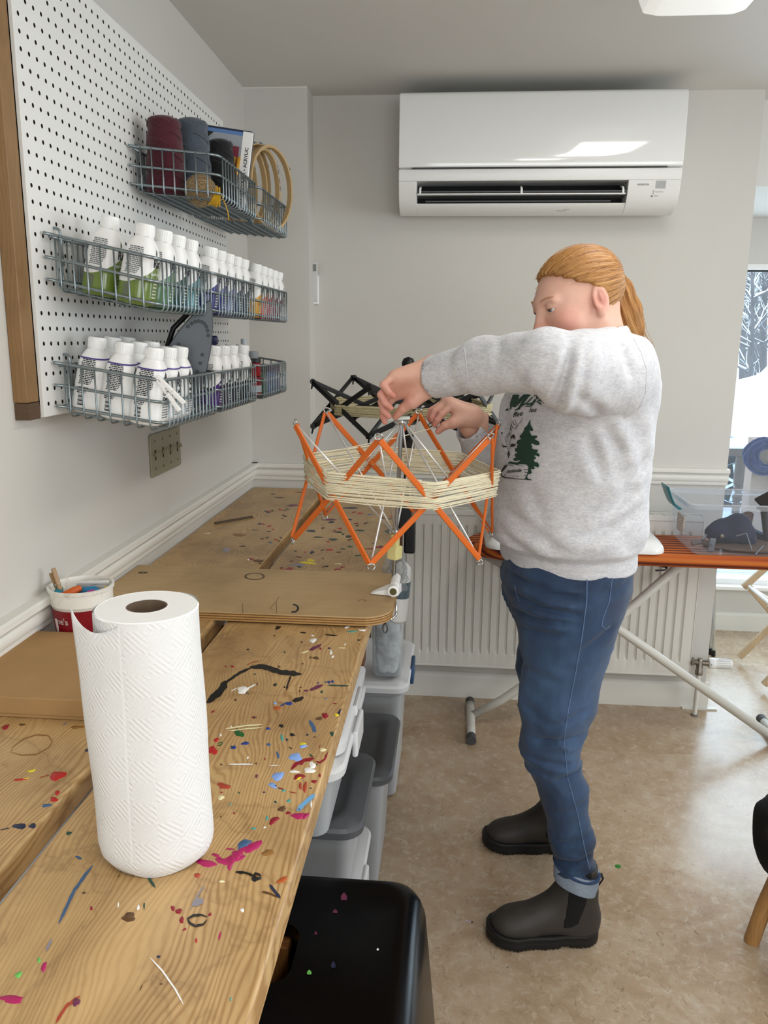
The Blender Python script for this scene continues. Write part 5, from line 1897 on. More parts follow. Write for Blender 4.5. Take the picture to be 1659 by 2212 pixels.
def head_sdf(P):
    Q = (P-HC) @ HF.T
    d = s_ell(Q, (-.010, 0, .030), (.096, .074, .080))
    d = smin(d, s_ell(Q, (.036, 0, -.020), (.060, .060, .088)), .030)
    d = smin(d, s_ell(Q, (.074, 0, -.090), (.021, .024, .018)), .022)
    M = Q*np.array([1, 0, 1.])
    M[:, 1] = np.abs(Q[:, 1])
    d = smin(d, s_cone(M, (-.008, .053, -.040), (.066, .018, -.086), .018, .014), .022)
    d = smin(d, s_ell(M, (.060, .037, -.018), (.029, .025, .027)), .020)
    d = smin(d, s_cone(M, (.088, 0, .036), (.077, .042, .034), .0078, .0062), .018)
    d = smax(d, -s_ell(M, (.101, .032, .021), (.019, .018, .0115)), .010)
    # nose
    d = smin(d, s_cone(Q, (.090, 0, .026), (.1085, 0, -.012), .0075, .0105), .010)
    d = smin(d, s_ell(Q, (.110, 0, -.0175), (.0125, .0115, .0105)), .007)
    d = smin(d, s_ell(M, (.100, .0125, -.021), (.0105, .0075, .0075)), .006)
    d = smax(d, -s_ell(M, (.104, .0065, -.029), (.005, .0035, .005)), .003)
    # mouth with a slight smile
    d = smin(d, s_cone(M, (.099, 0, -.044), (.086, .024, -.042), .0055, .003), .006)
    d = smin(d, s_cone(M, (.096, 0, -.056), (.085, .021, -.049), .0062, .003), .006)
    d = smax(d, -s_cone(M, (.104, 0, -.0495), (.089, .026, -.0445), .0016, .0012), .003)
    # lids round the eyeballs: lowered gaze
    e = np.linalg.norm(M-np.array([.0775, .032, .0205]), axis=1)-.0142
    gap = M[:, 2]-(.0165-.10*np.abs(M[:, 1]-.032))
    lid = np.maximum(e, .0029-np.abs(gap))
    d = smin(d, lid, .004)
    # ears
    er = s_ell(M, (-.010, .0775, .002), (.019, .0075, .031))
    er = smin(er, s_ell(M, (-.004, .074, -.026), (.009, .007, .010)), .006)
    er = smax(er, -s_ell(M, (-.0055, .0855, .004), (.0115, .0080, .020)), .0025)
    er = smin(er, s_ell(M, (-.011, .0795, .004), (.0045, .0035, .015)), .003)
    d = smin(d, er, .006)
    # neck
    n0, n1 = hd(-.030, 0, -.035), np.array([.335, 1.885, 1.40])
    d = smin(d, s_cone(P, n0, n1, .054, .062), .030)
    return d


def k5(x, y, Y):
    return at(800+x/6.381, 760+y/6.381, 1, Y)


def k4(x, y, Y):
    return at(860+x/6.9125, 780+y/6.9125, 1, Y)


LH = dict(
    pinky=([k5(330, 330, 1.672), k5(180, 455, 1.655), k5(250, 555, 1.652), k5(318, 606, 1.657)], [.0085, .0078, .0070, .0056]),
    ring=([k5(290, 430, 1.680), k5(148, 590, 1.664), k5(205, 700, 1.660), k5(280, 775, 1.666)], [.0092, .0083, .0074, .0060]),
    middle=([k5(300, 520, 1.690), k5(158, 690, 1.680), k5(185, 810, 1.676), k5(255, 890, 1.680)], [.0092, .0084, .0074, .0060]),
    index=([k5(350, 600, 1.702), k5(185, 770, 1.700), k5(175, 890, 1.696), k5(200, 968, 1.696)], [.0090, .0082, .0072, .0058]),
    thumb=([k5(760, 540, 1.690), k5(580, 690, 1.682), k5(450, 780, 1.688), k5(350, 895, 1.696)], [.0165, .0120, .0102, .0072]))


def lhand_sdf(P):
    w0, w1 = k5(850, 205, 1.690), k5(880, 420, 1.690)
    a0, a1 = k5(1150, 230, 1.665), k5(1150, 400, 1.665)
    d = smin(s_cone(P, a0, w0, .027, .019), s_cone(P, a1, w1, .027, .019), .02)
    d = smin(d, s_cone(P, (a0+a1)/2, (w0+w1)/2, .028, .022), .02)
    for nm, off in (('pinky', w0), ('ring', (w0*2+w1)/3), ('middle', (w0+w1*2)/3), ('index', w1)):
        p, r = LH[nm]
        d = smin(d, s_cone(P, off, p[0], .0185, .0115), .018)
    d = smin(d, s_cone(P, k5(700, 300, 1.682), k5(420, 350, 1.676), .019, .013), .015)      # heel of the palm
    p, r = LH['thumb']
    d = smin(d, s_cone(P, k5(760, 500, 1.690), p[1], .020, .0135), .014)
    d = smin(d, chain(P, p, r, .003), .008)
    for nm in ('pinky', 'ring', 'middle', 'index'):
        p, r = LH[nm]
        d = smin(d, chain(P, p, r, .002), .0035)
    # palm creases
    for a, b in (((420, 330), (400, 560)), ((470, 640), (620, 420)), ((620, 420), (800, 400))):
        d = smax(d, -s_cone(P, k5(*a, 1.6545), k5(*b, 1.660), .0022, .0016), .004)
    return d


RH = dict(
    index=([k4(800, 650, 1.925), k4(655, 790, 1.915), k4(590, 880, 1.913), k4(548, 955, 1.916)], [.0098, .0086, .0076, .0062]),
    middle=([k4(735, 610, 1.935), k4(545, 745, 1.925), k4(510, 830, 1.924), k4(512, 910, 1.926)], [.0098, .0088, .0078, .0064]),
    ring=([k4(720, 600, 1.948), k4(500, 735, 1.940), k4(470, 810, 1.938), k4(475, 880, 1.938)], [.0092, .0082, .0074, .0062]),
    pinky=([k4(730, 610, 1.962), k4(540, 740, 1.956), k4(510, 800, 1.952), k4(520, 860, 1.950)], [.0084, .0074, .0066, .0056]),
    thumb=([k4(950, 860, 1.925), k4(820, 920, 1.915), k4(695, 965, 1.912), k4(598, 1050, 1.914)], [.0150, .0118, .0102, .0076]))


def rhand_sdf(P):
    wr = k4(1080, 820, 1.945)
    d = s_cone(P, k4(1400, 1000, 1.975), wr, .028, .022)
    for nm, dy in (('index', -.010), ('middle', -.003), ('ring', .005), ('pinky', .013)):
        p, r = RH[nm]
        d = smin(d, s_cone(P, wr+np.array([0, dy, 0]), p[0], .020, .0120), .016)
    p, r = RH['thumb']
    d = smin(d, s_cone(P, wr, p[1], .022, .0130), .016)
    d = smin(d, chain(P, p, r, .003), .008)
    for nm in ('index', 'middle', 'ring', 'pinky'):
        p, r = RH[nm]
        d = smin(d, chain(P, p, r, .002), .0035)
    return d


def core_sdf(P):
    """the rest of the figure under the clothes"""
    d = s_loft(P, [(.86, .277, 1.88, .11, .15), (1.0, .279, 1.88, .10, .135), (1.15, .285, 1.885, .10, .14), (1.34, .30, 1.89, .10, .155), (1.42, .325, 1.89, .06, .10)], 2.2)
    for p, r in ((LEG_N, LEG_R), (LEG_F, LEG_R)):
        d = smin(d, chain(P, p, [q*.78 for q in r], .02), .03)
    d = smin(d, chain(P, ARM_L[::-1], [.06, .045, .035, .027], .02), .03)
    d = smin(d, chain(P, ARM_R[::-1], [.06, .042, .03, .024], .02), .03)
    return d


ARM_L = [at(933, 816, 1, 1.69), at(1050, 790, 1, 1.62), at(1180, 779, 1, 1.535), at(1325, 814, 1, 1.75)]
ELB = at(1218, 800, 1, 1.56)
ARM_LR = [.0435, .0520, .0610, .098]
ARM_R = [at(1012, 924, 1, 1.955), at(1045, 965, 1, 2.0), at(1090, 1020, 1, 2.07), np.array([.30, 2.06, 1.36])]
ARM_RR = [.036, .047, .062, .085]
LEG_N = [np.array(q) for q in ((.277, 1.795, .85), (.274, 1.785, .77), (.262, 1.783, .62), (.252, 1.778, .50), (.285, 1.774, .39), (.314, 1.771, .27), (.330, 1.770, .178))]
LEG_F = [np.array(q) for q in ((.280, 1.975, .85), (.276, 1.985, .77), (.270, 2.00, .62), (.272, 2.025, .50), (.300, 2.060, .39), (.318, 2.100, .27), (.330, 2.122, .188))]
LEG_R = [.100, .096, .083, .064, .054, .047, .049]

Vs, Fs = [], []
tot = 0
for fn, lo, hi, h in ((head_sdf, HC-[.16, .13, .17], HC+[.15, .13, .15], .0026), (lhand_sdf, k5(60, 1030, 1.64)-[.005, 0, .01], k5(1150, 100, 1.74)+[.01, 0, .01], .0017),
                      (rhand_sdf, k4(380, 1120, 1.89)-[.005, 0, .005], k4(1330, 500, 1.99)+[.0, 0, .0], .0018), (core_sdf, (-.05, 1.5, .0), (.50, 2.25, 1.46), .014)):
    V, F = sdf_mesh(fn, lo, hi, h)
    Vs.append(V)
    Fs.append(F+tot)
    tot += len(V)
V = np.concatenate(Vs)
body = build_vf('body', V, np.concatenate(Fs), SKT.m, person)
# natural skin colouring: rosy cheeks, nose, lips, knuckles and ears
base, pink, lip = np.array(lin('#dfae98')[:3]), np.array(lin('#cf7f72')[:3]), np.array(lin('#b9655e')[:3])
col = np.tile(base, (len(V), 1))


def tint(c, r, t, k):
    global col
    w_ = np.exp(-(np.linalg.norm(V-np.asarray(c), axis=1)/r)**2)[:, None]*k
    col = col*(1-w_)+t*w_


for s in (-1, 1):
    tint(hd(.068, s*.042, -.018), .030, pink, .75)
    tint(hd(-.008, s*.08, .0), .022, pink, .6)
    tint(hd(.092, s*.010, -.0495), .013, lip, .8)
tint(hd(.110, 0, -.018), .016, pink, .55)
tint(hd(.095, 0, -.048), .012, lip, .8)
for H_ in (LH, RH):
    for p, r in H_.values():
        for q in p[1:]:
            tint(q, .013, pink, .50)
        tint(p[-1], .010, pink, .45)
tint(k5(480, 560, 1.66), .030, pink, .35)
ca = body.data.color_attributes.new('tint', 'FLOAT_COLOR', 'POINT')
ca.data.foreach_set('color', np.concatenate([col, np.ones((len(V), 1))], 1).astype(np.float32).ravel())

EYEW = mat('eye_white', '#e3dfdb', .15)
for s in (-1, 1):
    c_ = hd(.0775, s*.032, .0205)
    ey = MB().lathe([(0, -.0128)]+[(.0128*math.cos(q), .0128*math.sin(q)) for q in np.linspace(-1.4, 1.4, 11)]+[(0, .0128)], c_, 20).build('eye', EYEW, person, smooth=180)
    g = Vector(F1*.86-U1*.48+L1*.05).normalized()
    q = g.to_track_quat('Z', 'Y').to_matrix()
    MB().lathe([(.0058, .0115), (.0045, .0124), (.0024, .01305), (0, .0132)], c_, 18, q).build('iris', mat('iris_grey', '#4c5560', .15), ey, smooth=180)
    MB().lathe([(.0024, .01315), (0, .0134)], c_, 14, q).build('pupil', INK, ey)
    br = [hd(.0945-.013*t**2-.004*t, s*(.015+.034*t), .038+.006*math.sin(t*2.6)) for t in np.linspace(0, 1, 9)]
    MB().tube(br, [.0008, .0016, .0019, .002, .002, .0018, .0015, .0011, .0006], 6, flat=.6).build('eyebrow', mat('eyebrow_ginger', '#bf8d6c', .8), person, smooth=180)
    lash = [hd(.0905-.004*abs(t), s*.032+.0125*t, .0186-.0016*t*t) for t in np.linspace(-1, 1, 9)]
    MB().tube(lash, [.0004, .0009, .0011, .0011, .0011, .0011, .0011, .0009, .0004], 5).build('eyelashes', mat('lash_brown', '#5f3f30', .8), person, smooth=180)

# hair combed back into a ponytail
HRT = NT('ginger_hair')
ha = HRT.n('VertexColor', layer_name='strand').outputs[0]
hs = HRT.n('SeparateColor', {0: ha})
st_ = HRT.noise(HRT.n('CombineXYZ', {0: HRT.math('MULTIPLY', hs.outputs[0], 105.), 1: HRT.math('MULTIPLY', hs.outputs[1], 2.2), 2: 0.}).outputs[0], 2.0, 5, .65)
HRT.P(Base_Color=HRT.ramp(st_, [(.25, '#54341a'), (.42, '#8f5f32'), (.56, '#b48348'), (.75, '#d6ad74')]), Roughness=.42, Specular_IOR_Level=.35)
HRT.bump(st_, .7, .002)
HLINE = (np.array([-.12, -.07, -.045, -.02, .02, .035, .05, .07, .085, .1, .13]), np.array([-.10, -.062, -.040, -.030, -.020, -.002, .020, .042, .058, .074, .13]))


def hair_strand(Q):
    """angle round the gathering point and distance from it"""
    q = Q-np.array([-.118, 0, .022])
    th = np.arctan2(q[:, 1], q[:, 2]-.15*q[:, 0])
    return th, np.linalg.norm(q, axis=1)


PT_ = [hd(-.105, 0, .022), at(1318, 598, 1, 1.925), at(1337, 632, 1, 1.94), at(1350, 672, 1, 1.95), at(1358, 712, 1, 1.955), at(1368, 745, 1, 1.96), at(1392, 775, 1, 1.965)]
PR_ = [.018, .022, .031, .034, .031, .024, .008]


def hair_sdf(P):
    Q = (P-HC) @ HF.T
    th, rd = hair_strand(Q)
    gr = .0013*np.sin(th*38+2.5*np.sin(rd*40))+.0011*np.sin(th*83+rd*60+2*np.sin(rd*90))+.0010*vnoise(Q*np.array([30, 110, 110]), 1.)
    vol = .003*np.clip((Q[:, 2]-.05)/.06, 0, 1)
    cap = s_ell(Q, (-.014, 0, .034), (.1045, .083, .0865))-vol+gr
    line = np.interp(Q[:, 2], *HLINE)+.003*np.sin(th*23)+.0*Q[:, 1]
    cap = smax(cap, (Q[:, 0]-line)*.9, .006)
    cap = np.maximum(cap, -.062-Q[:, 2])
    pt = chain(P, PT_, PR_, .012)
    ax = np.asarray(PT_[4])-np.asarray(PT_[1])
    ax = ax/np.linalg.norm(ax)
    q = P-np.asarray(PT_[3])
    q = q-(q @ ax)[:, None]*ax
    e1 = np.cross(ax, [0, 1, 0])
    an = np.arctan2(q[:, 1], q @ e1)
    pt = pt+.0022*np.sin(an*9+P[:, 2]*18)+.0014*np.sin(an*21-P[:, 2]*25)
    return smin(cap, pt, .010)


V, F = sdf_mesh(hair_sdf, HC-[.14, .13, .13], np.array([.46, 2.02, 1.70]), .0026)
V2, F2 = sdf_mesh(hair_sdf, np.array([.30, 1.86, 1.36]), np.array([.46, 2.02, HC[2]-.13+.003]), .0030)
hair = build_vf('hair', np.concatenate([V, V2]), np.concatenate([F, F2+len(V)]), HRT.m, person)
V = np.concatenate([V, V2])
Q = (V-HC) @ HF.T
th, rd = hair_strand(Q)
inpt = chain(V, PT_, PR_, .0) < .006
sc = np.stack([th/6.28+.5, rd*3, 0*th, 0*th+1], 1)
axp = np.asarray(PT_[4])-np.asarray(PT_[1])
axp /= np.linalg.norm(axp)
q = V-np.asarray(PT_[3])
an = np.arctan2(q[:, 1], (q-(q @ axp)[:, None]*axp) @ np.cross(axp, [0, 1, 0]))
sc[inpt, 0] = (an[inpt]/6.28+.5)
sc[inpt, 1] = (q[inpt] @ axp)*3+.5
ca = hair.data.color_attributes.new('strand', 'FLOAT_COLOR', 'POINT')
ca.data.foreach_set('color', sc.astype(np.float32).ravel())
mb = MB()
wr = random.Random(12)
HAIRT = mat('hair_wisp', '#b9803f', .5)
for k in range(46):      # stray hairs over the crown, temple and ponytail
    a = wr.uniform(-1.5, 1.5)
    f0 = wr.uniform(-.03, .07)
    pts = []
    for t_ in np.linspace(0, 1, 7):
        f_ = f0+(-.11-f0)*t_
        c_ = math.sqrt(max(0, 1-((f_+.014)/.108)**2))
        lift = 1.035+.03*math.sin(t_*PI)*wr.uniform(.2, 1)
        pts.append(hd(f_, .083*c_*math.sin(a)*lift, .034+.0865*c_*math.cos(a)*lift+.003))
    mb.tube(pts, .00035, 4)
for k in range(26):
    s0 = np.asarray(PT_[1])+np.array([wr.uniform(-.01, .01), wr.uniform(-.02, .01), wr.uniform(-.01, .01)])
    off = np.array([wr.uniform(-.03, .036), wr.uniform(-.034, .01), 0])
    mb.tube([s0, np.asarray(PT_[2])+off*.9, np.asarray(PT_[3])+off*1.08, np.asarray(PT_[4])+off*1.1, np.asarray(PT_[5])+off*.9+np.array([wr.uniform(0, .02), 0, wr.uniform(-.02, .01)])], .0006, 4)
for pth in ([(1300, 590), (1330, 602), (1342, 610), (1340, 600), (1328, 592)], [(1395, 735), (1405, 750), (1402, 758)], [(1404, 752), (1414, 762), (1412, 772)]):
    mb.tube([at(*q, 1, 1.95) for q in pth], .0008, 4)
stuff(mb.build('stray_hairs', HAIRT, hair, smooth=180))
MB().tube([Vector(hd(-.112, .019*math.cos(q), .022+.019*math.sin(q))) for q in np.linspace(0, 2*PI, 17)[:-1]], .0045, 8, closed=True).build('hair_tie', HAIRT, hair, smooth=180)

# sweatshirt
HTH = NT('heather_fleece')
hv = HTH.coord((1, 1, 1))
h1 = HTH.noise(HTH.coord((1, 1, 3.2)), 130, 5, .7)
h2 = HTH.noise(HTH.coord((1, 1, 2.2)), 48, 5, .7)
HTH.P(Base_Color=HTH.ramp(HTH.math('ADD', HTH.math('MULTIPLY', h1, .62), HTH.math('MULTIPLY', h2, .38)), [(.34, '#b0b0b8'), (.48, '#c6c6ca'), (.62, '#dad9da')]), Roughness=.95, Sheen_Weight=.15)
HTH.bump(h1, .28, .0009)
TORSO = [(.932, .279, 1.885, .144, .176), (.938, .279, 1.885, .150, .182), (.974, .278, 1.885, .150, .183), (.979, .276, 1.885, .156, .188), (.992, .273, 1.885, .176, .202), (1.02, .273, 1.885, .178, .205), (1.06, .275, 1.885, .173, .203), (1.10, .277, 1.885, .166, .200), (1.2, .279, 1.885, .164, .203), (1.30, .283, 1.888, .165, .206), (1.36, .292, 1.890, .156, .200), (1.41, .308, 1.892, .118, .170), (1.435, .322, 1.892, .080, .120), (1.452, .330, 1.89, .058, .07)]
NECK0, NECK1 = np.array([.335, 1.885, 1.40]), hd(-.030, 0, -.035)


def groove(P, a, b, yv, dep, wd):
    """fold line running across the camera-side of the cloth, given by two photo points"""
    p, q = at(*a, 1, yv)[[0, 2]], at(*b, 1, yv)[[0, 2]]
    X = P[:, [0, 2]]
    t = np.clip((X-p) @ (q-p)/((q-p) @ (q-p)), 0, 1)
    r = np.linalg.norm(X-p-t[:, None]*(q-p), axis=1)
    tp = np.minimum(1, np.minimum(t, 1-t)*4+.25)
    return dep*tp*(np.exp(-(r/wd)**2)-.45*np.exp(-((r-2.1*wd)/(1.3*wd))**2))


FOLD_ARM = [((1238, 748), (1206, 888), 1.47, .013, .009), ((1262, 752), (1240, 890), 1.52, .006, .010), ((1328, 735), (1352, 815), 1.66, .007, .011), ((1150, 760), (1120, 842), 1.49, .004, .010), ((1085, 735), (1070, 790), 1.55, .004, .009), ((1240, 850), (1320, 905), 1.55, .006, .010)]
FOLD_TOR = [((1300, 915), (1345, 985), 1.69, .009, .013), ((1270, 930), (1300, 1040), 1.69, .006, .012), ((1402, 990), (1330, 1080), 1.72, .008, .012), ((1392, 1050), (1300, 1120), 1.70, .008, .012), ((1380, 1110), (1250, 1165), 1.70, .007, .012), ((1100, 1120), (1210, 1185), 1.70, .007, .013), ((1085, 1160), (1160, 1205), 1.72, .006, .010), ((1150, 1060), (1180, 1150), 1.69, .004, .014)]


def sweat_sdf(P):
    z = P[:, 2]
    tor = s_loft(P, TORSO, 2.25, .26)
    # folds: drape toward the hem, pull lines from armpit and shoulder
    nlo = vnoise(P*np.array([1, 1, .55]), 9)
    nhi = vnoise(P*np.array([.8, .8, 1.8])+3.1, 17)
    low = np.clip((1.08-z)/.12, 0, 1)*np.clip((z-.980)/.02, 0, 1)
    tor = tor+(.0050*nlo+.0018*nhi)*np.clip((z-.945)/.05, 0, 1)-.0060*low*np.sin(z*58+4*P[:, 0]+1.2*nlo*3)
    tor = tor+.0050*np.clip((z-1.1)/.1, 0, 1)*np.sin((P[:, 0]*.8+z*.75+P[:, 1]*.3)*62+nlo*2)*np.clip((.46-P[:, 0])/.1, 0, 1)*np.clip((P[:, 0]-.2)/.1, 0, 1)
    la = s_cone(P, ARM_L[0], ARM_L[1], ARM_LR[0], ARM_LR[1])
    la = smin(la, s_cone(P, ARM_L[1], ARM_L[2], ARM_LR[1], ARM_LR[2]), .03)
    ua = s_cone(P, ELB, ARM_L[3], .074, ARM_LR[3])
    ra = chain(P, ARM_R, ARM_RR, .025)
    al = P @ ((ARM_L[2]-ARM_L[0])/np.linalg.norm(ARM_L[2]-ARM_L[0]))
    mk = np.clip((np.linalg.norm(P-ARM_L[0], axis=1)-.055)/.05, 0, 1)
    la = la+mk*(.0038*vnoise(P, 14)-.0014*np.sin(al*70+nlo*4))
    ua = ua+.0050*vnoise(P+1.7, 11)+.0030*np.sin((P[:, 0]*1.1-z*.4)*50+nlo*3)
    mk = np.clip((np.linalg.norm(P-ARM_R[0], axis=1)-.045)/.04, 0, 1)
    ra = ra+mk*(.0050*vnoise(P+.7, 16)-.003*np.sin((P[:, 0]-z)*70))
    arm = smin(la, ua, .012)
    # deep fold where the sleeve bends
    for a_, b_, yv, dep, wd in FOLD_ARM:
        arm = arm+groove(P, a_, b_, yv, dep, wd)*(P[:, 1] < 1.66)
    for a_, b_, yv, dep, wd in FOLD_TOR:
        tor = tor+groove(P, a_, b_, yv, dep, wd)*(P[:, 1] < 1.82)
    d = smin(tor, arm, .016)
    d = smin(d, ra, .022)
    # collar roll and neck opening
    ax = (NECK1-NECK0)/np.linalg.norm(NECK1-NECK0)
    d = smin(d, s_cone(P, NECK0+ax*.020, NECK0+ax*.038, .074, .070), .012)
    d = smax(d, -s_cone(P, NECK0+ax*.03, NECK0+ax*.16, .056, .070), .006)
    # cuff openings
    for A_, r in ((ARM_L, ARM_LR), (ARM_R, ARM_RR)):
        a0 = A_[0]-(A_[1]-A_[0])/np.linalg.norm(A_[1]-A_[0])*.0
        ex = (A_[1]-A_[0])/np.linalg.norm(A_[1]-A_[0])
        d = smax(d, -np.where(np.linalg.norm(P-a0, axis=1) < .16, (P-a0) @ ex, 9.), .003)
        d = smax(d, -s_cone(P, a0-ex*.05, a0+ex*.05, r[0]-.005, r[0]-.008), .003)
    return d


V, F = sdf_mesh(sweat_sdf, (-.07, 1.42, .90), (.50, 2.19, 1.50), .0052)
shirt = build_vf('sweatshirt', V, F, HTH.m, person)
bvh = BVHTree.FromPolygons([tuple(p) for p in V.tolist()], F.tolist())


def on_shirt(u, v, off=.0016, tree=None, Y=None):
    d = CR*(u-IW/2)/FPX+CD*(v-IH/2)/FPX+_f
    h = (tree or bvh).ray_cast(Vector(CAM), Vector(d).normalized())
    if h[0] is None:
        return None
    return h[0]+h[1]*off


GRN = mat('print_green', '#1f3f33', .75)
DGR = mat('print_dark', '#2a2f2d', .75)


def decal(name, poly, m_, par, off=.0016, step=5., tree=None):
    """flat print laid on the cloth: outline in photo points, carried onto the surface"""
    dn = []
    for (xa, ya), (xb, yb) in zip(poly, list(poly[1:])+[poly[0]]):
        k_ = max(1, int(math.hypot(xb-xa, yb-ya)/step))
        dn += [(xa+(xb-xa)*i/k_, ya+(yb-ya)*i/k_) for i in range(k_)]
    poly = dn
    pts = [Vector(p) for p in poly]
    xs, ys = [p[0] for p in poly], [p[1] for p in poly]
    n = len(pts)
    ed = [(i, (i+1) % n) for i in range(n)]
    y = min(ys)+step/2
    while y < max(ys):
        x = min(xs)+step/2
        while x < max(xs):
            ins = False
            for i, j in ed:
                if (ys[i] > y) != (ys[j] > y) and x < (xs[j]-xs[i])*(y-ys[i])/(ys[j]-ys[i])+xs[i]:
                    ins = not ins
            if ins:
                pts.append(Vector((x, y)))
            x += step
        y += step
    r = delaunay_2d_cdt(pts, ed, [], 1, 1e-4)
    mb = MB()
    ok = []
    P3 = [on_shirt(p[0], p[1], off, tree) for p in r[0]]
    mb.v = [tuple(p) if p is not None else (0, 0, 0) for p in P3]
    for f in r[2]:
        if all(P3[i] is not None for i in f) and max((P3[f[0]]-P3[f[1]]).length, (P3[f[1]]-P3[f[2]]).length) < .05:
            mb.f.append(tuple(f))
    if mb.f:
        return mb.build(name, m_, par, smooth=180)


def kp(x, y):
    return 1070+x/10.058, 830+y/10.058


TREE_ = [(775, 765), (770, 880), (800, 930), (832, 985), (810, 1025), (770, 1010), (745, 990), (770, 1060), (800, 1120), (860, 1112), (915, 1120), (922, 1150), (890, 1175), (850, 1195), (900, 1215), (955, 1240), (975, 1285), (945, 1325), (890, 1320), (800, 1285), (785, 1310), (815, 1350), (800, 1390), (850, 1415), (930, 1420), (935, 1460), (900, 1490), (960, 1510), (978, 1560), (950, 1575), (890, 1545), (850, 1555), (890, 1590), (890, 1625), (845, 1635), (870, 1690), (930, 1700), (962, 1760), (945, 1805), (890, 1790), (850, 1775), (870, 1830), (840, 1845), (780, 1840), (800, 1920), (780, 1950), (730, 1950), (700, 2010), (720, 2050), (790, 2065), (800, 2085), (700, 2080), (640, 2060), (690, 1990), (720, 1900), (730, 1800), (690, 1745), (560, 1735), (480, 1755), (330, 1725), (275, 1720), (330, 1675), (400, 1690), (480, 1705), (540, 1670), (560, 1650), (440, 1670), (400, 1640), (410, 1610), (470, 1590), (430, 1560), (440, 1510), (500, 1490), (440, 1450), (440, 1400), (490, 1370), (480, 1330), (510, 1310), (470, 1290), (490, 1220), (540, 1205), (580, 1180), (535, 1160), (545, 1120), (600, 1060), (640, 990), (635, 960), (700, 900)]
prt = decal('chest_print', [kp(*p) for p in TREE_], GRN, shirt, step=6.)
PRT = [('M', GRN, [(395, 230), (475, 231), (335, 570), (228, 582), (240, 545), (285, 532)]), ('M', GRN, [(470, 231), (530, 232), (507, 335), (440, 500), (385, 490), (390, 400)]), ('M', GRN, [(625, 228), (700, 225), (560, 400), (440, 500), (402, 495), (510, 330)]), ('M', GRN, [(690, 226), (785, 220), (772, 258), (740, 265), (560, 510), (540, 545), (430, 580), (447, 545), (500, 520), (640, 300)]),
       ('A', GRN, [(860, 220), (893, 218), (700, 420), (640, 452), (560, 500), (600, 440), (690, 400)]), ('A', GRN, [(896, 218), (950, 285), (800, 485), (650, 495), (700, 470), (760, 465), (890, 290)]), ('A', GRN, [(705, 420), (815, 400), (790, 440), (665, 462)]),
       ('letter', GRN, [(965, 300), (1065, 405), (1015, 465), (900, 385)]),
       ('stone', DGR, [(205, 1765), (290, 1740), (230, 1830), (160, 1900), (130, 1915), (165, 1985), (240, 2015), (380, 2035), (500, 2050), (660, 2060), (660, 2075), (480, 2062), (340, 2048), (200, 2035), (150, 2010), (120, 1915)]),
       ('band', DGR, [(350, 1300), (400, 1290), (460, 1310), (440, 1345), (340, 1365)]), ('band', DGR, [(160, 1280), (190, 1340), (260, 1350), (250, 1375), (175, 1375)]),
       ('head', DGR, [(330, 1130), (420, 1085), (440, 1140), (425, 1190), (380, 1160), (350, 1200)]), ('tail', DGR, [(310, 1430), (325, 1530), (290, 1620), (285, 1560), (270, 1520)]), ('spot', DGR, [(130, 1040), (170, 1060), (160, 1095), (135, 1085)]), ('spot', DGR, [(195, 800), (160, 870), (150, 930), (165, 850)])]
STR = [([(435, 770), (450, 830), (490, 870), (480, 910), (430, 960)], 8), ([(390, 800), (400, 850), (440, 900)], 14), ([(355, 870), (370, 920), (400, 960)], 14), ([(330, 940), (345, 990), (370, 1010)], 14), ([(390, 790), (335, 900), (320, 1040), (250, 1110), (215, 1190), (230, 1270), (260, 1330), (270, 1420), (310, 1440)], 8), ([(605, 730), (520, 870), (440, 980), (300, 1090), (270, 1170), (245, 1260)], 7), ([(330, 1230), (300, 1290), (330, 1330), (325, 1420)], 8), ([(290, 1080), (330, 1110)], 10), ([(240, 1130), (280, 1140)], 10), ([(300, 1730), (330, 1760), (390, 1770), (380, 1800)], 12), ([(500, 1755), (520, 1780)], 12), ([(560, 1770), (600, 1780)], 10), ([(620, 1850), (730, 1860)], 12), ([(650, 1910), (720, 1920)], 12), ([(640, 1980), (690, 1990)], 12), ([(380, 2010), (420, 1990), (520, 2000)], 9), ([(215, 1950), (205, 1980)], 9), ([(240, 1960), (232, 1990)], 9)]
if prt:
    for nm, m_, p in PRT:
        decal('print_'+nm if nm in ('stone', 'band', 'head', 'tail', 'spot') else 'print_letter', [kp(*q) for q in p], m_, shirt, step=4.)
    mb = MB()
    for p, w_ in STR:
        pp = [on_shirt(*kp(*q), .0012) for q in p]
        pp = [q for q in pp if q is not None]
        if len(pp) > 1:
            mb.tube(pp, w_/10.058*.5*1.75/1740, 5)
    stuff(mb.build('print_lines', DGR, shirt, smooth=180))

    def word(txt, x, y, size, ang, shear):
        ca_, sa_ = math.cos(ang), math.sin(ang)

        def f(p):
            u, v = x+(p.x*ca_+p.y*sa_), y+(p.x*sa_-p.y*ca_)
            q = on_shirt(*kp(u, v), .0014)
            return q if q is not None else Vector((.12, 1.85, 1.2))
        text('print_lettering', txt, size, DGR, shirt, (0, 0, 0), (1, 0, 0), (0, 1, 0), shear, 2., 0., f)
    word('ffee', 385, 720, 150, -.20, .5)
    word('les', 730, 610, 150, -.05, .5)
    word('outside', 245, 1925, 110, -.06, .45)

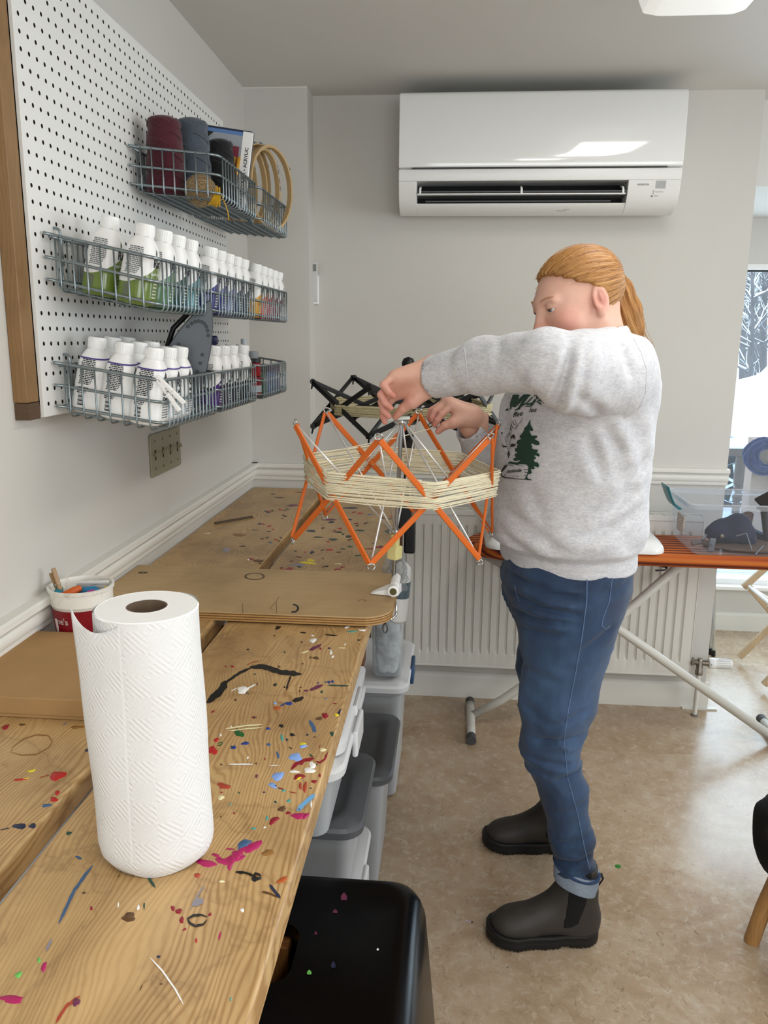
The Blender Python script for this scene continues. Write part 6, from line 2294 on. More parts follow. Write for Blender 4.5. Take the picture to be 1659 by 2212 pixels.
SEAMG = mat('fleece_seam', '#cdcdd0', .95)
for px_l, nm in (([(1359, 716), (1384, 760), (1397, 800), (1394, 850), (1379, 885), (1340, 908)], 'armhole_seam'), ([(1003, 752), (1008, 790), (1012, 858)], 'cuff_seam')):
    pp = []
    for a_, b_ in zip(px_l, px_l[1:]):
        for k in range(6):
            q = on_shirt(a_[0]+(b_[0]-a_[0])*k/6, a_[1]+(b_[1]-a_[1])*k/6, .0003)
            if q is not None:
                pp.append(q)
    pp = [q for i, q in enumerate(pp) if i == 0 or (q-pp[i-1]).length < .05]
    if len(pp) > 2:
        MB().tube(pp, .0010, 6).build(nm, SEAMG, shirt, smooth=180)

# jeans
DNM = NT('denim')
dv = DNM.coord()
d1 = DNM.noise(DNM.coord((1, 1, .4)), 14, 4, .6)
d2 = DNM.noise(DNM.coord((3, 3, 1)), 150, 4, .7)
dz_ = DNM.n('SeparateXYZ', {0: dv}).outputs[2]
fade = DNM.ramp(DNM.math('MULTIPLY_ADD', dz_, 1., DNM.math('MULTIPLY', d1, .16)), [(.34, 0.), (.52, .55), (.62, .9), (.80, .75), (.92, .2)])
cden = DNM.ramp(d1, [(.3, '#172740'), (.55, '#223856'), (.75, '#32506f')])
cden = DNM.mix(DNM.math('MULTIPLY', fade, DNM.math('MULTIPLY', d1, .80)), cden, '#5b789f')
cden = DNM.mix(DNM.math('MULTIPLY', d2, .30), cden, '#1b2a44')
DNM.P(Base_Color=cden, Roughness=.85, Sheen_Weight=.1)
DNM.bump(d2, .35, .001)
PELV = [(.77, .276, 1.88, .105, .165), (.83, .277, 1.88, .134, .184), (.88, .279, 1.88, .147, .186), (.94, .278, 1.88, .144, .178), (1.0, .277, 1.88, .132, .165)]


FOLD_JEAN = [((1102, 1262), (1262, 1290), 1.72, .008, .008), ((1104, 1300), (1250, 1318), 1.72, .009, .008), ((1112, 1340), (1240, 1338), 1.71, .007, .008), ((1120, 1375), (1215, 1365), 1.71, .006, .009), ((1300, 1275), (1365, 1262), 1.74, .005, .008), ((1240, 1400), (1320, 1350), 1.73, .006, .009), ((1128, 1455), (1215, 1470), 1.71, .004, .011), ((1190, 1560), (1262, 1530), 1.72, .008, .008), ((1150, 1600), (1255, 1590), 1.72, .009, .008), ((1150, 1640), (1240, 1655), 1.72, .008, .008), ((1185, 1690), (1262, 1668), 1.72, .006, .008), ((1135, 1530), (1185, 1555), 1.72, .005, .010), ((1200, 1760), (1270, 1740), 1.72, .004, .009), ((1205, 1830), (1282, 1812), 1.72, .006, .008), ((1200, 1875), (1280, 1858), 1.72, .007, .007)]


def jeans_sdf(P):
    z = P[:, 2]
    d = s_loft(P, PELV, 2.2, .12)
    n1_ = vnoise(P*np.array([1, 1, 1.4]), 13)
    n2_ = vnoise(P+2.2, 28)
    lg = []
    for p in (LEG_N, LEG_F):
        e = chain(P, p, LEG_R, .022)
        # creases: behind and in front of the knee, bunching at the ankle, pull lines at the hip
        kn = np.exp(-((z-.50)/.10)**2)+.9*np.exp(-((z-.20)/.08)**2)
        e = e-.0075*kn*(1-np.abs(np.sin(z*46+P[:, 0]*22+n1_*2.5)))**1.5
        lg.append(e+.0050*n1_+.0026*n2_)
    hipf = np.clip((z-.76)/.05, 0, 1)*np.clip((.97-z)/.05, 0, 1)*np.clip((.40-P[:, 0])/.12, 0, 1)
    d = d+.0030*n1_-.0075*hipf*(1-np.abs(np.sin(z*52-P[:, 0]*16+n1_*2)))**1.6
    d = smin(d, lg[0], .035)
    d = smin(d, lg[1], .035)
    for a_, b_, yv, dep, wd in FOLD_JEAN:
        d = d+groove(P, a_, b_, yv, dep, wd)*(P[:, 1] < 1.90)
    return d


V, F = sdf_mesh(jeans_sdf, (.09, 1.66, .125), (.45, 2.18, 1.0), .0052)
Vk = V
jeans = build_vf('jeans', V, F, DNM.m, person)
jb = BVHTree.FromPolygons([tuple(p) for p in V.tolist()], F.tolist())
SEAM = mat('seam_thread', '#5b7396', .8)


def seam(name, px, r, m_, par):
    pp = [on_shirt(*q, .0004, jb) for q in px]
    pp = [q for q in pp if q is not None]
    if len(pp) > 1:
        return MB().tube(pp, r, 6).build(name, m_, par, smooth=180)


def dens(px, n=7):
    o = []
    for a, b in zip(px, px[1:]):
        o += [(a[0]+(b[0]-a[0])*i/n, a[1]+(b[1]-a[1])*i/n) for i in range(n)]
    return o+[px[-1]]


seam('side_seam', dens([(1268, 1240), (1267, 1300), (1258, 1370), (1244, 1450), (1228, 1530), (1218, 1600), (1226, 1680), (1248, 1760), (1262, 1830), (1274, 1880)]), .0012, SEAM, jeans)
seam('pocket_edge', dens([(1324, 1232), (1316, 1300), (1302, 1336), (1300, 1352), (1309, 1360), (1318, 1352)]), .0010, SEAM, jeans)
seam('pocket_edge', dens([(1324, 1232), (1345, 1234), (1368, 1228)]), .0012, SEAM, jeans)
seam('pocket_edge', dens([(1112, 1262), (1116, 1285), (1122, 1300)]), .0010, SEAM, jeans)
q = on_shirt(1262, 1236, .001, jb)
if q is not None:
    MB().lathe([(0, -.002), (.004, -.001), (.004, .001), (0, .002)], q, 12, rotm(PI/2, 0, 0)).build('rivet', mat('brass_rivet', '#b08d4c', .35, .9), jeans, smooth=40)
CUF = mat('denim_inside', '#8d99a8', .9, var=.2, vscale=200, bump=.4, bscale=500)
CUD = mat('denim_dark_edge', '#2a3f60', .9)
for (c_, r_c, zt_, zb_, tl) in (((.331, 1.769), .0495, .196, .150, .10), ((.330, 2.123), .0485, .205, .165, .05)):
    mb = MB()

    def cf(u, v):
        a = 2*PI*u
        prof = [(0, .0), (.004, .002), (.0052, .020), (.004, 1.0), (-.003, 1.01), (-.006, .85), (-.006, .1)]
        k = prof[int(round(v*6))]
        z = zt_+(zb_-zt_)*k[1]-tl*.16*math.cos(a)*1.0+.003*math.sin(3*a)
        r = r_c+k[0]+.0015*math.sin(4*a+1)
        return (c_[0]+r*math.cos(a), c_[1]+r*math.sin(a)*1.02, z)
    mb.grid(cf, 40, 7, True)
    cu = mb.build('rolled_cuff', CUF, jeans, smooth=60)
    MB().tube([(c_[0]+(r_c+.0045)*math.cos(a), c_[1]+(r_c+.0045)*1.02*math.sin(a), zt_-.004-tl*.16*math.cos(a)) for a in np.linspace(0, 2*PI, 33)[:-1]], .0042, 8, closed=True).build('cuff_edge', CUD, cu, smooth=180)

# boots
BOOT = mat('boot_leather', '#3a3531', .55, var=.25, vscale=18, bump=.25, bscale=260)
SOLE = mat('boot_sole', '#0d0c0c', .6)
GUS = mat('boot_elastic', '#0c0c0d', .9)


def boot(heel, toe):
    h_, t_ = np.array([*heel, 0.]), np.array([*toe, 0.])
    X = (t_-h_)/np.linalg.norm(t_-h_)
    Yv = np.array([-X[1], X[0], 0])
    Lb = np.linalg.norm(t_-h_)/.27
    M_ = np.stack([X, Yv, [0, 0, 1.]])
    loc = lambda P: ((P-h_) @ M_.T)/Lb
    foot2 = [(.046, 0), (.13, -.003), (.205, -.004)]

    def fp(Q, g):
        d = None
        for (a, b, ra, rb_) in ((foot2[0], foot2[1], .041, .040), (foot2[1], foot2[2], .040, .049)):
            q = np.stack([Q[:, 0], Q[:, 1], 0*Q[:, 0]], 1)
            e = s_cone(q, (*a, 0), (*b, 0), ra+g, rb_+g)
            d = e if d is None else smin(d, e, .02)
        e = s_ell(np.stack([Q[:, 0], Q[:, 1], 0*Q[:, 0]], 1), (.222, -.004, 0), (.048, .046, .05))-g
        return smin(d, e, .012)

    def upper(P):
        Q = loc(P)
        d = s_ell(Q, (.210, -.003, .040), (.055, .046, .036))
        d = smin(d, s_cone(Q, (.055, 0, .052), (.190, -.003, .042), .041, .036), .025)
        d = smin(d, s_cone(Q, (.060, 0, .125), (.165, 0, .052), .042, .030), .035)
        d = smin(d, s_ell(Q, (.047, 0, .055), (.045, .039, .05)), .02)
        sh = s_loft(np.stack([Q[:, 0], Q[:, 1], Q[:, 2]], 1), [(.04, .052, 0, .050, .040), (.10, .053, 0, .047, .039), (.20, .058, 0, .047, .042)], 2.2)
        d = smin(d, sh, .025)
        d = d+.0012*vnoise(P, 30)
        return smax(d, .022-Q[:, 2], .003)

    def sole(P):
        Q = loc(P)
        z = Q[:, 2]
        lift = .006*np.clip((Q[:, 0]-.19)/.08, 0, 1)**2
        z = z-lift
        g = .0055+.0012*(np.abs(z-.021) > .0025)
        d = np.maximum(fp(Q, g), np.maximum(-z, z-.034))
        # waist gap before the heel block, cleats along the edge
        gap = np.maximum(np.abs(Q[:, 0]-.092)-.010, z-.007)
        d = np.maximum(d, -gap)
        cle = np.maximum(np.maximum(np.sin(Q[:, 0]*640)*.0025-.0008, z-.0035), -fp(Q, .001))
        return np.maximum(d, -cle)

    def gus(P):
        Q = loc(P)
        d = upper(P)-.0010
        z = Q[:, 2]
        x0_ = np.interp(z, [.055, .07, .17], [.088, .062, .036])
        x1_ = np.interp(z, [.055, .17], [.100, .086])
        return np.maximum(d, np.maximum(np.maximum(x0_-Q[:, 0], Q[:, 0]-x1_), np.maximum(.056-z, .012-np.abs(Q[:, 1]))))
    c_ = (h_+t_)/2
    lo, hi = c_-[.19, .12, .006], c_+[.19, .12, .23]
    b = sdf_obj('boot', upper, lo, hi, .0036, BOOT, person)
    sdf_obj('sole', sole, lo, hi, .0034, SOLE, b)
    sdf_obj('elastic_gusset', gus, lo, hi, .0036, GUS, b)
    # pull tab at the heel
    p = h_+X*.004+np.array([0, 0, .175])
    MB().tube([p+np.array([0, 0, -.035]), p-X*.010+np.array([0, 0, -.018]), p-X*.004+np.array([0, 0, -.004])], .004, 8, flat=.5).build('pull_tab', SOLE, b, smooth=180)


boot((.392, 1.777), (.124, 1.738))
boot((.390, 2.134), (.126, 2.116))
# ------------------------------------------------------------------ wall air conditioner
ACW = mat('ac_white_gloss', '#e9e9e6', .07, coat=.6)
ACM = mat('ac_white_satin', '#e3e3df', .28)
ac = thing('air_conditioner', 'white split air conditioner high on the back wall with its louvre open', 'air conditioner', (.25, YB, 2.06))
AX0, AX1 = -.206, .730
# front face profile (distance out of the wall, z): upper panel, then the discharge section
pan = [(.205, 2.242), (.214, 2.232), (.217, 2.20), (.219, 2.12), (.219, 2.05), (.216, 2.015), (.214, 2.0075), (.200, 2.0075), (.200, 2.242)]


def ext(name, prof, x0, x1, m_, par, bev=0., sm=30):
    return MB().prism(prof, lambda o, z: (x0, YB-o, z), lambda o, z: (x1, YB-o, z)).build(name, m_, par, smooth=0 if bev else sm, bevel=bev)


ext('housing', [(0, 1.885), (.10, 1.868), (.10, 2.005), (.203, 2.005), (.203, 2.244), (0, 2.244)], AX0+.002, AX1-.002, ACM, ac, .003)
ext('front_panel', pan, AX0, AX1, ACW, ac, .003)
# lower front: pieces round the outlet slot
OX0, OX1 = -.145, .560
low = [(.10, 2.003), (.212, 2.003), (.212, 1.985), (.208, 1.966), (.10, 1.966)]
ext('upper_lip', low, AX0, AX1, ACM, ac, .002)
side = [(.10, 1.966), (.208, 1.966), (.198, 1.925), (.176, 1.892), (.14, 1.872), (.10, 1.868)]
ext('end_piece', side, AX0, OX0, ACM, ac, .002)
ext('control_piece', side, OX1, AX1, ACM, ac, .002)
bot = [(.10, 1.886), (.176, 1.899), (.168, 1.888), (.14, 1.872), (.10, 1.868)]
ext('lower_lip', bot, OX0, OX1, ACM, ac, .001)
ext('outlet_recess', [(.09, 1.886), (.11, 1.886), (.11, 1.966), (.09, 1.966)], OX0, OX1, mat('outlet_black', '#08080a', .8), ac)
GREYV = mat('vane_grey', '#4a4b4c', .5)
ext('back_vane', [(.150, 1.918), (.196, 1.932), (.196, 1.936), (.150, 1.924)], OX0+.004, OX1-.004, GREYV, ac)
ext('louvre', [(.168, 1.9245), (.203, 1.9232), (.204, 1.925), (.203, 1.9272), (.168, 1.9285)], OX0+.002, OX1-.006, WHITEP, ac, .001)
ext('lower_vane', [(.150, 1.898), (.178, 1.904), (.178, 1.907), (.150, 1.902)], OX0+.03, OX1-.05, GREYV, ac)
for x in (OX0+.012, (OX0+OX1)/2+.002, OX1-.014):
    MB().tube(arcpath([(x, YB-.15, 1.955), (x, YB-.195, 1.945), (x, YB-.199, 1.925)], .012, 4), .004, 8).build('louvre_bracket', WHITEP, ac, smooth=180)
MB().box(AX0+.045, AX1-.05, YB-.2165, YB-.214, 2.0035, 2.0075).build('panel_gap', mat('gap_dark', '#3c3c3b', .7), ac)


def acface(x, z):
    """point on the sloped control face"""
    o = float(np.interp(z, [1.872, 1.892, 1.925, 1.966], [.14, .176, .198, .208]))
    return Vector((x, YB-o-.0012, z))


text('lettering', 'INVERTER', .0085, GREYINK, ac, acface(.590, 1.949), (1, 0, 0), acface(0, 1.956)-acface(0, 1.945))
MB().add([acface(.650, 1.940), acface(.682, 1.940), acface(.682, 1.963), acface(.650, 1.963)], [(0, 1, 2, 3)]).build('receiver_window', mat('ac_grey_window', '#a9aaa9', .3), ac)
mb = MB()
for x, z, s in ((.645, 1.932, .0018), (.645, 1.9255, .0018), (.642, 1.917, .0030)):
    mb.lathe([(0, 0), (s, 0), (s, .001), (0, .001)], acface(x, z), 10, rotm(PI/2, 0, 0))
stuff(mb.build('indicator_lamps', GREYINK, ac))
mb = MB()
for x0_, x1_, z in ((.650, .676, 1.9285), (.648, .662, 1.917)):
    mb.add([acface(x0_, z), acface(x1_, z), acface(x1_, z+.0016), acface(x0_, z+.0016)], [(0, 1, 2, 3)])
for k, (xa, xb) in enumerate(((.335, .352), (.356, .378), (.340, .366))):
    yo = .150+.006*(k % 2)
    zo = float(np.interp(yo, [.14, .168, .176], [1.872, 1.888, 1.899]))-.0008
    mb.add([Vector((xa, YB-yo, zo)), Vector((xb, YB-yo, zo)), Vector((xb, YB-yo-.0016, zo+.0009)), Vector((xa, YB-yo-.0016, zo+.0009))], [(0, 1, 2, 3)])
stuff(mb.build('small_print', mat('ac_print', '#9b9b98', .6), ac))

# ------------------------------------------------------------------ radiator
RADM = mat('radiator_enamel', '#dcdad2', .35)
rad = thing('radiator', 'white ribbed panel radiator under the chair rail', 'radiator', (.39, YB, .16))
RX0, RX1, RZ0, RZ1, RY = -.30, .945, .168, .800, 3.028
mb = MB()
pitch = .0335
cols = []
x = RX0+.014
xs = [RX0, RX0+.004]
dep = [0, 0]
nr = int((RX1-RX0-.03)/pitch)
for k in range(nr):
    b = RX0+.018+k*pitch
    for dx, d_ in ((0, 0), (.004, 0), (.0075, 1), (.0135, 1), (.017, 0)):
        xs.append(b+dx)
        dep.append(d_)
xs += [RX1-.004, RX1]
dep += [0, 0]
zs = [RZ0, RZ0+.05, RZ0+.056, RZ0+.064, RZ0+.08, .70, .725, .735, .742, .75, RZ1]
zd = [0, 0, .25, .8, 1, 1, 1, .8, .25, 0, 0]
vs = [(xx, RY+.009*d_*zz, z) for xx, d_ in zip(xs, dep) for z, zz in zip(zs, zd)]
nz_ = len(zs)
mb.add(vs, [(i*nz_+j, (i+1)*nz_+j, (i+1)*nz_+j+1, i*nz_+j+1) for i in range(len(xs)-1) for j in range(nz_-1)])
mb.build('front_panel', RADM, rad, smooth=35)
MB().box(RX0, RX1, RY+.012, RY+.05, RZ0, RZ1-.01).build('rear_panel', RADM, rad, bevel=.003)
MB().box(RX1, RX1+.003, RY-.002, RY+.06, RZ0-.002, RZ1+.004).build('end_panel', RADM, rad, bevel=.001)
MB().box(RX0-.003, RX0, RY-.002, RY+.06, RZ0-.002, RZ1+.004).build('end_panel', RADM, rad, bevel=.001)
MB().box(RX0, RX1, RY-.003, RY+.004, RZ1-.016, RZ1+.004).box(RX0, RX1, RY+.056, RY+.060, RZ1-.006, RZ1+.004).build('top_frame', RADM, rad, bevel=.001)
for k in range(31):
    x = RX0+.02+k*.0402
    MB().box(x, x+.004, RY+.004, RY+.056, RZ1-.004, RZ1+.003).build('grille_bar', RADM, rad)
MB().box(RX0, RX1, RY+.027, RY+.032, RZ1-.004, RZ1+.003).build('grille_rail', RADM, rad)
MB().box(RX0, RX1, RY-.0015, RY+.012, RZ0-.004, RZ0+.004).build('bottom_seam', RADM, rad, bevel=.002)
for x in (.05, .75):
    MB().box(x-.02, x+.02, RY+.05, YB, .3, .6).build('wall_bracket', RADM, rad)
# valve and pipe
BRS = mat('nickel_brass', '#8b8378', .3, .9)
vz = .215
va = thing('radiator_valve', 'white thermostat knob on a nickel valve at the radiator corner', 'valve', (.985, 3.035, 0))
VX, VY = .972, 3.035
MB().tube([(RX1+.001, VY, vz+.01), (VX+.012, VY, vz+.008)], .011, 16).build('valve_tail', BRS, va, smooth=40)
MB().lathe([(.012, 0), (.018, 0), (.018, .010), (.012, .010)], (RX1+.004, VY, vz+.01), 6, rotm(0, PI/2, 0)).build('union_nut', BRS, va)
MB().lathe([(.011, -.05), (.015, -.048), (.015, -.034), (.012, -.03), (.0125, .01), (.008, .018), (0, .019)], (VX+.012, VY, vz+.006), 20).build('valve_body', BRS, va, smooth=40)
MB().tube([(VX+.02, VY, vz+.006), (VX+.045, VY, vz+.006)], [.010, .013], 16).build('valve_neck', BRS, va, smooth=40)
MB().lathe([(.012, 0), (.0205, .002), (.0215, .006), (.0215, .022), (.0195, .026), (.0205, .030), (.0185, .082), (.016, .088), (0, .089)], (VX+.043, VY, vz+.006), 28, rotm(0, PI/2, 0)).build('thermostat_knob', WHITEP, va, smooth=40)
mb = MB()
for k in range(14):
    a = 2*PI*k/14
    mb.bar((VX+.080, VY+.0204*math.cos(a), vz+.006+.0204*math.sin(a)), (VX+.126, VY+.0192*math.cos(a), vz+.006+.0192*math.sin(a)), .0018, .0016, (0, math.cos(a), math.sin(a)))
stuff(mb.build('grip_ribs', mat('knob_groove', '#b9b8b4', .5), va))
text('dial_marks', '3 4', .008, INK, va, (VX+.052, VY-.0222, vz+.002), (0, 0, 1), (-1, 0, 0))
MB().tube([(VX+.012, VY, vz-.03), (VX+.011, VY, .0)], .0085, 14).build('pipe', RADM, va, smooth=40)
MB().lathe([(.0095, 0), (.016, .001), (.0105, .006)], (VX+.011, VY, .0), 16).build('pipe_collar', mat('pipe_collar_dark', '#6b655c', .6), va)

# ------------------------------------------------------------------ ironing board
IBT = NT('ironing_cover')
cc = IBT.coord((1, 1, 1))
s1 = IBT.n('TexWave', {'Vector': IBT.n('Mapping', {'Vector': cc, 'Scale': (.03, 1.41, 1.41), 'Rotation': (.785, 0, 0)}).outputs[0], 'Scale': 9.5, 'Distortion': .8, 'Detail': 2.}, bands_direction='Y').outputs['Fac']
s2 = IBT.noise(IBT.n('Mapping', {'Vector': cc, 'Scale': (.4, 60, 30)}).outputs[0], 2.2, 4)
cl = IBT.ramp(IBT.math('ADD', IBT.math('MULTIPLY', s1, .72), IBT.math('MULTIPLY', s2, .38)), [(.22, '#4c190b'), (.42, '#8c3811'), (.64, '#b05018'), (.88, '#bd6822')])
IBT.P(Base_Color=cl, Roughness=.8)
IBT.bump(s1, .35, .002)
ib = thing('ironing_board', 'ironing board with orange and brown striped cover behind the person', 'ironing board', (.65, 2.87, 0))
IZ = .735
NB = 28
ring = []
yc = 2.862
hw = .158
xt, xe = .062, 1.36
for i in range(NB+1):
    a = PI/2+PI*i/NB
    ring.append((xt+.20+.20*math.cos(a), yc+(hw-.012)*math.sin(a)*(1 if True else 1)))
outl = [(xe, yc+hw)]+[(x_, y_) for x_, y_ in ring]+[(xe, yc-hw)]
mb = MB()
secs = [(-.012, IZ-.044), (.0, IZ-.034), (.004, IZ-.020), (0, IZ-.008), (-.010, IZ)]
n = len(outl)
for g, z in secs:
    for (x_, y_) in outl:
        dx, dy = x_-.75, y_-yc
        if x_ < xe:
            d = math.hypot(min(0, x_-(xt+.20)), dy) or 1
            x2 = x_+g*min(0, x_-(xt+.2))/d
            y2 = y_+g*dy/d
        else:
            x2, y2 = x_, y_+g*(1 if dy > 0 else -1)
        mb.v.append((x2, y2, z))
for i in range(len(secs)-1):
    mb.f += [(i*n+k, i*n+(k+1) % n, (i+1)*n+(k+1) % n, (i+1)*n+k) for k in range(n)]
mb.f += [tuple(range(n)), tuple((len(secs)-1)*n+k for k in range(n))]
mb.build('padded_cover', IBT.m, ib, smooth=50)
TUBEM = mat('leg_tube_enamel', '#c9c6bd', .35)
p_top = (.86, 2.80, IZ-.05)
MB().tube([(.105, 2.875, .030), (.22, 2.875, .105), (.60, 2.88, .415), (.862, 2.88, IZ-.048)], .0165, 14).build('leg', TUBEM, ib, smooth=180)
MB().tube([(1.212, 2.83, .018), (.605, 2.83, .432), (.12, 2.83, IZ-.046)], .0165, 14).build('leg', TUBEM, ib, smooth=180)
MB().tube([(.605, 2.80, .430), (.605, 2.90, .430)], .008, 12).build('pivot_bolt', STEEL, ib, smooth=40)
for x_, y0_, y1_ in ((.100, 2.702, 3.035), (1.222, 2.66, 3.00)):
    MB().tube([(x_, y0_+.03, .018), (x_, y0_+.09, .020), (x_, (y0_+y1_)/2, .032), (x_, y1_-.09, .020), (x_, y1_-.03, .018)], .0165, 14).build('foot_bar', TUBEM, ib, smooth=180)
    for ya, yb_ in ((y0_, y0_+.034), (y1_-.034, y1_)):
        MB().tube([(x_, ya, .018), (x_, yb_, .018)], .0178, 14).build('foot_cap', RUBBER, ib, smooth=40)
MB().tube(arcpath([(.70, 2.70, IZ-.052), (.735, 2.71, IZ-.052), (.745, 2.72, IZ-.046), (.72, 2.74, IZ-.046)], .01, 4), .003, 8).build('latch_wire', mat('latch_black', '#2a2a2a', .4, .6), ib, smooth=180)
MB().box(.80, .90, 2.80, 2.92, IZ-.050, IZ-.042).build('under_plate', TUBEM, ib)

# white moulded tray on the board
tr = thing('plastic_tray', 'white moulded plastic tray with upturned end lying on the ironing board', 'tray', (.43, 2.84, IZ))
TRW = mat('tray_white', '#e9e9e7', .3)
mb = MB()
tx0, tx1, ty0, ty1 = .125, .735, 2.706, 2.985
secs = [(0, .0), (-.001, .006), (.002, .018), (.012, .034), (.03, .046), (.05, .048)]
for g, z in secs:
    p = rrect(tx0+g, tx1-g, ty0+g, ty1-g, .05, 6)
    n = len(p)
    mb.v += [(a, b, IZ+.001+z) for a, b in p]
for i in range(len(secs)-1):
    mb.f += [(i*n+k, i*n+(k+1) % n, (i+1)*n+(k+1) % n, (i+1)*n+k) for k in range(n)]
mb.f += [tuple(range(n)), tuple((len(secs)-1)*n+k for k in range(n))]
mb.build('base', TRW, tr, smooth=40)
wp = [(at(1070, 1036, 1, 2.95)), at(1058, 1120, 1, 2.90), at(1062, 1165, 1, 2.83), at(1085, 1188, 1, 2.74)]
mb = MB()
zt_ = wp[0][2]
nU, nV = 12, 14


def upf(u, v):
    # upturned end: rises from the base at the left and sweeps back along the rear
    y = 2.72+.25*v
    z = IZ+.045+(zt_-IZ-.045)*(u**1.2)*(.12+.88*v**1.6)
    x = .150-.018*math.sin(u*2.6)+.012*u
    return (x, y, z)


mb.grid(upf, nU, nV)
mb.grid(lambda u, v: (.162+.40*v, 2.972-.004*u, IZ+.045+(zt_-IZ-.05)*u*(1-.35*v)), 6, 6)
o = mb.build('upturned_end', TRW, tr, smooth=60)
sm = o.modifiers.new('thick', 'SOLIDIFY')
sm.thickness = .006

# ------------------------------------------------------------------ clear bin of tools on the board
cb = thing('clear_bin', 'clear plastic bin of tools and a navy pouch on the ironing board', 'bin', (1.05, 2.85, IZ))
CLB = clear('tool_bin_clear', '#f2f5fa', .05, .10, .22)
CLR2 = clear('tool_bin_rim', '#e3e8f0', .25, .15, .3)
bx0, bx1, by0_, by1_ = .800, 1.30, 2.698, 3.00
bz0, bz1 = IZ+.001, IZ+.180
mb = MB()
secs = [(.034, .001), (.028, .004), (.012, .10), (.004, .165)]
for g, z in secs:
    p = rrect(bx0+g, bx1-g, by0_+g*.7, by1_-g*.7, .02, 4)
    n = len(p)
    mb.v += [(a, b, bz0+z) for a, b in p]
for i in range(len(secs)-1):
    mb.f += [(i*n+k, i*n+(k+1) % n, (i+1)*n+(k+1) % n, (i+1)*n+k) for k in range(n)]
mb.f.append(tuple(range(n)))
mb.build('bin_body', CLB, cb, smooth=35)
mb = MB()
secs = [(.004, .160), (-.004, .162), (-.006, .178), (.0, .181), (.004, .178)]
for g, z in secs:
    p = rrect(bx0+g, bx1-g, by0_+g, by1_-g, .022, 4)
    n = len(p)
    mb.v += [(a, b, bz0+z) for a, b in p]
for i in range(len(secs)-1):
    mb.f += [(i*n+k, i*n+(k+1) % n, (i+1)*n+(k+1) % n, (i+1)*n+k) for k in range(n)]
mb.build('rim', CLR2, cb, smooth=35)
TEAL = mat('teal_latch', '#1e6d76', .35)
p = [at(1425, 1090, 1, 2.80), at(1440, 1112, 1, 2.80), at(1462, 1112, 1, 2.80), at(1445, 1088, 1, 2.80)]
mb = MB()


def latf(u, v):
    y = 2.79+.10*v
    x = bx0-.058+.052*u
    z = bz0+.195-.058*math.sin(u*2.0)+.022*(1-u)
    return (x, y, z)


mb.grid(latf, 10, 4)
o = mb.build('latch', TEAL, cb, smooth=60)
sm = o.modifiers.new('thick', 'SOLIDIFY')
sm.thickness = .004
MB().box(bx0+.006, bx0+.012, 2.80, 2.88, bz0+.055, bz0+.115).build('sticker', mat('bin_sticker', '#cbbfb4', .6, var=.5, vscale=90), cb)
NAVYF = mat('navy_cloth', '#22263f', .85, var=.25, vscale=40, bump=.4, bscale=200)
A = lambda u, v, y=2.83: at(u, v, 1, y)
pq = thing('navy_pouch', 'dark navy cloth pouch slumped in the clear bin', 'pouch', tuple(A(1575, 1180)))
pc = A(1578, 1150)
f = lambda P: smin(smin(s_ell(P, A(1562, 1148), (.062, .04, .040)), s_ell(P, A(1592, 1140), (.045, .045, .052)), .03), s_ell(P, A(1612, 1162), (.035, .04, .036)), .03)+.005*vnoise(P, 32)
sdf_obj('cloth', f, pc-np.array([.16, .09, .10]), pc+np.array([.16, .09, .12]), .005, NAVYF, pq)
MB().lathe([(0, 0), (.008, .001), (.006, .004), (0, .005)], A(1560, 1158, 2.788), 14, rotm(PI/2, 0, 0)).build('snap_button', BRS, pq, smooth=40)
TOOLM = mat('tool_steel', '#7d7f84', .35, .8)
t = thing('hand_crank', 'small steel winder crank with brown grip in the near corner of the bin', 'crank', tuple(A(1500, 1175, 2.78)))
MB().tube([A(1494, 1174, 2.78), A(1514, 1170, 2.78)], .009, 12).build('grip', mat('crank_grip', '#6b625e', .6), t, smooth=40)
MB().tube([A(1514, 1170, 2.78), A(1520, 1162, 2.78), A(1526, 1156, 2.79)], .0045, 10).build('arm', TOOLM, t, smooth=180)
t = thing('table_clamp', 'short steel clamp plate standing at the front of the clear bin', 'clamp', tuple(A(1537, 1190, 2.76)))
p0 = A(1537, 1180, 2.76)
MB().box(p0[0]-.012, p0[0]+.012, 2.755, 2.762, IZ+.006, IZ+.052, rotm(0, .12, .4)).build('plate', TOOLM, t, bevel=.002)
MB().tube([(p0[0], 2.755, IZ+.03), (p0[0]-.004, 2.742, IZ+.03)], .005, 10).build('screw', TOOLM, t, smooth=40)
t = thing('bent_rod', 'bent thin steel rod leaning inside the clear bin', 'rod', tuple(A(1625, 1190, 2.75)))
MB().tube([A(1590, 1158, 2.76), A(1612, 1152, 2.76), A(1624, 1188, 2.75)], .0022, 8).build('rod', TOOLM, t, smooth=40)
t = thing('steel_pin', 'short steel pin lying at the front of the clear bin', 'pin', tuple(A(1630, 1198, 2.75)))
MB().tube([A(1631, 1198, 2.74), A(1649, 1179, 2.76)], .0022, 8).build('rod', TOOLM, t, smooth=40)
BRNL = mat('brown_leather', '#4d3a30', .55)
t = thing('wooden_paddle', 'brown flat paddle with rounded end leaning against the bin back', 'paddle', tuple(A(1600, 1190, 2.93)))
mb = MB()
q0, q1 = Vector(A(1600, 1180, 2.93)), Vector(A(1616, 1105, 2.96))
d = (q1-q0).normalized()
sd = Vector((1, 0, .1)).normalized()
pol = []
for a in np.linspace(0, PI, 9):
    pol.append((.024*math.cos(a), (q1-q0).length-.016+.016*math.sin(a)))
pol = [(.024, 0)]+pol+[(-.024, 0)]
mb.prism(pol, lambda a, b: q0+sd*a+d*b+Vector((0, .006, 0)), lambda a, b: q0+sd*a+d*b)
mb.build('blade', BRNL, t, bevel=.002)
t = thing('blue_strap', 'wide slate blue strap lying across the back of the bin', 'strap', tuple(A(1640, 1165, 2.88)))
mb = MB()
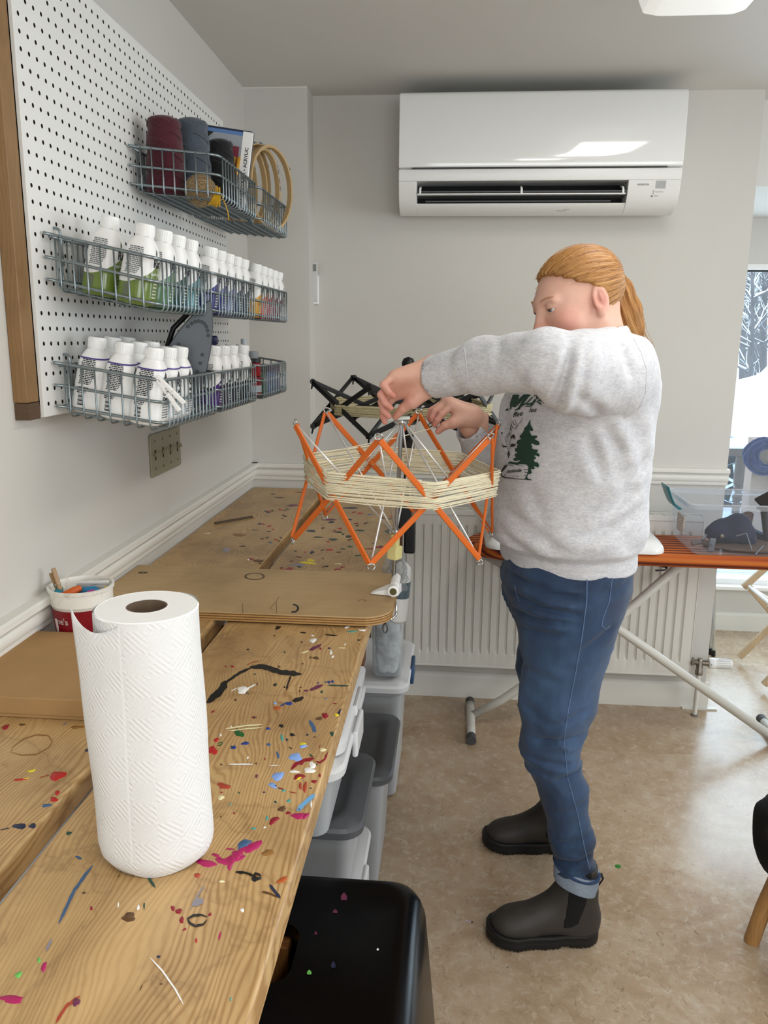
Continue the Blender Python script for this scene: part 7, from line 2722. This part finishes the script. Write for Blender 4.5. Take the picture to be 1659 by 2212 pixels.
s0, s1 = Vector(A(1616, 1145, 2.88)), Vector(A(1700, 1185, 2.88))
mb.bar(s0, s1, .05, .010, (0, .5, 1))
mb.build('band', mat('slate_blue', '#2b4661', .5), t, bevel=.003)
t = thing('dark_tool_case', 'dark open case jutting above the bin rim at the frame edge', 'case', tuple(A(1665, 1100, 2.86)))
mb = MB()
e0, e1 = Vector(A(1640, 1090, 2.84)), Vector(A(1700, 1058, 2.84))
mb.bar(e0, e1, .07, .014, (0, -.3, 1))
mb.build('upper_flap', mat('dark_case', '#211a18', .5), t, bevel=.004)
e0, e1 = Vector(A(1642, 1096, 2.84)), Vector(A(1700, 1108, 2.84))
MB().bar(e0, e1, .07, .012, (0, .2, 1)).build('lower_flap', mat('dark_case', '#211a18', .5), t, bevel=.004)
MB().tube([A(1650, 1100, 2.86), A(1660, 1190, 2.86)], .012, 10).build('handle', mat('dark_case', '#211a18', .5), t, smooth=40)
t = thing('leather_pad', 'folded brown leather pad lying flat in the bin under the pouch', 'pad', (1.03, 2.83, IZ+.006))
f = lambda P: s_ell(P, (1.035, 2.83, IZ+.014), (.15, .085, .012))+.004*vnoise(P, 40)
sdf_obj('pad', f, (.86, 2.72, IZ), (1.20, 2.94, IZ+.05), .006, mat('brown_pad', '#5f4a3e', .8), t)

# ------------------------------------------------------------------ far room: post with blue yarn, drying rack, tripod, chair
POSTW = wood('weathered_post', '#9a8170', '#7c6455', '#5d473a', along=2, rough=.6, ring=30)
PY = 4.9
pxl, pxr = float(at(1622, 1040, 1, PY)[0]), float(at(1668, 1040, 1, PY)[0])
pzt = float(at(1640, 985, 1, PY)[2])
t = thing('wooden_post', 'weathered grey-brown wooden post on the deck outside the far window', 'post', ((pxl+pxr)/2, PY, .128))
MB().box(pxl, pxr, PY, PY+.12, .128, pzt+.10).build('upright', POSTW, t, bevel=.004)
MB().box(pxl-.02, pxr+.02, PY-.02, PY+.14, .128, .16).build('foot', POSTW, t, bevel=.004)
BLUEY = yarn('royal_blue_yarn', '#04154d', .35)
t = thing('blue_rope', 'royal blue rope coil hung on the weathered post outside the window', 'rope', ((pxl+pxr)/2, PY-.03, pzt))
mb = MB()
for k in range(16):
    r_ = .065+.045*rr.random()
    yy = PY-.04+rr.uniform(-.02, .02)
    cc_ = ((pxl+pxr)/2+.012+rr.uniform(-.012, .012), pzt+.005+rr.uniform(-.012, .012))
    ph_ = rr.uniform(0, 6)
    mb.tube([(cc_[0]+r_*1.15*math.cos(q_)*(1+.10*math.sin(2*q_+ph_)), yy+.01*math.sin(3*q_+k), cc_[1]+r_*math.sin(q_)*.9*(1+.10*math.sin(3*q_+ph_))) for q_ in np.linspace(0, 2*PI, 25)[:-1]], .011, 6, closed=True)
for k in range(6):
    xq = (pxl+pxr)/2+.06+k*.012
    mb.tube([(xq, PY-.05, pzt-.06), (xq+.03, PY-.055, pzt-.16), (xq+.04, PY-.05, pzt-.25)], .010, 6)
stuff(mb.build('strands', BLUEY, t, smooth=180))
RACKW = wood('rack_wood', '#c3ab8a', '#a98f6c', '#8f7756', along=2, rough=.55)
t = thing('drying_rack', 'folding wooden drying rack at the frame edge in front of the far window', 'drying rack', (1.6, 3.6, 0))
Q = lambda u, v, y=3.6: at(u, v, 1, y)
for (a, b, dy) in (((1597, 1420), (1700, 1318), 0), ((1609, 1272), (1700, 1192), .02), ((1616, 1266), (1700, 1362), -.02)):
    p0, p1 = Vector(Q(*a))+Vector((0, dy, 0)), Vector(Q(*b))+Vector((0, dy, 0))
    MB().bar(p0, p1, .018, .028, (0, 0, 1)).build('leg', RACKW, t, bevel=.003)
    MB().bar(p0+Vector((0, -.30, 0)), p1+Vector((0, -.30, 0)), .018, .028, (0, 0, 1)).build('leg', RACKW, t, bevel=.003)
p0 = Q(1619, 1267)
MB().tube([p0, Vector(p0)+Vector((0, -.32, 0))], .008, 10).build('rail', WHITEP, t, smooth=40)
MB().tube([Vector(p0)+Vector((0, -.03, 0)), Q(1700, 1318, 3.57)], .007, 10).build('rail', WHITEP, t, smooth=40)
t = thing('tripod_legs', 'folded metal tripod with black rubber feet leaning behind the wall end', 'tripod', (1.16, 3.66, 0))
for k, (a, b) in enumerate((((1541, 1412), (1543, 1300)), ((1535, 1408), (1541, 1290)), ((1529, 1395), (1540, 1285)))):
    p0 = Vector(at(*a, 2, .013))
    p1 = Vector(at(*b, 1, p0.y-.01))
    p1 = p0+(p1-p0)*3.2
    MB().tube([p0, p1], .006, 10).build('leg', STEEL, t, smooth=40)
    MB().tube([p0-(p1-p0).normalized()*.012, p0+(p1-p0).normalized()*.018], .0095, 10).build('rubber_foot', BLACKP, t, smooth=40)

ch = thing('wooden_chair', 'wooden chair with black draped seat cut off by the frame edge', 'chair', (.95, 1.8, 0))
CHW = wood('chair_beech', '#b88a52', '#9c7040', '#7b552e', along=2, rough=.45)
for pth in ([(.770, 1.790, 0), (.786, 1.785, .10), (.812, 1.775, .22), (.842, 1.76, .40)], [(1.20, 1.79, 0), (1.19, 1.785, .2), (1.17, 1.77, .40)], [(.90, 1.40, 0), (.905, 1.41, .4)], [(1.20, 1.40, 0), (1.18, 1.41, .4)]):
    MB().tube(pth, [.0185, .0185, .0185, .0185][:len(pth)], 16).build('leg', CHW, ch, smooth=40)
MB().prism(rrect(.825, 1.20, 1.39, 1.78, .05, 5), lambda a, b: (a, b, .395), lambda a, b: (a, b, .42)).build('seat', CHW, ch, bevel=.006)
for y_ in (1.43, 1.74):
    MB().tube([(1.17, y_, .40), (1.24, y_, .85)], .016, 14).build('back_post', CHW, ch, smooth=40)
for z in (.60, .70, .80):
    MB().bar((1.20+(z-.6)*.155, 1.43, z), (1.20+(z-.6)*.155, 1.74, z), .016, .05, (0, 0, 1)).build('back_slat', CHW, ch, bevel=.004)
BLKC = mat('black_fleece', '#08080a', .95, bump=.4, bscale=300)
t = thing('black_coat', 'black coat heaped on the wooden chair hanging toward the floor', 'coat', (1.0, 1.6, .42))
f = lambda P: smin(smin(smin(s_ell(P, (1.0, 1.60, .45), (.20, .17, .045)), s_ell(P, (.83, 1.66, .40), (.10, .12, .07)), .09), s_ell(P, (.790, 1.70, .335), (.066, .09, .085)), .08), s_ell(P, (.846, 1.77, .16), (.055, .06, .155)), .10)+.010*vnoise(P, 14)-.006*np.sin(P[:, 1]*70+P[:, 0]*45+3*vnoise(P, 8))*(P[:, 2] < .42)
sdf_obj('cloth', f, (.70, 1.38, .0), (1.24, 1.90, .53), .009, BLKC, t)

# small litter on the floor
p = at(1335, 1872, 2, .0)
t = thing('leaf', 'small green leaf lying on the floor behind the boots', 'leaf', (p[0], p[1], .0005))
mb = MB()
mb.v = [(p[0]+.009*math.cos(a), p[1]+.009*math.sin(a)*.9, .0012+.0008*math.cos(a)) for a in np.linspace(0, 6.28, 13)[:-1]]+[(p[0], p[1], .003)]
mb.f = [(i, (i+1) % 12, 12) for i in range(12)]
mb.build('blade', mat('leaf_green', '#2f7a22', .5), t, smooth=180)
p = at(1013, 1991, 2, .0)
t = thing('paper_scrap', 'tiny pale scrap with a dark end on the floor before the boot', 'scrap', (p[0], p[1], 0))
MB().box(p[0]-.009, p[0]+.006, p[1]-.0015, p[1]+.0015, .0003, .0015, rotm(0, 0, -.3)).build('strip', mat('scrap_lilac', '#b9b5c6', .6), t)
MB().box(p[0]+.006, p[0]+.010, p[1]-.0035, p[1]-.0005, .0003, .0018, rotm(0, 0, -.3)).build('tip', INK, t)

# ------------------------------------------------------------------ outdoors
SNOW = mat('snow', '#f4f8fc', .8, bump=.3, bscale=12, bdist=.02)
struct(MB().grid(lambda u, v: (-6+30*u, 6.6+26*v, -.25+.9*v*v+.12*math.sin(9*u+4*v)+.1*math.sin(14*v-6*u)), 30, 26).build('ground', SNOW, None, smooth=180))
DECKW = wood('deck_boards', '#d0d8e0', '#b4bec9', '#98a4b1', along=0, rough=.7)
deck = struct(MB().box(-1, 6, 4.22, 6.6, .05, .10).build('deck', mat('deck_under', '#5d646c', .8)))
for k in range(16):
    y = 4.24+k*.147
    MB().box(-1, 6, y, y+.138, .10, .128).build('plank', DECKW, deck, bevel=.003)
DARKW = wood('rail_wood', '#5b4a42', '#45372f', '#31261f', along=0, rough=.55)
t = thing('deck_railing', 'dark wooden deck railing with turned balusters and snow on its top', 'railing', (2.2, 6.3, .12))
y = 6.35
zr = at(1600, 968, 1, y)[2]
MB().box(.8, 4.2, y-.03, y+.03, zr-.06, zr+.01).build('top_rail', DARKW, t, bevel=.006)
xb = at(1598, 1020, 1, y)[0]
hb = zr-.06-.128
prof = [(.030, 0), (.030, .10), (.020, .12), (.032, .16), (.024, .20), (.036, .26), (.040, .30), (.026, .34), (.020, .38), (.034, .40), (.036, .44), (.026, .47), (.036, .50), (.040, .55), (.042, .62), (.038, 1.)]
for k in range(-4, 5):
    x_ = xb+k*.42
    if x_ < .8 or x_ > 4.2:
        continue
    MB().lathe([(r, .128+(z*hb if z <= 1 else hb)) for r, z in prof], (x_, y, 0), 14).build('baluster', DARKW, t, smooth=40)
f = lambda P: np.maximum(s_loft(P, [(zr, 2.5, y, 1.68, .030), (zr+.012, 2.5, y, 1.69, .042), (zr+.05, 2.5, y, 1.68, .036), (zr+.075, 2.5, y, 1.66, .012)], 4)+.010*vnoise(P, 9), 0-1)
sdf_obj('snow_cap', f, (.75, y-.08, zr-.01), (4.25, y+.08, zr+.10), .013, SNOW, t)

# parked car under snow
CARP = mat('car_blue_grey', '#8fa3b4', .3, coat=.5)
car = thing('parked_car', 'blue-grey car parked outside under thick snow', 'car', (3.0, 9.0, -.2))
cy0, cy1 = 8.6, 10.3
wx = at(1585, 1040, 1, 8.55)
wz = wx[2]
sidep = [(-.9, .28), (-.85, .62), (-.75, .78), (.3, .86), (.9, 1.35), (2.3, 1.38), (2.9, .95), (3.3, .9), (3.35, .35), (3.2, .25), (-.8, .22)]
ox, oz = wx[0]-.05, wz-.33
MB().prism(sidep, lambda a, b: (ox+a, cy0, oz+b), lambda a, b: (ox+a, cy1, oz+b)).build('car_body', CARP, car, bevel=.06, seg=3)
WIN = mat('car_glass', '#2d3a44', .1)
MB().prism([(.55, .9), (.98, 1.28), (1.55, 1.3), (1.55, .9)], lambda a, b: (ox+a, cy0-.004, oz+b), lambda a, b: (ox+a, cy0+.01, oz+b)).build('side_window', WIN, car)
MB().prism([(1.65, .9), (1.65, 1.3), (2.2, 1.3), (2.6, .95)], lambda a, b: (ox+a, cy0-.004, oz+b), lambda a, b: (ox+a, cy0+.01, oz+b)).build('side_window', WIN, car)
MB().box(ox+.2, ox+.9, cy0-.006, cy0, oz+.60, oz+.615).build('door_seam', WIN, car)
TYRE = mat('tyre_black', '#1a1d20', .8)
RIM = mat('wheel_alloy', '#b9c6d0', .3, .6)
for xx in (.0, 2.5):
    c_ = (ox+.05+xx, cy0-.03, wz)
    MB().lathe([(.20, -.10), (.30, -.11), (.335, -.08), (.335, .08), (.30, .11), (.20, .10)], c_, 32, rotm(PI/2, 0, 0)).build('tyre', TYRE, car, smooth=40)
    w_ = MB().lathe([(.20, .095), (.215, .11), (.20, .08), (.05, .05), (.04, .09), (0, .095)], c_, 32, rotm(PI/2, 0, 0))
    w_.build('wheel_rim', RIM, car, smooth=40)
    for k in range(7):
        a = 2*PI*k/7
        MB().bar((c_[0]+.03*math.cos(a), c_[1]-.085, c_[2]+.03*math.sin(a)), (c_[0]+.2*math.cos(a), c_[1]-.10, c_[2]+.2*math.sin(a)), .03, .035, (0, 1, 0)).build('spoke', RIM, car, bevel=.004)
    MB().lathe([(.34, 0), (.40, .01), (.40, -.02), (.34, -.03)], (c_[0], cy0-.004, c_[2]), 32, rotm(PI/2, 0, 0)).build('wheel_arch', mat('arch_dark', '#23282d', .7), car)
f = lambda P: s_loft(P, [(oz+.70, ox+.6, 9.45, 1.5, .85), (oz+.84, ox+1.0, 9.45, 1.92, .92), (oz+.95, ox+1.1, 9.45, 1.9, .93), (oz+1.15, ox+1.3, 9.45, 1.5, .9), (oz+1.38, ox+1.65, 9.45, 1.05, .85), (oz+1.58, ox+1.65, 9.45, .9, .75)], 3)+.05*vnoise(P, 2.2)
sdf_obj('snow_blanket', f, (ox-1.6, 8.3, oz+.72), (ox+3.6, 10.5, oz+1.8), .06, SNOW, car)

# bare winter trees
BARK = mat('winter_bark', '#6f6a6a', .9, var=.35, vscale=6)
trr = random.Random(31)
TREEG = 'bare trees beyond the parked car'


def tree(x, y, h, r, seed, label):
    R_ = random.Random(seed)
    t = thing('bare_tree', label, 'tree', (x, y, 0), 0, TREEG)
    tr_ = [Vector((x, y, -.3))]
    for k in range(6):
        tr_.append(tr_[-1]+Vector((R_.uniform(-.12, .12), R_.uniform(-.1, .1), h/6)))
    MB().tube(tr_, [r*(1-.75*k/6) for k in range(7)], 9).build('trunk', BARK, t, smooth=180)
    mb, sn = MB(), MB()

    def branch(p, d, L_, rr_, depth):
        pts = [p]
        for k in range(4):
            d = (d+Vector((R_.uniform(-.3, .3), R_.uniform(-.3, .3), R_.uniform(-.12, .25)))).normalized()
            pts.append(pts[-1]+d*L_/4)
        mb.tube(pts, [rr_*(1-.7*k/4) for k in range(5)], 5 if depth else 4, cap=False)
        sn.tube([q+Vector((0, 0, rr_*.9)) for q in pts], [rr_*(.9-.5*k/4) for k in range(5)], 4, cap=False)
        if depth:
            for k in range(4):
                branch(pts[R_.randint(1, 4)], (d+Vector((R_.uniform(-1, 1), R_.uniform(-1, 1), R_.uniform(-.2, .6)))).normalized(), L_*.6, rr_*.5, depth-1)
    for k in range(13):
        f_ = R_.uniform(.15, .95)
        i = min(5, int(f_*6))
        p = tr_[i].lerp(tr_[i+1], f_*6-i)
        a = R_.uniform(0, 6.28)
        branch(p, Vector((math.cos(a), math.sin(a), R_.uniform(.05, .7))).normalized(), R_.uniform(.9, 1.8)*(1.1-f_*.6), r*.3, 2)
    stuff(mb.build('branches', BARK, t, smooth=180))
    stuff(sn.build('snow_on_branches', SNOW, t, smooth=180))
    return t


for k, (u, y, h, r) in enumerate(((1618, 15, 7.5, .10), (1640, 13.5, 7, .07), (1656, 17, 8, .12), (1604, 19, 8, .09), (1600, 13, 3.6, .05), (1628, 21, 9, .14), (1650, 22, 9, .12))):
    x_ = at(u, 900, 1, y)[0]
    tree(x_, y, h, r, 40+k, ['slim bare tree just past the car', 'thin snowy tree nearest the car', 'thick bare trunk at the frame edge', 'bare tree showing first past the wall end', 'low snowy sapling close to the wall end', 'tall pale tree with the thickest trunk far behind', 'far bare tree behind the thick trunk'][k])
